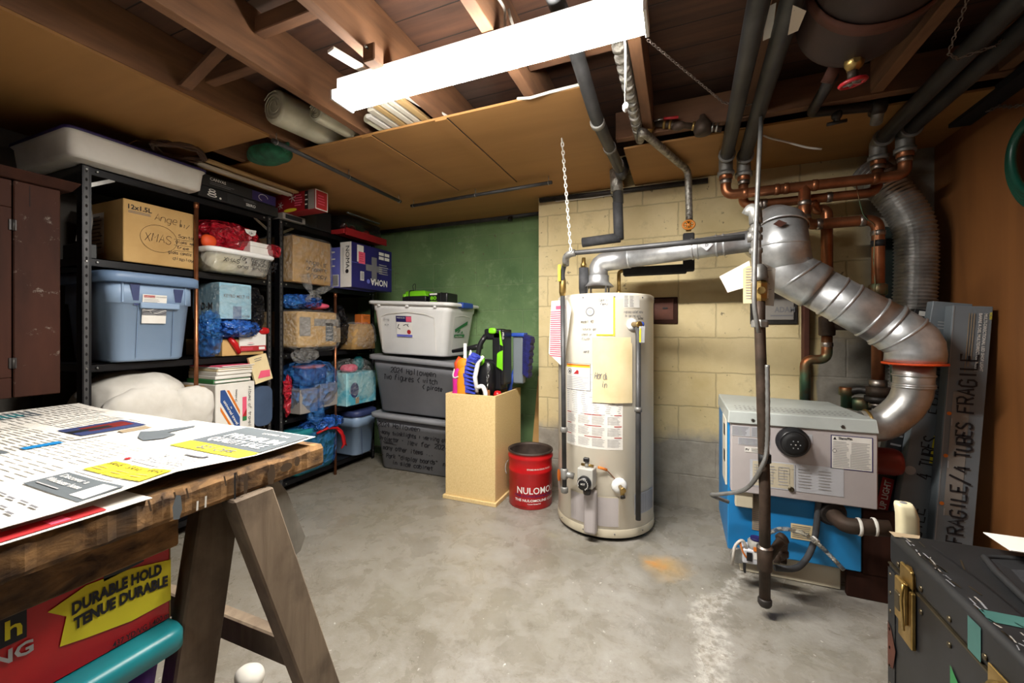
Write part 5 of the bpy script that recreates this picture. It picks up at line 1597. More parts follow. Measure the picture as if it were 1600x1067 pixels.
S = drum(hx_, hy_, hr, 0, radians(PH))
def lab(px0, py0, px1, py1, m, e=.0012):
    a0, z1 = cyl_at(px0, py0); a1, z0 = cyl_at(px1, py1)
    mb.rect(S, a0, z0, a1, z1, m, e, 10)
    return a0, z0, a1, z1
mb = M('white'); a0, z0, a1, z1 = lab(886, 568, 973, 703, 'paper')
W_ = a1 - a0
mb.lines(S, a0 + .004, z0 + .175, a1 - .004, z1 - .004, 26, 'ink_pale', .35, .002, 5)
for k in range(3):
    zb = z0 + .012 + k * .058
    for c_ in range(4):
        mb.lines(S, a0 + W_ * (.02 + c_ * .245), zb, a0 + W_ * (.23 + c_ * .245), zb + .044, 8, 'ink_pale', .35, .002, 2)
    for (u, w_) in ((.02, .10), (.38, .28), (.86, .12)):
        mb.rect(S, a0 + W_ * u, zb + .049, a0 + W_ * (u + w_), zb + .053, 'red_print', .0022, 3)
mb.build('instruction_label', t)
mb = M('white'); a0, z0, a1, z1 = lab(886, 566, 923, 611, 'ink_black', .0022); mb.rect(S, a0 + .002, z0 + .002, a1 - .002, z1 - .002, 'white', .0028, 6); mb.rect(S, a0 + .003, z1 - .022, a1 - .003, z1 - .004, 'yellow_print', .0032, 6); mb.rect(S, a0 + .003, z1 - .014, a1 - .003, z1 - .004, 'orange_print', .0036, 6)
mb.disc(S, a0 + .028, z1 - .045, .014, 'ink_black', .0036); mb.disc(S, a0 + .028, z1 - .045, .011, 'white', .004); mb.disc(S, a0 + .029, z1 - .046, .006, 'ink_black', .0044); mb.shape(S, [(a0 + .055, z1 - .058), (a0 + .09, z1 - .058), (a0 + .09, z1 - .04), (a0 + .08, z1 - .035), (a0 + .07, z1 - .045)], 'red_print', .004)
mb.lines(S, a0 + .008, z0 + .008, a1 - .008, z1 - .07, 7, 'ink_pale', .3, .004, 4); mb.build('warning_sticker', t)
# red-lettered tag hung from the pipe side
mb = M('white'); o = S(-.305, .985, .03)
T = lambda a, b, e=0: Vector((-.66, 2.235, 0)) + Vector((.83, -.55, 0)) * (a) + Vector((0, 0, 1.27 + b)) + Vector((-.55, -.83, 0)) * e
P = [(-.02, .0), (.11, .0), (.145, -.05), (.10, -.30), (.06, -.36), (.035, -.345), (-.045, -.30), (-.03, -.1)]
mb.poly([T(a, b, 0) for a, b in P], 'white'); mb.poly([T(a, b, -.0015) for a, b in P][::-1], 'white')
for k in range(22):
    b = -.06 - k * .0118
    x0 = -.025 - .0004 * k; x1 = .095 - k * .0012
    mb.poly([T(x0, b, .0015), T(x1 - R.random() * .03, b, .0015), T(x1 - R.random() * .02, b - .005, .0015), T(x0, b - .005, .0015)], 'pink_print')
mb.poly([T(.02, -.03, .0015), T(.1, -.03, .0015), T(.1, -.05, .0015), T(.02, -.05, .0015)], 'pink_print')
mb.build('red_tag', t)
mb = M('manila'); a0, z0, a1, z1 = lab(926, 527, 985, 629, 'manila', .006); mb.rect(S, a0 + .075, z0, a1 + .004, z1 - .03, 'manila', .011, 8); mb.ink(S, 'Hardware', a0 + .012, z0 + .125, .034, 'ink_grey', .003, .11, e=.009); mb.ink(S, 'info', a0 + .045, z0 + .080, .030, 'ink_grey', .003, .06, e=.009)
mb.build('manila_envelope', t)
mb = M('paper'); a0, z0, a1, z1 = lab(932, 463, 958, 522, 'paper', .0035); mb.rect(S, a1, z0 - .01, a1 + .008, z1, 'yellow_print', .003, 2); mb.rect(S, a0, z0 - .008, a1 + .006, z0, 'yellow_print', .003, 2); mb.ink(S, 'serv', a0 + .01, z1 - .03, .02, 'ink_black', .002, .05, e=.005); mb.ink(S, 'new', a0 + .02, z1 - .05, .018, 'ink_black', .002, .04, e=.005); mb.build('note_slip', t)
mb = M('paper'); a0, z0, a1, z1 = lab(974, 461, 999, 481, 'paper', .002)
for c_ in range(2):
    mb.lines(S, a0 + .004 + c_ * .03, z0 + .003, a0 + .028 + c_ * .03, z1 - .002, 8, 'ink_grey', .35, .003, 2)
mb.build('rating_plate', t)
mb = M('ink_grey')
a, z = cyl_at(922, 487); mb.disc(S, a, z, .024, 'ink_grey', .0016, 24); mb.disc(S, a, z, .018, 'label_silver', .002, 24); mb.disc(S, a, z, .014, 'ink_pale', .0024, 24); mb.build('dial_sticker', t)
mb = mtank
for (w_, px, py, hh, f, m) in (('model 40', 908, 505, .015, .07, 'ink_black'), ('natural gas', 910, 516, .013, .08, 'ink_grey'), ('check yr', 909, 524, .013, .06, 'ink_grey'), ('flush', 909, 531, .013, .05, 'ink_grey'), ('anode 02', 912, 551, .012, .03, 'ink_grey'), ('replace relief valve', 975, 489, .013, .12, 'ink_grey'), ('in spring only', 976, 495, .012, .10, 'ink_grey'), ('tested', 996, 499, .012, .04, 'ink_black')):
    a, z = cyl_at(px, py); mb.ink(S, w_, a, z, hh, m, .0016, f, e=.0015)
mb.build('tank', t)
# relief valve and discharge pipe
a, z = cyl_at(987, 507)
q = S(a, z, 0); n = (S(a, z, .1) - q).normalized()
mb = M('white_plastic'); mb.lathe([(.032, 0), (.032, .008), (.018, .014)], q, n, None, 18); mb.lathe([(.013, .0), (.013, .045), (.016, .046), (.016, .06)], q + n * .012, n, 'brass', 12)
side = Vector((-n.y, n.x, 0))
mb.lathe([(.014, 0), (.014, .015), (.006, .018)], q + n * .045 + side * .02, side, 'handle_blue', 12)
mb.hexa([q + n * .05 + side * k + Vector((0, 0, zz)) + n * dn for zz, w_ in ((-.095, .013), (-.01, .017)) for k, dn in ((-w_ + .012, .02), (w_ + .012, .02), (w_ + .012, .026), (-w_ + .012, .026))], 'label_silver', .002)
mb.hexa([q + n * .05 + side * k + Vector((0, 0, zz)) + n * dn for zz in (-.09, -.02) for k, dn in ((-.004, .022), (.002, .022), (.002, .028), (-.004, .028))], 'yellow_print')
mb.build('relief_valve', t)
b_ = q + n * .05 + side * .005
mb = M('pipe_dark'); zb = cyl_at(985, 806)[1]
mb.tube([b_ + Vector((0, 0, -.01)), Vector((b_.x, b_.y, zb + .0))], .0135, seg=14)
zc = cyl_at(985, 637)[1]; mb.tube([Vector((b_.x, b_.y, zc - .012)), Vector((b_.x, b_.y, zc + .012))], .019, 'iron_fitting', 14)
mb.build('discharge_pipe', t)
# gas control
a, z = cyl_at(922, 740)
q = S(a, z, 0); n = (S(a, z, .1) - q).normalized(); side = Vector((-n.y, n.x, 0)); up = Vector((0, 0, 1))
mt = Matrix((side, n, up)).transposed()
mb = M('heater_grey'); mb.obox(q + n * .05, (.082, .07, .10), mt, None, .006, 2)
mb.lathe([(.012, 0), (.012, .035)], q + n * .05 + up * .05, up, None, 12); mb.obox(q + n * .06 + up * .09, (.03, .02, .022), mt, 'black_plastic', .004); mb.tube([q + n * .05 + up * .06 - side * .03, q + n * .05 + up * .06 + side * .035], .007, 'brass', 8)
mb.build('gas_control', t)
mb = M('black_plastic'); mb.lathe([(.036, 0), (.036, .012), (.03, .03), (.0, .031)], q + n * .084 - up * .02, n, None, 24)
DK = plane(q + n * .116 - up * .02, side, up)
for k in range(14):
    g = radians(-60 + k * 20); mb.rect(lambda x, y, e: DK(.026 * cos(g) + x, .026 * sin(g) + y, e), -.0015, -.004, .0015, .004, 'white', .0003)
mb.text(DK, 'HOT', 0, -.004, .010, 'white', .022, .0006, .02, True); mb.build('dial', t)
mb = M('pipe_dark'); mb.lathe([(.018, -.09), (.022, -.07), (.016, -.05)], q + n * .05, up, None, 14); mb.build('burner_tubes', t)
a2, z2 = cyl_at(948, 733); mb = M('orange_print'); mb.tube([S(cyl_at(936, 727)[0], cyl_at(936, 727)[1], .03), S(a2, z2, .012)], .007, seg=8); mb.tube([S(a2, z2, .012), S(cyl_at(960, 747)[0], cyl_at(960, 747)[1], .004)], .0025, 'copper', 6); mb.build('thermal_wire', t)
# orange paddle behind the gas drop
a2, z2 = cyl_at(878, 742); mb = M('orange_print'); mb.disc(S, a2 - .004, z2, .018, None, .02, 18, .034); mb.disc(S, a2 - .004, z2, .018, None, .014, 18, .034); mb.build('tag_disc', t)
# drain cock
a, z = cyl_at(967, 758); q = S(a, z, 0); n = (S(a, z, .1) - q).normalized()
mb = M('white_plastic'); mb.lathe([(.04, 0), (.04, .012), (.03, .022), (.012, .024)], q, n, None, 22); mb.lathe([(.011, 0), (.011, .04), (.014, .042), (.014, .055)], q + n * .02, n, 'brass', 12); mb.tube([q + n * .05, q + n * .06 - up * .03], .011, 'brass', 10); mb.lathe([(.013, 0), (.013, .008)], q + n * .062 - up * .034, (n - up).normalized(), 'iron_black', 10); mb.build('drain_cock', t)
# burner access: outer shield and chute
mb = M('heater_grey'); al, zl = cyl_at(893, 765); ar, zr = cyl_at(966, 823)
mb.rect(S, al, zr, ar, zl, 'boiler_grey', .004, 14); mb.rect(S, al - .005, zr - .006, ar + .005, zl + .006, 'heater_band', .002, 14); mb.build('access_panel', t)
a, z = cyl_at(925, 790); q = S(a, z, 0); n = (S(a, z, .1) - q).normalized(); side = Vector((-n.y, n.x, 0)); mt = Matrix((side, n, up)).transposed()
z0 = cyl_at(925, 830)[1]; z1 = cyl_at(925, 762)[1]
mb = M('heater_grey'); mb.obox(Vector((q.x, q.y, (z0 + z1) / 2)) + n * .025, (.066, .05, z1 - z0), mt, 'boiler_grey', .018, 3); mb.build('chute', t)
mb = M('heater_grey'); al, zl = cyl_at(991, 778); 
mb.rect(S, al, .135, al + .17, .245, 'label_silver', .003, 12); 
for k in range(22):
    mb.rect(S, al + .003 + k * .0075, .14, al + .005 + k * .0075, .24, 'ink_grey', .0036)
mb.build('vent_screen', t)
mb = M('label_silver'); al, _ = cyl_at(867, 780); mb.rect(S, al + .01, .19, al + .085, .30, 'heater_grey', .002, 8); mb.build('side_screen', t)
# draught hood and nipples on top
mb = M('galvanised'); v = Vector((-.44, 2.40, HT))
mb.lathe([(.09, .055), (.085, .062), (.062, .085), (.062, .12)], v, m=None, seg=32, cap0=False, cap1=False)
for k in range(4):
    g = radians(45 + 90 * k); mb.obox(v + Vector((.075 * cos(g), .075 * sin(g), .03)), (.012, .003, .07), rz(45 + 90 * k + 90))
mb.build('draught_hood', t)

# ================================================================== heater pipework
t = thing('gas_line', 'black gas pipe from the ceiling corner of the flue to the heater control', 'pipe', at_Y(885, 400, 2.05))
YG = 2.07
e0 = at_Y(884, 397, YG)
mb = M('pipe_dark')
mb.tube([at_Y(1164, 370, 1.885), at_Y(1000, 386, 1.99), at_Y(898, 395, YG), e0, e0 + Vector((-.012, .04, -.03)), at_Y(879, 425, 2.14), at_Y(879, 460, 2.15)], .0125, seg=14, fil=.025)
mb.build('branch', t)
lo_ = at_Y(882, 765, 2.12)
mb = M('pipe_dark'); top = at_Y(879, 455, 2.15); mb.tube([top, lo_], .0125, seg=14)
mb.build('drop', t)
mb = M('iron_fitting')
mb.tube([e0 + Vector((.05, -.0, .004)), e0 + Vector((.02, 0, 0)), e0 + Vector((-.006, .02, -.012)), e0 + Vector((-.012, .045, -.05))], .0185, seg=14, fil=.02)
mb.build('elbow', t)
for f, h in ((.70, .014), (.92, .028), (1.0, .016)):
    p = top.lerp(lo_, f); mb = M('iron_fitting'); mb.lathe([(.016, -h), (.02, -h + .004), (.02, h - .004), (.016, h)], p, (0, 0, 1), None, 14)
    if f == .92:
        g0 = S(cyl_at(905, 740)[0], cyl_at(905, 740)[1], .05)
        mb.tube([p, g0], .0165, None, 12); mb.tube([p.lerp(g0, .5), p.lerp(g0, .95)], .0125, 'pipe_dark', 12)
    mb.build('coupling', t)
for px, py in ((897, 395), (909, 393.6)):
    pass
mb = M('tape_yellow'); p = at_Y(878, 427, 2.135); mb.box((p.x - .017, p.y - .022, p.z - .045), (p.x - .002, p.y - .012, p.z + .045), None, .003); mb.build('valve_lever', t)
mb = M('brass'); mb.lathe([(.014, -.05), (.019, -.03), (.019, .03), (.014, .05)], at_Y(879, 448, 2.15), (0, 0, 1), None, 12); mb.build('valve_body', t)

# cold and hot water connections on top of the heater
t = thing('cold_pipe', 'grey foam covered pipe standing on the heater below the black elbow', 'pipe', at_Y(912, 450, 2.40))
mb = M('foam_grey'); mb.lathe([(.013, 0), (.024, .02), (.028, .05), (.028, .17)], Vector((at_Y(912, 449, 2.36).x, 2.36, HT - .004)), m=None, seg=18); mb.build('insulation', t)
mb = M('brass'); mb.lathe([(.016, 0), (.018, .02), (.012, .03), (.011, .06)], Vector((at_Y(912, 449, 2.36).x, 2.36, HT + .165)), m=None, seg=14); mb.build('fitting', t)
t = thing('hot_pipe', 'black boxed insulation passing behind the flue from the orange valve wheel', 'pipe', at_Y(1020, 422, 2.6))
mb = M('foam_black'); a_ = at_Y(1076, 368, 2.5); b_ = at_Y(1076, 414, 2.5); h0 = at_Y(974, 424, 2.5); h1 = at_Y(1010, 430, 2.5)
mb.box((a_.x - .03, 2.47, b_.z - .035), (a_.x + .03, 2.53, a_.z + .01), None, .006)
mb.box((h0.x, 2.472, h1.z), (a_.x - .01, 2.528, h1.z + .05), None, .006); mb.build('insulation', t)
mb = M('brass'); q = at_Y(967, 424, 2.50); mb.tube([(q.x + .04, 2.5, q.z + .005), (q.x, 2.5, q.z), (q.x, 2.5, HT + .012)], .011, seg=12, fil=.02); mb.lathe([(.014, 0), (.017, .01), (.014, .03)], (q.x, 2.5, HT + .012), m=None, seg=10); mb.build('riser', t)

# ================================================================== flue: small pipe, big elbow, slanting run down to the boiler
def duct(mb, pts, r, m='galvanised', seams=(), fil=0, nf=4, seg=36):
    mb.tube(pts, r, m, seg, fil, nf, smooth=True)
def seam_ring(mb, p, d, r, m='galvanised'):
    d = Vector(d).normalized()
    mb.lathe([(r, -.006), (r + .004, -.003), (r + .004, .003), (r, .006)], p, d, m, 36, cap0=False, cap1=False)
t = thing('heater_flue', 'narrow shiny sheet metal flue from the water heater to the big elbow', 'flue pipe', at_Y(1050, 395, 2.4))
f0 = Vector((-.44, 2.40, HT + .085)); c1 = at_Y(925, 414, 2.40); c1 = Vector((-.44, 2.40, at_Y(925, 411, 2.40).z))
end = at_Y(1190, 374, 2.30)
mb = M('galvanised'); duct(mb, [f0, c1, c1.lerp(end, .22)], .055, fil=.11, nf=4); 
for k in range(1, 4):
    an = k * pi / 8
    pass
mb.build('elbow', t)
mb = M('galvanised'); d = (end - c1).normalized(); duct(mb, [c1.lerp(end, .2), end], .052)
for f in (.22, .62, .65, .76, .80):
    seam_ring(mb, c1.lerp(end, f), d, .052)
mb.build('run', t)
mb = M('paper'); q = c1.lerp(end, .70) + Vector((0, -.0535, 0)); DS = plane(q, d, Vector((0, 0, 1))); mb.shape(DS, [(-.03, 0), (0, -.028), (.03, 0), (0, .028)], 'label_silver', .004); mb.text(DS, 'D', -.006, -.006, .014, 'ink_grey', e=.005, bold=.03); mb.build('sticker', t)

YFL = 2.27
t = thing('boiler_flue', 'wide galvanised flue bending down from the chimney to the boiler', 'flue pipe', at_Y(1300, 450, 2.4))
top = at_Y(1224, 392, YFL); RB = .106
mb = M('galvanised')
e1 = at_Y(1222, 372, YFL); e2 = at_Y(1228, 418, YFL)
bk = Vector((e1.x + .0, YB - .004, e1.z + .01))
mb.tube([e2, e1 + Vector((0, 0, -.03)), e1 + Vector((0, .03, .06)), e1 + Vector((0, .12, .085)), Vector((e1.x, YB - .004, e1.z + .085))], RB, None, 40)
seam_ring(mb, e1 + Vector((0, 0, -.035)), (0, 0, 1), RB); seam_ring(mb, e1 + Vector((0, .02, .045)), (0, .45, 1), RB + .002)
D_ = Vector((.012, -RB * .97, .055)); mb.build('top_elbow', t)
mb = M('strap_rust'); PS = plane(e1 + Vector((-.03, -RB + .008, .045)), (1, .0, 0), (0, .45, 1)); mb.shape(PS, [(-.025, 0), (0, -.02), (.03, .0), (0, .022)], None, .004); mb.build('rust_mark', t)
# slanting run
a = at_Y(1236, 428, YFL - .0); b = at_Y(1398, 515, 2.24)
d = (b - a).normalized()
mb = M('galvanised'); duct(mb, [e2 + Vector((0, 0, .03)), e2 + Vector((.0, 0, -.02)), a + d * .07, a + d * .12], RB - .002, fil=.06, nf=2)
seam_ring(mb, a + d * .03, (d + Vector((0, 0, -.5))).normalized(), RB); mb.build('upper_elbow', t)
mb = M('galvanised'); duct(mb, [a + d * .10, b], RB - .012)
for f in (.22, .42, .55, .8):
    seam_ring(mb, a.lerp(b, f), d, RB - .012)
mb.build('run', t)
c_ = at_Y(1431, 536, 2.225); g = at_Y(1428, 568, 2.225)
mb = M('galvanised'); duct(mb, [b - d * .04, c_, g], RB - .010, fil=.075, nf=3)
seam_ring(mb, b - d * .03, d, RB - .008); seam_ring(mb, b.lerp(c_, .35), (d + Vector((0, 0, -.35))).normalized(), RB - .009); mb.build('lower_elbow', t)
mb = M('red_dark'); mb.lathe([(.07, -.004), (RB - .002, -.004), (RB - .002, .004), (.07, .004)], g, (0, 0, 1), 'orange_red', 36); mb.build('red_gasket', t)
h_ = at_Y(1426, 628, 2.225); k_ = at_Y(1374, 664, 2.225); k_ = Vector((.735, 2.225, k_.z - .01))
mb = M('foil_duct'); duct(mb, [g, h_, Vector((h_.x - .10, 2.225, k_.z + .008)), k_], .066, 'foil_duct', fil=.12, nf=4)
for f in (.3, .55, .6):
    seam_ring(mb, g.lerp(h_, f), (0, 0, 1), .066, 'foil_duct')
seam_ring(mb, k_ + Vector((.02, 0, 0)), (1, 0, .1), .07, 'brass'); mb.build('boiler_elbow', t)

# ribbed flexible duct in the corner
t = thing('flexible_duct', 'ribbed silver flexible duct curving down in the corner by the panelled wall', 'duct', at_Y(1430, 400, 2.6))
pts = [at_Y(1352, 268, 2.72), at_Y(1385, 292, 2.66), at_Y(1424, 345, 2.62), at_Y(1431, 400, 2.62), at_Y(1428, 480, 2.62), at_Y(1424, 560, 2.62), at_Y(1420, 700, 2.62)]
# smooth path, then a rib every 12 mm
P = []
for i in range(len(pts) - 1):
    p0, p1, p2, p3 = pts[max(i - 1, 0)], pts[i], pts[i + 1], pts[min(i + 2, len(pts) - 1)]
    for k in range(16):
        u = k / 16
        P.append(.5 * (2 * p1 + (p2 - p0) * u + (2 * p0 - 5 * p1 + 4 * p2 - p3) * u * u + (3 * p1 - p0 - 3 * p2 + p3) * u ** 3))
P.append(pts[-1])
L = [0]
for p, q in zip(P, P[1:]):
    L.append(L[-1] + (q - p).length)
n = int(L[-1] / .009); Q = []; rad = []
j = 0
for i in range(n + 1):
    s_ = L[-1] * i / n
    while j < len(L) - 2 and L[j + 1] < s_:
        j += 1
    Q.append(P[j].lerp(P[j + 1], (s_ - L[j]) / max(L[j + 1] - L[j], 1e-6))); rad.append(.085 if i % 2 else .076)
mb = M('foil_duct'); mb.tube(Q, rad, None, 28, smooth=False); mb.build('hose', t)

# ================================================================== copper heating manifold and the black pipes that feed it
def coupling(mb, p, d, r, m='solder', h=.012):
    mb.lathe([(r, -h), (r + .003, -h + .003), (r + .003, h - .003), (r, h)], p, d, m, 16, cap0=False, cap1=False)
rc = .0255
def pair_pipe(name, x, xe, ye, label, y_near=YN + .1):
    t = thing(name, label, 'pipe', (x, 1.2, 2.02), 'black heating pipes under the joists')
    mb = M('pipe_dark'); mb.tube([(x - .02, y_near, 2.03), (x, 1.35, 2.022), (xe, ye - .02, 2.015)], .031, seg=18); mb.build('pipe', t)
    e = Vector((xe, ye, 2.015))
    mb = M('iron_fitting'); mb.tube([e + Vector((0, -.06, 0)), e + Vector((0, -.035, 0)), e, e + Vector((0, .0, -.05)), e + Vector((0, .0, -.085))], [.034] * 14, None, 18, .035)
    mb.tube([e + Vector((0, -.068, 0)), e + Vector((0, -.05, 0))], .041, None, 18); mb.tube([e + Vector((0, 0, -.09)), e + Vector((0, 0, -.068))], .041, None, 18)
    mb.build('elbow', t)
    return e
E1 = pair_pipe('heating_pipe', .205, at_Y(1134, 250, 2.45).x, 2.45, 'black overhead pipe nearer the lamp above the copper manifold')
E2 = pair_pipe('heating_pipe', .29, at_Y(1162, 245, 2.50).x, 2.50, 'black overhead pipe of the chained pair beside the hanging tank')
E3 = pair_pipe('heating_pipe', .865, at_Y(1372, 208, 2.515).x, 2.515, 'black overhead pipe nearer the tank above the ribbed duct')
E4 = pair_pipe('heating_pipe', .965, at_Y(1414, 205, 2.45).x, 2.45, 'black overhead pipe nearest the panelled wall')
zA = at_Y(1250, 292, 2.45).z; zB = zA - .045
t = thing('copper_manifold', 'long copper pipe linking the two outer black pipes above the flue', 'pipe', (.6, 2.45, zA))
mb = M('copper'); A0 = Vector((E1.x, 2.45, 1.925)); A1 = Vector((E4.x, 2.45, 1.925))
mb.tube([A0, Vector((A0.x, 2.45, zA)), Vector((A1.x, 2.45, zA)), A1], rc, None, 18, .045, 6)
for x in (A0.x + .09, .46, .50, .62, A1.x - .11):
    coupling(mb, Vector((x, 2.45, zA)), (1, 0, 0), rc, 'copper')
for p in (A0, A1):
    coupling(mb, p + Vector((0, 0, -.03)), (0, 0, 1), rc, 'solder'); coupling(mb, p + Vector((0, 0, -.0)), (0, 0, 1), rc + .004, 'copper', .02)
mb.build('main', t)
c0 = at_Y(1257, 300, 2.45); c1 = at_Y(1258, 352, 2.45); c2 = at_Y(1372, 350, 2.45); c3 = at_Y(1371, 445, 2.45); c4 = at_Y(1370, 628, 2.45)
mb = M('copper'); mb.tube([Vector((c0.x, 2.45, zA)), Vector((c0.x, 2.45, c1.z)), Vector((c2.x, 2.45, c1.z)), Vector((c2.x, 2.45, .86))], rc, None, 18, .05, 6)
for zz in (c1.z + .04, c1.z + .11):
    coupling(mb, Vector((c0.x, 2.45, zz)), (0, 0, 1), rc)
for x in (c0.x + .06, c2.x - .06):
    coupling(mb, Vector((x, 2.45, c1.z)), (1, 0, 0), rc)
coupling(mb, Vector((c2.x, 2.45, c1.z - .065)), (0, 0, 1), rc); mb.lathe([(rc + .001, 0), (rc + .002, .03)], Vector((c2.x, 2.45, c1.z - .13)), m='black_matte', seg=16)
mb.lathe([(rc + .003, 0), (rc + .010, .006), (rc + .010, .05), (rc + .003, .056)], Vector((c2.x, 2.45, at_Y(1371, 462, 2.45).z)), m='copper_old', seg=16)
mb.build('boiler_supply', t)
mb = M('iron_rust'); px = Vector((c2.x, 2.45, 0))
for z0, z1, r_, m_ in ((.83, .87, .034, 'solder'), (.79, .835, .045, 'iron_rust'), (.765, .79, .052, 'iron_black'), (.735, .765, .036, 'solder')):
    mb.lathe([(r_, z0), (r_, z1)], (c2.x, 2.45, 0), m=m_, seg=20)
mb.build('flange', t)
mb = M('copper_old'); w0 = at_Y(1338, 290, 2.4)
mb.tube([w0, at_Y(1344, 320, 2.41), at_Y(1350, 340, 2.42), (c2.x - .02, 2.42, c1.z - .03), (c2.x - .028, 2.42, c1.z - .2), (c2.x - .02, 2.42, 1.30), (c2.x - .05, 2.43, 1.17), (c2.x + .03, 2.41, .98), (c2.x + .035, 2.41, .85)], .0022, seg=5, fil=.03)
mb.build('sensor_wire', t)
t = thing('copper_return', 'copper pipe running behind the manifold and down behind the flue with green stains', 'pipe', (.6, 2.53, zB))
YR = 2.53
B0 = Vector((E2.x, 2.50, 1.925)); B1 = Vector((E3.x, 2.515, 1.925))
mb = M('copper'); mb.tube([B0, Vector((B0.x, YR, zB)), Vector((B1.x, YR, zB)), B1], rc - .002, None, 16, .045, 6)
for x in (B0.x + .1, .40, .70):
    coupling(mb, Vector((x, YR, zB)), (1, 0, 0), rc - .002)
for p in (B0, B1):
    coupling(mb, p + Vector((0, 0, -.0)), (0, 0, 1), rc + .002, 'copper', .02); coupling(mb, p + Vector((0, 0, -.03)), (0, 0, 1), rc, 'solder')
mb.build('main', t)
d0 = at_Y(1272, 312, YR + .03); d1 = at_Y(1292, 312, YR + .03); d2 = at_Y(1293, 556, YR + .03); d3 = at_Y(1258, 568, YR + .03)
zb = d2.z - .02
mb = M('copper'); mb.tube([Vector((d0.x - .01, YR, zB)), Vector((d0.x, YR + .03, zB - .05)), Vector((d1.x, YR + .03, zB - .055)), Vector((d1.x, YR + .03, 1.145))], rc, None, 16, .035, 5); mb.build('riser', t)
mb = M('iron_rust'); mb.lathe([(.03, -.05), (.036, -.045), (.036, .045), (.03, .05)], Vector((d1.x, YR + .03, 1.125)), m=None, seg=16); 
mb.tube([Vector((d1.x, YR + .03, 1.13)), Vector((d1.x + .10, YR + .03, 1.13)), Vector((d1.x + .17, YR + .02, 1.12))], [.026, .028, .02], None, 14); mb.build('tee', t)
mb = M('copper_old'); mb.tube([Vector((d1.x, YR + .03, 1.08)), Vector((d1.x, YR + .03, zb)), Vector((d3.x, YR + .03, zb)), Vector((d3.x, YR + .03, .72))], .024, None, 16, .04, 5); 
coupling(mb, Vector((d1.x, YR + .03, 1.03)), (0, 0, 1), .024); mb.build('lower_loop', t)

# overhead pipe with stopcock beneath the tank
t = thing('tank_pipe', 'dark pipe with a small stopcock between the hanging tank and the far black pipes', 'pipe', at_Y(1300, 170, 2.2))
mb = M('iron_black'); q0 = at_Y(1300, 120, 1.72); q1 = at_Y(1268, 176, 2.14); q2 = at_Y(1374, 166, 2.18)
mb.tube([q0, q1, q2, q2 + Vector((.0, .06, -.0))], .02, seg=12, fil=.02); mb.tube([at_Y(1290, 113, 1.70), at_Y(1308, 116, 1.70)], .03, 'strap_rust', 12)
mb.tube([q2 + Vector((-.03, 0, 0)), q2 + Vector((.02, 0, 0))], .03, None, 12); mb.tube([q2, q2 + Vector((.01, .06, -.045))], .022, 'iron_fitting', 12)
mb.build('run', t)
q = q1.lerp(q2, .38); mb = M('iron_black'); mb.tube([q, q + Vector((0, 0, -.05))], .012, None, 10); mb.tube([q + Vector((-.035, 0, -.055)), q + Vector((.035, 0, -.05))], .008, None, 8); mb.blob(q + Vector((0, 0, -.02)), (.018, .018, .02), None, 1, .1, 2, 2.5, 3); mb.build('stopcock', t)

# the hanging tank
t = thing('expansion_tank', 'dark rusty steel tank strapped between the joists', 'tank', (.505, 1.0, 1.93))
tc = Vector((.505, 0, 2.085)); rt_ = .165
mb = M('tank_rust'); mb.lathe([(.03, -.04), (.1, -.025), (.15, .0), (rt_, .04), (rt_, 1.30), (.15, 1.345), (.1, 1.37), (.001, 1.385)], tc + Vector((0, .26, 0)), (0, 1, 0), None, 40)
mb.build('shell', t)
mb = M('strap_rust'); 
ring = [tc + Vector((0, 1.40, 0)) + Vector((cos(a) * (rt_ + .003), 0, sin(a) * (rt_ + .003))) for a in [radians(170 + k * 10) for k in range(21)]]
w_ = Vector((0, .022, 0))
mb.rings([[p - w_, p + w_, p + w_ + (p - tc - Vector((0, 1.4, 0))).normalized() * .003, p - w_ + (p - tc - Vector((0, 1.4, 0))).normalized() * .003] for p in ring]); mb.build('strap', t)
v0 = Vector((.492, 1.56, 1.93))
mb = M('brass'); mb.tube([v0 + Vector((0, 0, .02)), v0 + Vector((0, -.0, -.03))], .016, None, 14); mb.lathe([(.024, -.01), (.026, 0), (.016, .012), (.009, .02)], v0 + Vector((0, -.012, -.012)), (0, -1, -.1), 'brass', 18); mb.tube([v0 + Vector((0, 0, -.03)), v0 + Vector((0, .0, -.06))], .014, 'iron_rust', 12); mb.build('drain_valve', t)
mb = M('red_wheel'); wv = v0 + Vector((0, 0, -.068)); ax = Vector((.12, .12, -1)).normalized(); u_ = ax.cross(Vector((1, 0, 0))).normalized(); v_ = ax.cross(u_)
mb.tube([wv + (u_ * cos(k * pi / 12) + v_ * sin(k * pi / 12)) * (.03 + .002 * (k % 2)) for k in range(24)], .006, None, 8, closed=True)
for k in range(3):
    q = u_ * cos(k * pi / 3) + v_ * sin(k * pi / 3); mb.tube([wv - q * .03, wv + q * .03], .004, 'iron_fitting', 6)
mb.build('hand_wheel', t)
for pp, zz, m_, lb in (([(1239, 8), (1260, 17), (1247, 48), (1231, 55)], 1.97, 'heater_cream', 'cream paper tag hanging between the black pipe pair and the tank'), ([(1197, 12), (1213, 4), (1206, 58), (1192, 64)], 2.03, 'paper', 'white card tucked between the two chained black pipes')):
    P_ = [at_Z(px_, py_, zz + (py_ - 30) * -.0004) for px_, py_ in pp]
    mb = M(m_); mb.poly(P_, m_); mb.poly([q + Vector((0, .001, .001)) for q in P_][::-1], m_)
    hole = P_[0].lerp(P_[2], .2); mb.tube([hole, hole + Vector((0, .02, .05))], .0012, 'ink_black', 5)
    single('paper_tag', mb, lb, 'tag')
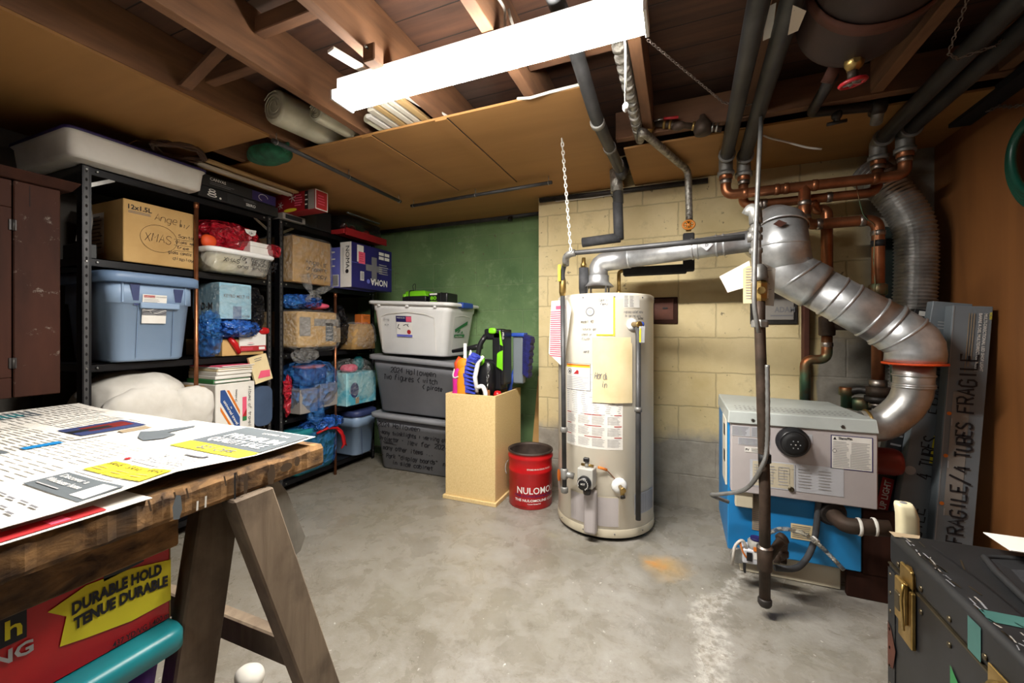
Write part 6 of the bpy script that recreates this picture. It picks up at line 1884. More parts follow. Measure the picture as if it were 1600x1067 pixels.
chain('pipe_chain', 0, 0, 'thin chain slung under the far pair of black pipes', pts=[at_Z(1513, -5, 2.06), at_Z(1482, 84, 1.985), at_Z(1496, 92, 1.98), at_Z(1556, 71, 1.985), at_Z(1572, 55, 2.04)])

# ================================================================== the hanging gas pipe in front of the boiler
t = thing('gas_riser', 'upright rusty gas pipe hanging in front of the boiler', 'pipe', at_Y(1190, 600, 1.85))
YP = 1.85
g0, g1 = at_Y(1180, 332, 1.88), at_Y(1186, 498, 1.86)
b0 = at_Y(1195, 938, 1.82)
mb = M('iron_fitting'); mb.tube([g0, at_Y(1183, 440, 1.87)], .018, None, 14)
mb.tube([at_Y(1168, 336, 1.90), at_Y(1174, 326, 1.89), at_Y(1180, 330, 1.88), at_Y(1181, 350, 1.88)], .024, None, 14, .02)
for py in (345, 360, 372, 392):
    p = at_Y(1181, py, 1.88); mb.lathe([(.02, -.012), (.024, -.008), (.024, .008), (.02, .012)], p, m=None, seg=14)
mb.tube([at_Y(1168, 371, 1.885), at_Y(1181, 370, 1.88)], .021, None, 12)
mb.build('upper_tee', t)
mb = M('iron_fitting'); p = at_Y(1187, 425, 1.865); mb.lathe([(.014, .03), (.026, .015), (.028, -.012), (.03, -.02), (.03, -.035)], p, m=None, seg=16); mb.tube([p + Vector((0, 0, -.03)), p + Vector((0, 0, -.07))], .021, 'iron_black', 14)
mb.build('union', t)
mb = M('brass'); p = at_Y(1187, 455, 1.862); mb.lathe([(.022, -.04), (.03, -.03), (.03, .03), (.022, .04)], p, m=None, seg=8, smooth=False); mb.lathe([(.012, 0), (.016, .02), (.012, .03)], p + Vector((0, -.02, 0)), (0, -1, 0), 'brass', 12); mb.build('shutoff_valve', t)
mb = M('iron_rust'); mb.tube([at_Y(1187, 470, 1.86), at_Y(1187, 500, 1.86), b0 + Vector((0, 0, .42)), b0], .0195, None, 16)
p = at_Y(1187, 506, 1.858); mb.lathe([(.022, -.014), (.03, -.012), (.03, .008), (.026, .016)], p, m='iron_fitting', seg=8, smooth=False)
mb.tube([b0 + Vector((0, 0, .53)), b0 + Vector((0, 0, .56))], .0215, 'black_matte', 14)
mb.lathe([(.021, 0), (.0245, -.006), (.0245, -.02), (.019, -.03)], b0 + Vector((0, 0, .01)), m='iron_black', seg=16); mb.build('drip_leg', t)
tz = at_Y(1195, 872, 1.825)
mb = M('iron_rust'); mb.lathe([(.021, .045), (.028, .04), (.026, .0), (.026, -.04), (.022, -.048)], tz, m=None, seg=16); mb.lathe([(.022, .052), (.029, .042)], tz, m='solder', seg=16, cap0=False, cap1=False)
q = at_Y(1222, 842, 1.90); r2 = at_Y(1222, 872, 1.92)
mb.tube([tz + Vector((.01, 0, .0)), q, q + Vector((.01, .02, -.01)), r2, r2 + Vector((-.06, .02, 0))], .016, None, 14, .02)
for p_, d_ in ((q, Vector((1, .8, .5))), (r2 + Vector((0, 0, .02)), Vector((0, 0, 1))), (r2 + Vector((-.02, 0, 0)), Vector((1, 0, 0)))):
    mb.lathe([(.018, -.012), (.023, -.009), (.023, .009), (.018, .012)], p_, d_, 'iron_rust', 14)
mb.build('branch', t)
# paper tags on the riser
t2 = thing('hanging_tags', 'white and cream paper tags hung on the gas pipe in front of the flue', 'tags', at_Y(1175, 440, 1.87))
for pp, m_ in (([(1171, 407), (1124, 432), (1137, 457), (1161, 450), (1176, 440)], 'paper'), ([(1170, 415), (1161, 420), (1161, 474), (1196, 474), (1196, 424)], 'manila'), ([(1186, 408), (1212, 420), (1209, 478), (1193, 477), (1190, 430)], 'paper')):
    yy = {'manila': 1.90}.get(m_, 1.915)
    mb = M(m_); P_ = [at_Y(px_, py_, yy) for px_, py_ in pp]; mb.poly(P_, m_); mb.poly([p_ + Vector((0, .001, 0)) for p_ in P_][::-1], m_)
    if m_ == 'manila':
        c_ = at_Y(1163, 472, yy - .001); mb.lines(face_Y(c_.x, c_.y, c_.z), .005, .01, .1, .14, 12, 'ink_pale', .25, .001)
    mb.build('tag', t2)

# armoured conduit
t = thing('armoured_conduit', 'grey armoured cable hanging beside the gas pipe and looping to the boiler', 'cable', at_Y(1180, 400, 1.84))
pts = [at_Y(1190, 180, 1.97), at_Y(1187, 230, 1.87), at_Y(1180, 380, 1.81), at_Y(1178, 480, 1.795), at_Y(1186, 520, 1.80)]
mb = M('conduit'); mb.tube(pts, .0085, None, 10, .08, 8)
P = [at_Y(1199, 570, 1.805), at_Y(1199, 690, 1.795), at_Y(1190, 730, 1.79), at_Y(1165, 764, 1.86), at_Y(1125, 772, 1.92), at_Y(1112, 773, 1.95), at_Y(1122, 778, 1.99), at_Y(1138, 784, 2.02)]
mb2 = mb
mb.build('upper_run', t)
mb = M('conduit'); Q = []
for i in range(len(P) - 1):
    p0, p1, p2, p3 = P[max(i - 1, 0)], P[i], P[i + 1], P[min(i + 2, len(P) - 1)]
    for k in range(22):
        u = k / 22; Q.append(.5 * (2 * p1 + (p2 - p0) * u + (2 * p0 - 5 * p1 + 4 * p2 - p3) * u * u + (3 * p1 - p0 - 3 * p2 + p3) * u ** 3))
mb.tube(Q, [.0085 if i % 2 else .0075 for i in range(len(Q))], None, 10); mb.build('lower_run', t)
mb = M('wire_white'); mb.tube([at_Y(1187, 208, 2.3), at_Y(1200, 215, 2.3), at_Y(1230, 222, 2.3), at_Y(1262, 231, 2.3), at_Y(1284, 233, 2.3)], .005, seg=8, fil=.03)
single('white_cable', mb, 'short grey white cable sagging below the ceiling board by the black pipes', 'cable')

# ================================================================== plates on the chimney wall
t = thing('wall_box', 'flat brown metal box set in the yellow wall beside the water heater', 'metal box', at_Y(1040, 485, YB))
a = at_Y(1020, 505, YB); b = at_Y(1059, 464, YB)
mb = M('brown_paint'); mb.box((a.x, YB - .012, a.z - .005), (b.x, YB + .01, b.z), None, .003); mb.box((a.x + .01, YB - .018, a.z + .02), (b.x - .025, YB - .012, b.z - .01), 'strap_rust', .002); mb.box((a.x + .06, YB - .024, a.z + .09), (a.x + .09, YB - .018, a.z + .10), 'black_matte'); mb.build('door', t)
t = thing('cleanout_door', 'grey cast iron soot door with raised lettering behind the hanging tags', 'soot door', at_Y(1210, 480, YB))
a = at_Y(1172, 507, YB); b = at_Y(1246, 455, YB)
mb = M('iron_black'); mb.box((a.x, YB - .012, a.z), (b.x, YB + .01, b.z), None, .004); mb.build('frame', t)
mb = M('iron_fitting'); mb.box((a.x + .02, YB - .02, a.z + .025), (b.x - .02, YB - .012, b.z - .01), 'parcel_grey', .003); S_ = face_Y(a.x, YB - .02, a.z); mb.text(S_, 'ADAM', .12, .07, .03, 'ink_grey', .10, .002, .02); mb.lines(S_, .1, .04, .24, .06, 1, 'ink_grey', .4); mb.build('door', t)
mb = M('iron_black'); p = at_Y(1262, 520, 2.74); mb.box((p.x - .02, 2.735, .6), (p.x + .01, YB - .001, 1.42), 'strap_rust', .004)
single('wall_channel', mb, 'rusty upright steel channel on the wall behind the copper pipe', 'channel')
mb = M('mat_felt'); mb.blob(at_Y(1385, 440, 2.74), (.05, .03, .28), 'dark_rag', 3, .15, 1.5, 3, 4); 
single('dark_cloth', mb, 'dark green rag hanging between the copper pipe and ribbed duct', 'cloth')

# ================================================================== boiler
bx0, bx1, by0, by1 = .197, .722, 2.035, 2.53
t = thing('boiler', 'blue gas boiler with a grey front hood and round black gauge', 'boiler', (.46, 2.28, 0))
mb = M('boiler_blue'); mb.box((bx0 + .004, by0 + .05, .115), (bx1 - .035, by1, .70), None, .004); mb.build('jacket', t)
mb = M('parcel_grey'); mb.box((bx0 + .06, by0 + .10, .002), (bx1 - .09, by1 - .02, .1145), 'heater_band', .003)
mb.box((bx0 + .02, by0 + .07, .1), (bx0 + .04, by0 + .09, .1145), 'bolt_metal')
mb.build('base', t)
mb = M('boiler_grey')
mb.box((bx0 + .012, by0, .395), (bx1, by0 + .049, .70), None, .004)
mb.build('front_cover', t)
mb = M('boiler_lid'); mb.hexa([(bx0 - .002, by0 - .008, .695), (bx1 + .004, by0 - .008, .695), (bx1 + .004, by1 - .10, .695), (bx0 - .002, by1 - .02, .695), (bx0 + .004, by0 + .002, .748), (bx1, by0 + .002, .748), (bx1 - .05, by1 - .10, .755), (bx0 + .0, by1 - .02, .755)], None, .004)
for x in (bx0 + .095, bx1 - .115):
    mb.lathe([(.007, 0), (.006, .004)], (x, by0 - .005, .715), (0, -1, 0), 'bolt_metal', 10)
for i in range(24):
    for j in range(3):
        mb.disc(lambda p_, q_, e: Vector((p_, q_, .7495 + e)), bx0 + .04 + i * .018, by0 + .05 + j * .03, .005, 'ink_grey', .0008 + j * .0025, 8)
mb.build('lid', t)
mb = M('heater_cream'); mb.box((bx0 - .004, by0 + .06, .40), (bx0 + .003, by0 + .20, .70), 'heater_cream', .001)
for z in (.50, .62):
    mb.box((bx0 - .006, by0 + .08, z), (bx0 - .003, by0 + .12, z + .05), 'ink_black')
mb.build('side_plate', t)
S = face_Y(bx0, by0, 0)
def on(px, py):
    p = at_Y(px, py, by0); return p.x - bx0, p.z
def br(mb, px0, py0, px1, py1, m, e=.0015):
    a0, z1 = on(px0, py0); a1, z0 = on(px1, py1); zz = on(px1, py0)
    mb.rect(S, a0, z0, a1, z1, m, e); return a0, z0, a1, z1
mb = M('white'); a0, z0, a1, z1 = .375, .545, .505, .675
mb.rect(S, a0 - .003, z0 - .003, a1 + .003, z1 + .003, 'navy_print', .0015); mb.rect(S, a0, z0, a1, z1, 'white', .002); mb.text(S, 'Slant/Fin', a0 + .022, z1 - .013, .010, 'ink_black', .045, .003, .03); mb.shape(S, [(a0 + .004, z1 - .015), (a0 + .016, z1 - .015), (a0 + .010, z1 - .004)], 'ink_black', .003)
mb.lines(S, a0 + .004, z0 + .004, a0 + .06, z1 - .02, 16, 'ink_pale', .35, .003); mb.lines(S, a0 + .064, z0 + .004, a1 - .004, z1 - .02, 16, 'ink_pale', .35, .003); mb.stroke(S, [(a0 + .062, z0 + .005), (a0 + .062, z0 + .06)], .001, 'ink_grey', .003); mb.disc(S, a0 + .009, z1 - .06, .007, 'ink_black', .003); mb.disc(S, a0 + .009, z1 - .06, .0055, 'white', .0034)
mb.build('rating_label', t)
mb = M('white'); mb.rect(S, .085, .43, .415, .545, 'label_silver', .0015); mb.rect(S, .095, .435, .245, .54, 'heater_band', .002)
for (u, w_) in ((.10, .03), (.14, .04), (.19, .04), (.26, .05), (.33, .05)):
    mb.lines(S, u, .445, u + w_, .53, 7, 'ink_pale', .3, .003)
mb.stroke(S, [(.25, .435), (.25, .54)], .0015, 'ink_grey', .003)
for k in range(7):
    mb.stroke(S, [(.11 + k * .02, .455 + .01 * (k % 3)), (.11 + k * .02, .52 - .01 * (k % 2)), (.125 + k * .02, .52 - .01 * (k % 2))], .001, 'ink_grey', .003)
mb.build('wiring_diagram', t)
mb = M('white'); mb.rect(S, .215, .635, .31, .672, 'label_silver', .0015); mb.lines(S, .222, .64, .305, .668, 3, 'ink_grey', .3, .002)
mb.build('caution_label', t)
mb = M('white'); mb.rect(S, .015, .642, .085, .685, 'label_silver', .0015); mb.lines(S, .017, .645, .083, .683, 7, 'ink_grey', .4, .002); mb.rect(S, .09, .642, .16, .685, 'label_silver', .0015); mb.lines(S, .092, .645, .158, .683, 7, 'ink_grey', .4, .002); mb.rect(S, .04, .605, .16, .635, 'label_silver', .0015); mb.lines(S, .042, .607, .158, .634, 5, 'ink_grey', .4, .002)
mb.rect(S, .065, .575, .14, .597, 'white', .0015); mb.text(S, 'PV', .068, .58, .010, 'ink_black', .014, .002, .03); mb.lines(S, .09, .578, .135, .594, 3, 'ink_black', .3, .002); mb.build('safety_label', t)
gx, gz = on(1238, 690)
mb = M('black_plastic'); mb.lathe([(.062, 0), (.062, .01), (.054, .016), (.052, .03), (.048, .034)], (bx0 + gx, by0, gz), (0, -1, 0), None, 36); mb.lathe([(.046, .034), (.044, .05), (.030, .054), (.0, .054)], (bx0 + gx, by0, gz), (0, -1, 0), 'black_matte', 36)
GS = face_Y(bx0 + gx, by0 - .054, gz)
for k in range(20):
    a_ = k * pi / 10; mb.rect(lambda x, y, e: GS(.034 * cos(a_) + x, .034 * sin(a_) + y, e - .003), -.002, -.002, .002, .002, 'ink_grey', .001)
for k in range(6):
    a_ = k * pi / 3; mb.disc(GS, .016 * cos(a_), .016 * sin(a_), .0025, 'label_silver', .001, 8)
mb.disc(GS, 0, 0, .003, 'white', .001, 8); mb.build('gauge', t)
px, pz = on(1236, 768); mb = M('rivet'); mb.lathe([(.012, 0), (.010, .006), (.006, .007), (.0, .003)], (bx0 + px, by0, pz + .01), (0, -1, 0), None, 14); mb.build('peep_hole', t)
mb = M('heater_grey'); SB = face_Y(bx0, by0 + .05, 0); q = at_Y(1155, 785, by0 + .045)
mb.box((bx0 + .03, by0 + .012, .325), (bx0 + .10, by0 + .0499, .40), 'heater_band', .004); mb.build('junction_box', t)
mb = M('paper'); mb.rect(SB, .10, .22, .155, .395, 'suit_tan', .002); mb.lines(SB, .104, .225, .15, .385, 18, 'ink_grey', .35, .003); mb.build('lighting_label', t)
mb = M('paper'); mb.rect(SB, .245, .21, .325, .275, 'manila', .002); mb.lines(SB, .25, .215, .32, .27, 7, 'ink_grey', .35, .003); mb.build('notice_label', t)
# burner gas valve low on the front
mb = M('heater_grey'); v = Vector((bx0 + .055, by0 - .055, .13))
mb.box((v.x - .005, v.y, .115), (v.x + .085, v.y + .075, .175), 'label_silver', .006, 2); mb.lathe([(.032, 0), (.032, .03), (.026, .036)], (v.x + .05, v.y + .035, .172), m='heater_grey', seg=20); mb.lathe([(.022, .0), (.022, .012)], (v.x + .05, v.y + .035, .206), m='navy_print', seg=14)
mb.box((v.x + .01, v.y - .004, .13), (v.x + .03, v.y, .165), 'black_plastic'); mb.box((v.x + .035, v.y - .004, .175), (v.x + .07, v.y - .001, .192), 'orange_print'); mb.rect(face_Y(v.x + .035, v.y, .14), 0, 0, .04, .03, 'white')
mb.lathe([(.03, 0), (.03, .02)], (v.x - .02, v.y + .03, .135), (0, -1, 0), 'iron_fitting', 16)
mb.tube([(v.x - .045, v.y - .01, .105), (v.x - .035, v.y - .005, .19), (v.x - .0, v.y + .01, .215), (v.x + .01, v.y + .01, .17)], .006, 'wire_white', 8, .03)
mb.tube([(v.x - .015, v.y + .005, .21), (v.x - .005, v.y + .0, .16), (v.x + .02, v.y - .0, .13)], .004, 'orange_glow', 6, .02); mb.tube([(v.x - .02, v.y + .01, .20), (v.x + .0, v.y + .005, .145)], .003, 'white', 6)
mb.box((v.x + .0, v.y, .075), (v.x + .008, v.y + .03, .115), 'black_matte')
mb.build('gas_valve', t)
mb = M('iron_fitting'); mb.tube([(v.x + .08, v.y + .04, .145), (v.x + .16, v.y + .04, .14)], .016, 'iron_rust', 12); mb.build('gas_inlet', t)
# hoses on the front
P = [at_Y(1210, 887, 1.97), at_Y(1245, 890, 1.99), at_Y(1262, 872, 2.03), at_Y(1273, 845, 2.06), at_Y(1278, 800, 2.068), at_Y(1280, 770, 2.07)]
mb = M('foam_grey'); mb.tube(P, .012, 'foam_grey', 12, .06, 6); mb.build('flex_hose', t)
P = [at_Y(1203, 832, 2.05), at_Y(1220, 825, 2.045), at_Y(1255, 831, 2.03), at_Y(1285, 855, 2.01), at_Y(1318, 890, 2.0)]
mb = M('film_hose'); mb.tube(P, .0085, 'film_hose', 12, .06, 6); mb.tube([P[2] + Vector((.03, 0, -.02)), P[2] + Vector((.05, 0, -.035))], .012, 'white', 10); mb.build('clear_hose', t)
# return elbow
mb = M('iron_rust'); e0 = at_Y(1298, 800, 2.08); e1 = at_Y(1312, 820, 2.0); e2 = at_Y(1392, 826, 1.98)
mb.lathe([(.055, 0), (.055, .01), (.045, .014)], e0 + Vector((0, .01, 0)), (0, -1, 0), None, 24); mb.lathe([(.042, .0), (.046, .02), (.04, .025)], e0 + Vector((0, .0, 0)), (.1, -1, -.1), 'iron_black', 24)
mb.tube([e0, e0 + Vector((.01, -.04, -.01)), e1 + Vector((.02, 0, 0)), e2], .03, None, 18, .05, 5); mb.build('return_elbow', t)
for px in (1342, 1366):
    mb = M('manila'); p = at_Y(px, 823, 1.99); mb.lathe([(.0305, -.006), (.034, -.004), (.034, .004), (.0305, .006)], p, (1, 0, 0), 'rope_white', 18, cap0=False, cap1=False); mb.build('joint_collar', t)
# red circulator and valves at the side
mb = M('red_dark'); p0 = at_Y(1368, 722, 2.28); p1 = at_Y(1412, 722, 2.28); mb.lathe([(.05, 0), (.058, .01), (.058, .17), (.05, .19), (.03, .195)], Vector((bx1 - .03, 2.28, .53)), (1, 0, 0), None, 24); mb.tube([(bx1 + .02, 2.28, .57), (bx1 + .02, 2.28, .67)], .02, None, 14); mb.lathe([(.032, 0), (.032, .012)], (bx1 + .02, 2.28, .655), m='iron_rust', seg=16); mb.build('circulator', t)
mb = M('brass'); p = at_Y(1322, 612, 2.52); mb.lathe([(.022, -.08), (.022, -.02), (.03, -.015), (.03, .02), (.026, .024)], p, m='copper_old', seg=16); mb.lathe([(.04, 0), (.04, .05), (.03, .06)], at_Y(1345, 628, 2.52) + Vector((0, 0, -.04)), m='copper_old', seg=16); mb.tube([p, at_Y(1345, 608, 2.5), at_Y(1360, 612, 2.47)], .02, 'iron_black', 12, .02); mb.build('relief_valve', t)
mb = M('iron_rust'); mb.box((bx1 - .06, 2.14, .002), (bx1 + .07, 2.16, .30), 'strap_rust', .004); mb.build('side_board', t) if False else mb.bm.free()
mb = M('brown_paint'); mb.box((bx1 - .08, 2.10, .0), (bx1 + .11, 2.125, .108), 'brown_paint', .003); mb.box((bx1 - .028, 2.10, .1), (bx1 + .11, 2.125, .37), 'brown_paint', .003)
single('brown_board', mb, 'dark brown board standing on the floor behind the return pipe', 'board')

# ================================================================== lamp cartons leaning in the corner
def lamp_carton(name, x, y, dx, w, h, d, m, label, marks):
    """a long flat carton leaning sideways: foot at x, head shifted by dx"""
    t = thing(name, label, 'carton', (x, y, 0), 'long lamp cartons leaning in the corner')
    mb = M(m); up = Vector((dx, .0, h)); L_ = up.length; up.normalize(); r = Vector((up.z, 0, -up.x))
    o = Vector((x, y, .0)) + Vector((0, 0, max(0, w * up.x)))
    S = plane(o, r, up)
    b = Vector((0, d, 0))
    P = [S(0, 0, 0), S(w, 0, 0), S(w, 0, 0) + b, S(0, 0, 0) + b, S(0, L_, 0), S(w, L_, 0), S(w, L_, 0) + b, S(0, L_, 0) + b]
    mb.hexa(P, m, .002)
    marks(mb, S, L_, w)
    mb.build('box', t)
    return t
def marks_main(mb, S, L, w):
    V = plane(S(w * .30, L * .62), S(w * .3, L) - S(w * .3, L * .62), S(0, 0) - S(w, 0))      # reading upwards
    D = plane(S(w * .62, L - .03), S(0, 0) - S(0, L), S(w, 0) - S(0, 0))                       # reading downwards
    mb.rect(S, w * .18, L * .26, w * .62, L * .70, 'parcel_grey', .002)
    for s_, b, f, hh in (('FRAGILE', .63, .20, .052), ('4 TUBES', .42, .17, .048), ('FRAGILE', .17, .20, .05)):
        Q = plane(S(w * .72, L * b), S(0, L) - S(0, 0), S(0, 0) - S(w, 0)); mb.ink(Q, s_, 0, 0, hh, 'ink_black', .008, f * L * 1.05, slant=0, e=.004, jit=.2)
    Q = plane(S(w * .72, L * .38), S(0, L) - S(0, 0), S(0, 0) - S(w, 0)); mb.stroke(Q, [(0, -.01), (.03, .06)], .008, 'ink_black', .004)
    mb.text(D, 'MULTI-DIRECTIONAL LED SHOP LIGHT', .0, .020, .010, 'white', .24, .003, .01); mb.text(D, 'BARRE A DEL MULTIDIRECTIONNELLE', .0, .004, .010, 'white', .24, .003, .01); mb.text(D, 'NOMA', -.005, .036, .008, 'yellow_print', .03, .003, .02)
    mb.lines(D, .0, -.03, .26, -.006, 3, 'suit_tan', .35, .003)
    for b in (.30, .47, .62):
        mb.disc(S, w * .12, L * b, .008, 'orange_print', .003, 10); mb.stroke(S, [(w * .2, L * b - .02), (w * .2, L * b - .05)], .004, 'ink_pale', .003)
    mb.stroke(S, [(w * .03, 0), (w * .03, L)], .002, 'ink_pale', .002)
def marks_side(mb, S, L, w):
    for s_, b, f in (('FRAGILE', .60, .22), ('4 TUBES', .36, .16), ('FRAGILE', .06, .2)):
        Q = plane(S(w * .72, L * b), S(0, L) - S(0, 0), S(0, 0) - S(w, 0)); mb.ink(Q, s_, 0, 0, .05, 'ink_black', .006, f * L, slant=0, e=.004, jit=.2)
    for b in (.9, .84):
        mb.lines(S, w * .2, L * b, w * .75, L * b + .04, 3, 'ink_pale', .3, .003)
    mb.rect(S, w * .6, L * .42, w * .72, L * .52, 'tape_yellow', .003); mb.disc(S, w * .15, L * .38, .02, 'ink_pale', .003)
def marks_black(mb, S, L, w):
    Q = plane(S(w * .7, L * .20), S(0, L) - S(0, 0), S(0, 0) - S(w, 0)); mb.rect(Q, .0, -.005, .17, .04, 'red_print', .003); mb.text(Q, 'UP LIGHT', .02, .006, .024, 'white', .14, .005, .02)
    mb.rect(Q, -.09, -.005, -.01, .04, 'green_print', .003); mb.lines(S, w * .2, L * .42, w * .8, L * .60, 5, 'ink_grey', .2, .003)
    mb.rect(S, w * .2, L - .03, w * .8, L - .008, 'white', .003); mb.rect(S, w * .3, L * .86, w * .7, L * .93, 'ink_grey', .003); mb.text(S, '63', w * .32, L * .88, .02, 'white', .02, .004)
lamp_carton('lamp_carton', .995, 2.31, .075, .125, 1.20, .055, 'led_grey', 'grey lamp carton marked FRAGILE leaning on the panelled wall', marks_main)
lamp_carton('lamp_carton', .875, 2.375, .16, .13, 1.215, .05, 'led_grey', 'grey marked lamp carton half hidden behind the front one', marks_side)
lamp_carton('lamp_carton', .80, 2.44, .20, .075, 1.19, .05, 'led_black', 'slim black lamp carton with a red label leaning behind the grey cartons', marks_black)

# hose on the panelled wall
t = thing('garden_hose', 'coil of dark green hose hung on the panelled wall', 'hose', (1.19, 2.0, 1.55))
mb = M('hose_green')
hc = Vector((1.185, 2.0, 1.735))
for k in range(5):
    ry_ = .205 - k * .018; rz_ = .19 - k * .014
    mb.tube([hc + Vector((-.008 * k + .004 * sin(a), cos(a) * ry_, sin(a) * rz_ + .02 * cos(2 * a))) for a in [j * pi / 20 for j in range(40)]], .0125, None, 10, closed=True)
mb.build('coil', t)
mb = M('bolt_metal'); mb.tube([(1.219, 2.0, 1.875), (1.15, 2.0, 1.875), (1.135, 2.0, 1.90)], .005, None, 8, .01); mb.build('hook', t)

# ================================================================== trunk
t = thing('steamer_trunk', 'worn black travel trunk with brass latches', 'trunk', (.8, .75, 0))
tx0, tx1, ty0, ty1, TZ, TS = .482, 1.05, .16, 1.30, .60, .525
mb = M('trunk_black'); mb.box((tx0, ty0, .0), (tx1, ty1, TS - .001), None, .004); 
SX = plane((tx0, ty1, 0), (0, -1, 0), (0, 0, 1))
for k in range(11):
    mb.lathe([(.006, 0), (.005, .003)], SX(.05 + k * .1, TS - .03, 0), (-1, 0, 0), 'rivet', 8); mb.lathe([(.006, 0), (.005, .003)], SX(.05 + k * .1, .05, 0), (-1, 0, 0), 'rivet', 8)
for z in [.05 + k * .045 for k in range(11)]:
    mb.lathe([(.005, 0), (.004, .003)], SX(.012, z, 0), (-1, 0, 0), 'rivet', 8)
mb.rect(SX, .0, .02, .035, TS - .01, 'trunk_worn', .0015); mb.shape(SX, [(.003, .27), (.03, .28), (.042, .33), (.02, .37), (.002, .38)], 'strap_rust', .003); mb.rect(SX, .30, .02, .335, .43, 'trunk_tape', .0015); mb.shape(SX, [(.255, .425), (.305, .385), (.305, .425), (.255, .46)], 'green_print', .0022)
mb.build('body', t)
mb = M('trunk_worn')
mb.hexa([(tx0, ty0, TS), (tx1, ty0, TS), (tx1, ty1, TS), (tx0, ty1, TS), (tx0, ty0, TZ), (tx1, ty0, TZ), (tx1, ty1, TZ), (tx0, ty1, TZ)], 'trunk_worn', .012, 2)
mb.box((tx0 - .0015, ty0, TS - .003), (tx0 + .004, ty1, TS + .001), 'rivet')
mb.rect(SX, .305, TS + .003, .34, TZ - .012, 'trunk_tape', .0015)
for k in range(11):
    mb.lathe([(.006, 0), (.005, .003)], SX(.05 + k * .1, TS + .02, 0), (-1, 0, 0), 'rivet', 8)
TT = plane((tx0, ty1, TZ), (0, -1, 0), (1, 0, 0)); TT2 = lambda a, b, e=.001: Vector((tx0 + b, ty1 - a, TZ + e))
mb.rect(TT2, .302, .012, .338, .30, 'trunk_tape', .0012)
mb.stroke(TT2, [(.05, .06), (.2, .075), (.9, .08)], .004, 'trunk_black', .001)
mb.shape(TT2, [(.0, .0), (.03, .0), (.02, .05), (.0, .06)], 'suit_tan', .0012)
for k in range(9):
    a = R.uniform(.05, .9); b = R.uniform(.02, .25); mb.stroke(TT2, [(a, b), (a + R.uniform(-.06, .06), b + R.uniform(-.02, .03))], .003, 'rivet', .0014)
for k in range(150):
    a = R.uniform(.02, 1.1); b = .013 + R.expovariate(70); mb.stroke(TT2, [(a, b), (a + R.uniform(.006, .03), b + R.uniform(-.004, .006))], R.uniform(.0015, .004), R.choice(('ink_grey', 'rivet', 'parcel_grey')), .0012)
mb.build('lid', t)
for y in (.255, .63):
    LS = plane((tx0, ty1 - y + .05, TS), (0, -1, 0), (0, 0, 1))
    if y < .4:
        LS = plane((tx0, ty1 - .10, TS), (0, -1, 0), (0, 0, 1))
        mb = M('brass'); out = [(-.024, .0), (-.024, .022), (-.012, .040), (.012, .046), (.028, .030), (.03, .0)]
        for sg in (1,):
            mb.shape(LS, out, 'brass', .006); mb.shape(LS, out, 'brass', .001)
        mb.box((tx0 - .010, ty1 - .132, TS - .13), (tx0 - .001, ty1 - .072, TS - .004), 'brass', .002)
        mb.box((tx0 - .020, ty1 - .122, TS - .085), (tx0 - .010, ty1 - .080, TS + .01), 'brass', .003); mb.box((tx0 - .024, ty1 - .112, TS - .06), (tx0 - .018, ty1 - .090, TS - .02), 'rivet', .002)
        mb.box((tx0 - .008, ty1 - .125, TS + .001), (tx0 - .001, ty1 - .075, TS + .04), 'brass', .002)
        mb.tube([(tx0 - .022, ty1 - .128, TS - .09), (tx0 - .026, ty1 - .128, TS - .02), (tx0 - .022, ty1 - .128, TS + .012)], .003, 'brass', 6, .01); mb.build('latch', t)
    else:
        q = Vector((tx0, at_X(1583, 1035, tx0).y, at_X(1583, 1035, tx0).z)); q.z = TS - .03
        mb = M('brass'); mb.box((tx0 - .004, q.y - .05, q.z - .055), (tx0 - .0005, q.y + .05, q.z + .05), 'brass', .001); mb.lathe([(.045, 0), (.045, .008), (.032, .014), (.018, .012), (.018, .0)], (tx0 - .004, q.y, q.z), (-1, 0, 0), 'brass', 24); mb.disc(plane((tx0 - .004, q.y, q.z), (0, -1, 0), (0, 0, 1)), 0, -.005, .016, 'dark_interior', .009, 14); mb.build('lock', t)
for y in (ty1 - .001,):
    mb = M('brass'); mb.box((tx0 + .02, y, TS - .04), (tx0 + .06, y + .004, TS + .04), 'strap_rust', .001); mb.build('corner', t)
# felt mat lying on the trunk
t = thing('floor_mat', 'black felt car mat with a stitched rim lying on the trunk', 'mat', (.75, .85, TZ))
out = [(.615, 1.215), (.60, 1.15), (.585, 1.05), (.575, .95), (.56, .85), (.545, .70), (.55, .5), (.97, .5), (1.0, .85), (1.0, 1.12), (.85, 1.20), (.70, 1.235)]
def lift(x, y):
    return TZ + .002 + .012 * max(0, (x - .62)) / .3 + .004 * sin(y * 9)
mb = M('mat_felt'); cx_, cy_ = .77, .86
inn = [(cx_ + (x - cx_) * .86, cy_ + (y - cy_) * .9) for x, y in out]
mb.poly([Vector((x, y, lift(x, y) + .006)) for x, y in inn][::-1], 'mat_felt'); mb.rings([[Vector((x, y, lift(x, y))) for x, y in out], [Vector((x, y, lift(x, y) + .010)) for x, y in out], [Vector((x, y, lift(x, y) + .006)) for x, y in inn]], 'mat_rim', True, False, False)
mb.build('pad', t)
mb = M('mat_rim'); mb.tube([Vector((x, y, lift(x, y) + .008)) for x, y in out], .007, None, 8, closed=True)
mb.tube([Vector((.665, 1.15, lift(.665, 1.15) + .012)), Vector((.80, 1.05, lift(.8, 1.05) + .012)), Vector((.95, .98, lift(.95, .98) + .012))], .006, None, 8); mb.build('rim', t)
mb = M('paper'); q = at_Z(1590, 853, .632); mb.box((q.x - .03, q.y - .035, q.z), (q.x + .12, q.y + .05, q.z + .002)); 
single('paper_sheet', mb, 'small white paper lying on the black mat by the panelled wall', 'paper')
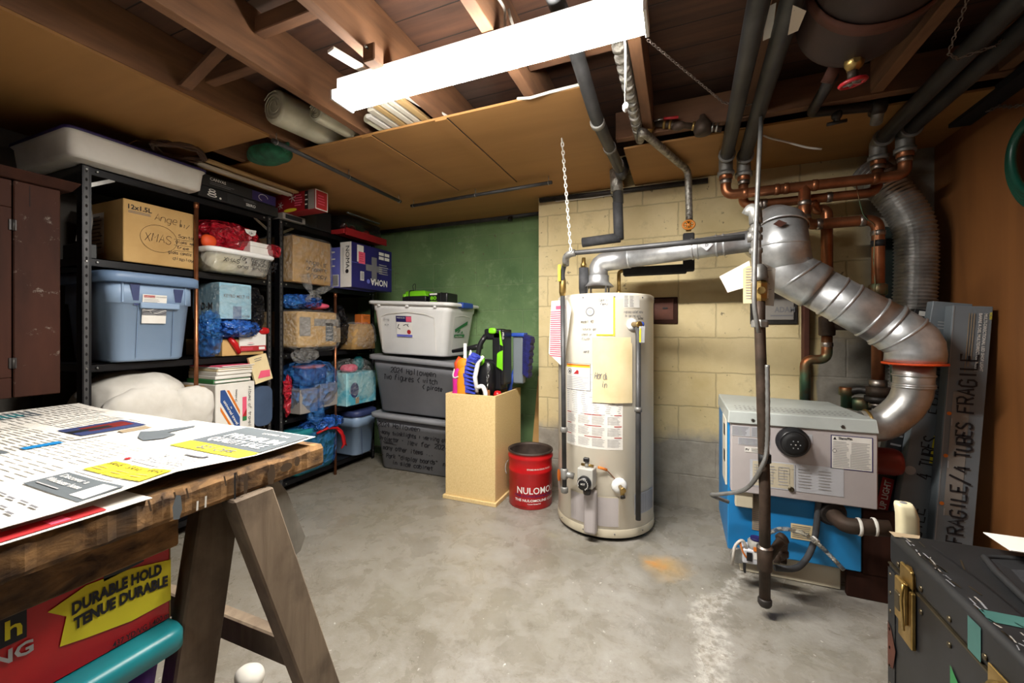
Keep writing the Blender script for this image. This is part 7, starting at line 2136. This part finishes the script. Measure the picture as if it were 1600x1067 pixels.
def cream_post(p, label, hgt):
    t = thing('plastic_upright', label, 'plastic upright', p, 'cream plastic pieces behind the trunk')
    p = Vector(p) + Vector((.012, 0, 0)); mb = M('ivory'); z1 = hgt
    mb.loft([(0, .02, .02, .012), (z1 * .6, .02, .02, .012), (z1 - .03, .02, .02, .012, -.003, 0), (z1 - .008, .018, .018, .01, -.008, 0), (z1, .016, .012, .008, -.01, 0)], p, None, 4)
    mb.lathe([(.008, 0), (.006, .002), (.0, .001)], p + Vector((-.01, 0, z1 - .0005)), (0, 0, 1), 'ink_grey', 12); mb.build('grip', t)
    return t
q = at_Y(1410, 830, 1.335); cream_post((q.x, 1.335, 0), 'cream plastic handle standing behind the trunk corner', .665)
q = at_Y(1600, 850, 1.31); cream_post((1.10, 1.31, 0), 'cream plastic handle standing at the panelled wall behind the trunk', .66)

# ================================================================== work table
TX, TY, TTOP, TTH = -.875, .815, .80, .055
t = thing('work_table', 'rough thick plank table top on a sawhorse covered with newspapers', 'table', (-1.6, .1, TTOP - TTH))
edges = [TX, TX - .29, TX - .575, TX - .86, TX - 1.14, TX - 1.40]
for k in range(5):
    mb = M('plank_old'); x1, x0 = edges[k] - (.001 if k else 0), edges[k + 1] + .001
    n = 110; lo_y, hi_y = -.62, TY - (0, .01, .004, .012, .0)[k]
    ring = []
    for i in range(n + 1):
        y = lo_y + (hi_y - lo_y) * i / n
        j1 = .007 * noise.noise(Vector((y * 9, k, 0))) + (.007 * noise.noise(Vector((y * 45, k, 3))))
        if k == 0 and i in (92, 93):
            j1 -= .003
        ring.append([Vector((x0, y, TTOP - TTH)), Vector((x1 - .004 + j1 * .6, y, TTOP - TTH + j1 * .4)), Vector((x1 + j1, y, TTOP - TTH + .008)), Vector((x1 + j1 * .7, y, TTOP - .010 + j1)), Vector((x1 - .008 + j1, y, TTOP + j1 * .15)), Vector((x0, y, TTOP))])
    mb.rings(ring, None, True, True, False)
    if k == 0:
        ES = plane((TX + .004, 0, TTOP - TTH), (0, 1, 0), (0, 0, 1))
        for (y, w_, m_) in ((.47, .016, 'grey_print'), (.66, .02, 'ink_brown'), (.60, .01, 'ink_brown')):
            mb.shape(ES, [(y - w_ * .4, .006), (y + w_ * .2, .003), (y + w_ * .5, .02), (y + w_ * .35, .046), (y - w_ * .1, .05), (y - w_ * .5, .03)], m_, .005)
        for (y, h_) in ((.505, .018), (.52, .022), (.60, .03), (.66, .008)):
            mb.stroke(ES, [(y, .006), (y + .001, .006 + h_)], .0035, 'rope_white', .003)
        for y in (.43, .45, .47, .49, .56, .585):
            mb.stroke(ES, [(y, .035), (y - .004, .056)], .003, 'ink_brown', .003)
        mb.stroke(ES, [(.578, .0), (.578, .056)], .004, 'dark_interior', .003)
        mb.disc(ES, .70, .03, .016, 'ink_brown', .003, 14, .010); mb.disc(ES, .73, .035, .008, 'ink_brown', .003, 10, .012)
    mb.build('plank', t)
mb = M('horse_wood'); mb.box((TX - .10, -.6, TTOP - TTH - .075), (TX - .055, .508, TTOP - TTH - .0005), 'plank_old', .003); mb.build('batten', t)
mb = M('iron_black'); mb.tube([(TX - .052, .27, TTOP - .062), (TX - .035, .27, TTOP - .066), (TX - .03, .27, TTOP - .058), (TX - .035, .275, TTOP - .05)], .0022, None, 6); mb.build('hook', t)

# sawhorse under it
t = thing('sawhorse', 'worn wooden sawhorse with splayed legs under the plank table', 'sawhorse', (-1.4, .62, 0))
def leg(x, ytop, yfoot, wt, m='horse_wood', th=.045, z1=TTOP - TTH - .001):
    mb = M(m); h = wt / 2
    mb.hexa([(x - th, yfoot - h, 0), (x, yfoot - h, 0), (x, yfoot + h, 0), (x - th, yfoot + h, 0), (x - th, ytop - h, z1), (x, ytop - h, z1), (x, ytop + h, z1), (x - th, ytop + h, z1)], m, .004)
    return mb
for x in (TX + .015, -1.95):
    mb = leg(x, .615, .86, .092); mb.build('leg', t)
    mb = leg(x - .095, .613, .50, .09); mb.build('leg', t)
mb = M('horse_wood'); mb.box((-2.0, .60, .67), (TX - .128, .64, TTOP - TTH - .002), None, .003); mb.build('beam', t)
mb = M('horse_wood'); mb.box((-1.945, .745, .245), (TX - .032, .78, .315), None, .004); mb.build('stretcher', t)
mb = M('grey_board'); x = TX - .035
P = [(.63, .742), (.705, .742), (.735, .70), (.79, .56), (.775, .53), (.735, .52), (.66, .64)]
mb.rings([[Vector((x - .02, y, z)) for y, z in P], [Vector((x, y, z)) for y, z in P]], None, True, True, False)
mb.disc(plane((x, .0, .0), (0, 1, 0), (0, 0, 1)), .69, .715, .006, 'dark_interior', .001, 10); mb.build('gusset', t)

# newspapers
def sheet_paper(name, label, pts, z, m, marks, nx=26, ny=14, amp=.003, seed=0, lift=None):
    """four corners (counter-clockwise from the near one) and a gently buckled surface between them"""
    t = thing(name, label, 'newspaper', (sum(p[0] for p in pts) / 4, sum(p[1] for p in pts) / 4, z), 'newspapers spread on the work table')
    A_, B_, C_, D_ = [Vector((p[0], p[1], z)) for p in pts]
    def S(a, b, e=.0012):
        p = (A_ * (1 - a) + B_ * a) * (1 - b) + (D_ * (1 - a) + C_ * a) * b
        q = Vector((p.x * 4 + seed, p.y * 4, seed))
        zz = amp * (1 + noise.noise(q)) + (lift(a, b) if lift else 0)
        return Vector((p.x, p.y, z + zz + e))
    mb = M(m)
    for lay in (0, -.0008):
        g = [[mb.bm.verts.new(S(i / nx, j / ny, lay)) for j in range(ny + 1)] for i in range(nx + 1)]
        mb._tag([mb.bm.faces.new((g[i][j], g[i + 1][j], g[i + 1][j + 1], g[i][j + 1])) for i in range(nx) for j in range(ny)], m, True)
    def patch(a0, b0, a1, b1, mm, e=.0012, k=8):
        for i in range(k):
            for j in range(k):
                mb.poly([S(a0 + (a1 - a0) * (i + u) / k, b0 + (b1 - b0) * (j + v) / k, e) for u, v in ((0, 0), (1, 0), (1, 1), (0, 1))], mm)
    def T(o_, along, upv, sx, sy):
        return lambda a, b, e=.002: S(o_[0] + along[0] * a * sx + upv[0] * b * sy, o_[1] + along[1] * a * sx + upv[1] * b * sy, e)
    marks(mb, S, patch, T)
    mb.build('page', t)
    return t
ZT = TTOP + .0015
def rear_marks(mb, S, patch, T):
    for c in range(6):
        for r_ in range(3):
            mb.lines(S, .03 + c * .16, .05 + r_ * .32, .17 + c * .16, .33 + r_ * .32, 14, 'news_ink', .35, .002, 3)
    patch(.12, .62, .46, .82, 'grey_print'); patch(.2, .66, .4, .78, 'tote_teal', .0018); patch(.6, .3, .8, .42, 'suit_tan')
sheet_paper('newspaper', 'grey folded newspaper farthest along the table by the cupboard', [(-2.27, .02), (-1.84, .02), (-1.80, .83), (-2.25, .87)], ZT + .003, 'newsprint', rear_marks, seed=3, amp=.003)
def mid_marks(mb, S, patch, T):
    for c in range(5):
        for r_ in range(6):
            if (c, r_) in ((3, 5), (4, 5)):
                continue
            mb.lines(S, .03 + c * .19, .02 + r_ * .16, .2 + c * .19, .15 + r_ * .16, 12, 'news_ink', .35, .002, 3)
    patch(.40, .80, .66, .93, 'tote_navy', .0026); patch(.45, .83, .58, .92, 'red_dark', .003); patch(.5, .80, .56, .88, 'led_black', .0034, 4)
    for k, mm in enumerate(('suit_tan', 'orange_glow', 'blue_box', 'strip_wood', 'tote_teal', 'blue_box', 'grey_print', 'boiler_blue', 'copper_old', 'suit_tan')):
        b = .12 + k * .082; patch(.69 + .02 * sin(k), b, .76 + .02 * cos(k * 2), b + .06, 'newsprint' if k % 3 == 2 else mm, .003, 3)
    mb.stroke(S, [(.675, .02), (.675, .95)], .004, 'ink_grey', .003)
sheet_paper('newspaper', 'newspaper with small colour pictures in the middle of the table', [(-1.88, -.30), (-1.32, -.32), (-1.30, .80), (-1.86, .82)], ZT + .0105, 'newsprint', mid_marks, seed=8, amp=.003)
def ad_marks(mb, S, patch, T):
    W_, H_ = .53, 1.11     # the page in metres: a runs towards the table edge, b towards its far end
    tx = lambda a, b: T((a, b), (1, 0), (0, 1), 1 / W_, 1 / H_)
    patch(.50, .865, .985, .992, 'grey_print', .0022, 10)
    mb.text(tx(.58, .912), 'PREMIUM', 0, 0, .030, 'white', .20, .0036, .02); mb.text(tx(.56, .880), 'QUALITY SALE', 0, 0, .028, 'white', .20, .0036, .02); mb.text(tx(.72, .96), 'LIMITED TIME', 0, 0, .010, 'white', .10, .0036)
    patch(.50, .822, .99, .864, 'yellow_print', .0022, 8); mb.text(tx(.66, .832), '$2? OFF', 0, 0, .022, 'ink_grey', .12, .0036, .01)
    patch(.73, .792, .865, .806, 'ink_grey', .0024, 4); patch(.745, .796, .85, .802, 'white', .0028, 4)
    mb.text(tx(.67, .765), 'BUY MORE', 0, 0, .020, 'ink_grey', .13, .0036); mb.text(tx(.64, .742), 'SAVE MORE', 0, 0, .020, 'ink_grey', .14, .0036)
    for k in range(3):
        patch(.585 + k * .133, .668, .712 + k * .133, .715, 'yellow_print', .0022, 4); mb.text(tx(.60 + k * .133, .698), 'SAVE', 0, 0, .013, 'ink_brown', .05, .0036, .01); mb.lines(S, .60 + k * .133, .674, .69 + k * .133, .69, 2, 'suit_tan', .25, .0034)
    patch(.57, .728, .60, .738, 'red_print', .0024, 3); mb.lines(S, .62, .728, .95, .736, 1, 'ink_grey', .35, .0034)
    mb.lines(S, .58, .658, .95, .664, 1, 'ink_pale', .4, .0034)
    patch(.585, .596, .975, .650, 'grey_print', .0022, 10); mb.text(tx(.62, .633), 'Discover a', 0, 0, .011, 'white', .10, .0036, .01); mb.text(tx(.61, .617), 'Winchester home', 0, 0, .011, 'white', .125, .0036, .01); mb.lines(S, .62, .604, .8, .609, 1, 'ink_pale', .5, .0036)
    patch(.875, .603, .965, .643, 'white', .003, 4)
    for k in range(5):
        mb.lines(S, .55 + k * .08, .44 + .02 * (k % 2), .61 + k * .08, .575, 6, 'ink_grey', .16, .003)
    mb.poly([S(a, b, .0026) for a, b in [(.06, .865), (.12, .885), (.17, .955), (.20, .955), (.22, .885), (.30, .885), (.34, .85), (.30, .82), (.2, .83)]], 'grey_print')
    for c in range(4):
        for r_ in range(6):
            mb.lines(S, .01 + c * .13, .05 + r_ * .125, .12 + c * .13, .165 + r_ * .125, 10, 'news_ink', .25, .002, 2)
def ad_lift(a, b):
    return .010 * max(0, (.12 - abs(b - .72)) / .12) * max(0, a - .8) * 5 + .002 * sin(b * 20) * a
sheet_paper('newspaper', 'white advertisement newspaper lying along the near table edge', [(-1.43, -.30), (-.895, -.32), (-.885, .80), (-1.40, .805)], ZT + .018, 'paper', ad_marks, seed=5, amp=.002, lift=ad_lift)
def under_marks(mb, S, patch, T):
    patch(.80, .56, .97, .92, 'red_print', .0015, 6); patch(.80, .3, .97, .55, 'ink_grey', .0015, 4); mb.lines(S, .83, .6, .95, .9, 3, 'pink_print', .3, .002)
sheet_paper('newspaper', 'newspaper edge with red print sticking out under the white advertisement', [(-1.15, -.30), (-.872, -.30), (-.868, .432), (-1.12, .43)], ZT + .0005, 'paper', under_marks, seed=1, amp=.0015)

# under the table
t = thing('storage_tote', 'purple tote with a teal lid under the work table', 'storage tote', (-1.17, .1, 0))
c = (-1.165, .036, 0)
mb = M('tote_purple'); mb.loft([(.0, .215, .385, .05), (.012, .225, .395, .05), (.485, .25, .452, .05)], c, None, 6); mb.build('tub', t)
mb = M('tote_teal_lid'); mb.loft([(.478, .255, .458, .03), (.481, .266, .474, .03), (.508, .266, .474, .03), (.5175, .262, .470, .03), (.5202, .252, .46, .03)], c, None, 6); mb.build('lid', t)
t = thing('tape_carton', 'red carton with a yellow DURABLE HOLD banner on the teal lid', 'carton', (-1.15, .1, .521))
mb = M('red_enamel'); X1, Y0, Y1, Z0, Z1 = -.952, -.42, .505, .521, .668
mb.box((-1.36, Y0, Z0), (X1, Y1 - .002, Z1), 'red_enamel', .002); mb.box((-1.36, Y1 - .002, Z0), (X1 - .001, Y1, Z1), 'card_dark')
S = face_X(X1, 0, .507)
for q in ([(.33, .136), (.377, .153), (.377, .062), (.344, .070), (.352, .115)], [(.377, .153), (.44, .148), (.44, .05), (.377, .062)], [(.44, .148), (.504, .132), (.504, .051), (.44, .05)]):
    mb.shape(S, q, 'yellow_print', .002)
def bend(a, b, e):
    return S(a, b + .112 - 1.1 * (a - .42) ** 2, e)
mb.text(bend, 'DURABLE HOLD', .358, .006, .019, 'ink_black', .130, .0036, .05); mb.text(bend, 'TENUE DURABLE', .360, -.021, .019, 'ink_black', .138, .0036, .05)
mb.text(S, '437 YD/VG | 400 m', .412, .019, .011, 'ink_black', .088, .003, .012)
mb.rect(S, .18, .112, .307, .160, 'ink_black', .002); mb.text(S, 'h', .284, .122, .028, 'yellow_print', .018, .003, .02); mb.text(S, 'ING', .264, .086, .020, 'ink_pale', .050, .003, .03)
mb.shape(S, [(.40, .1605), (.455, .1605), (.46, .152), (.40, .146)], 'led_black', .002)
mb.build('box', t)
mb = M('sack_white'); mb.blob((-1.225, .86, .035), (.045, .035, .033), None, 4, .12, 3, 2.2, 4, .0005)
single('white_rag', mb, 'small white rag balled on the floor below the sawhorse', 'rag')

for o in bpy.data.objects:
    if 'base' in o:
        del o['base']
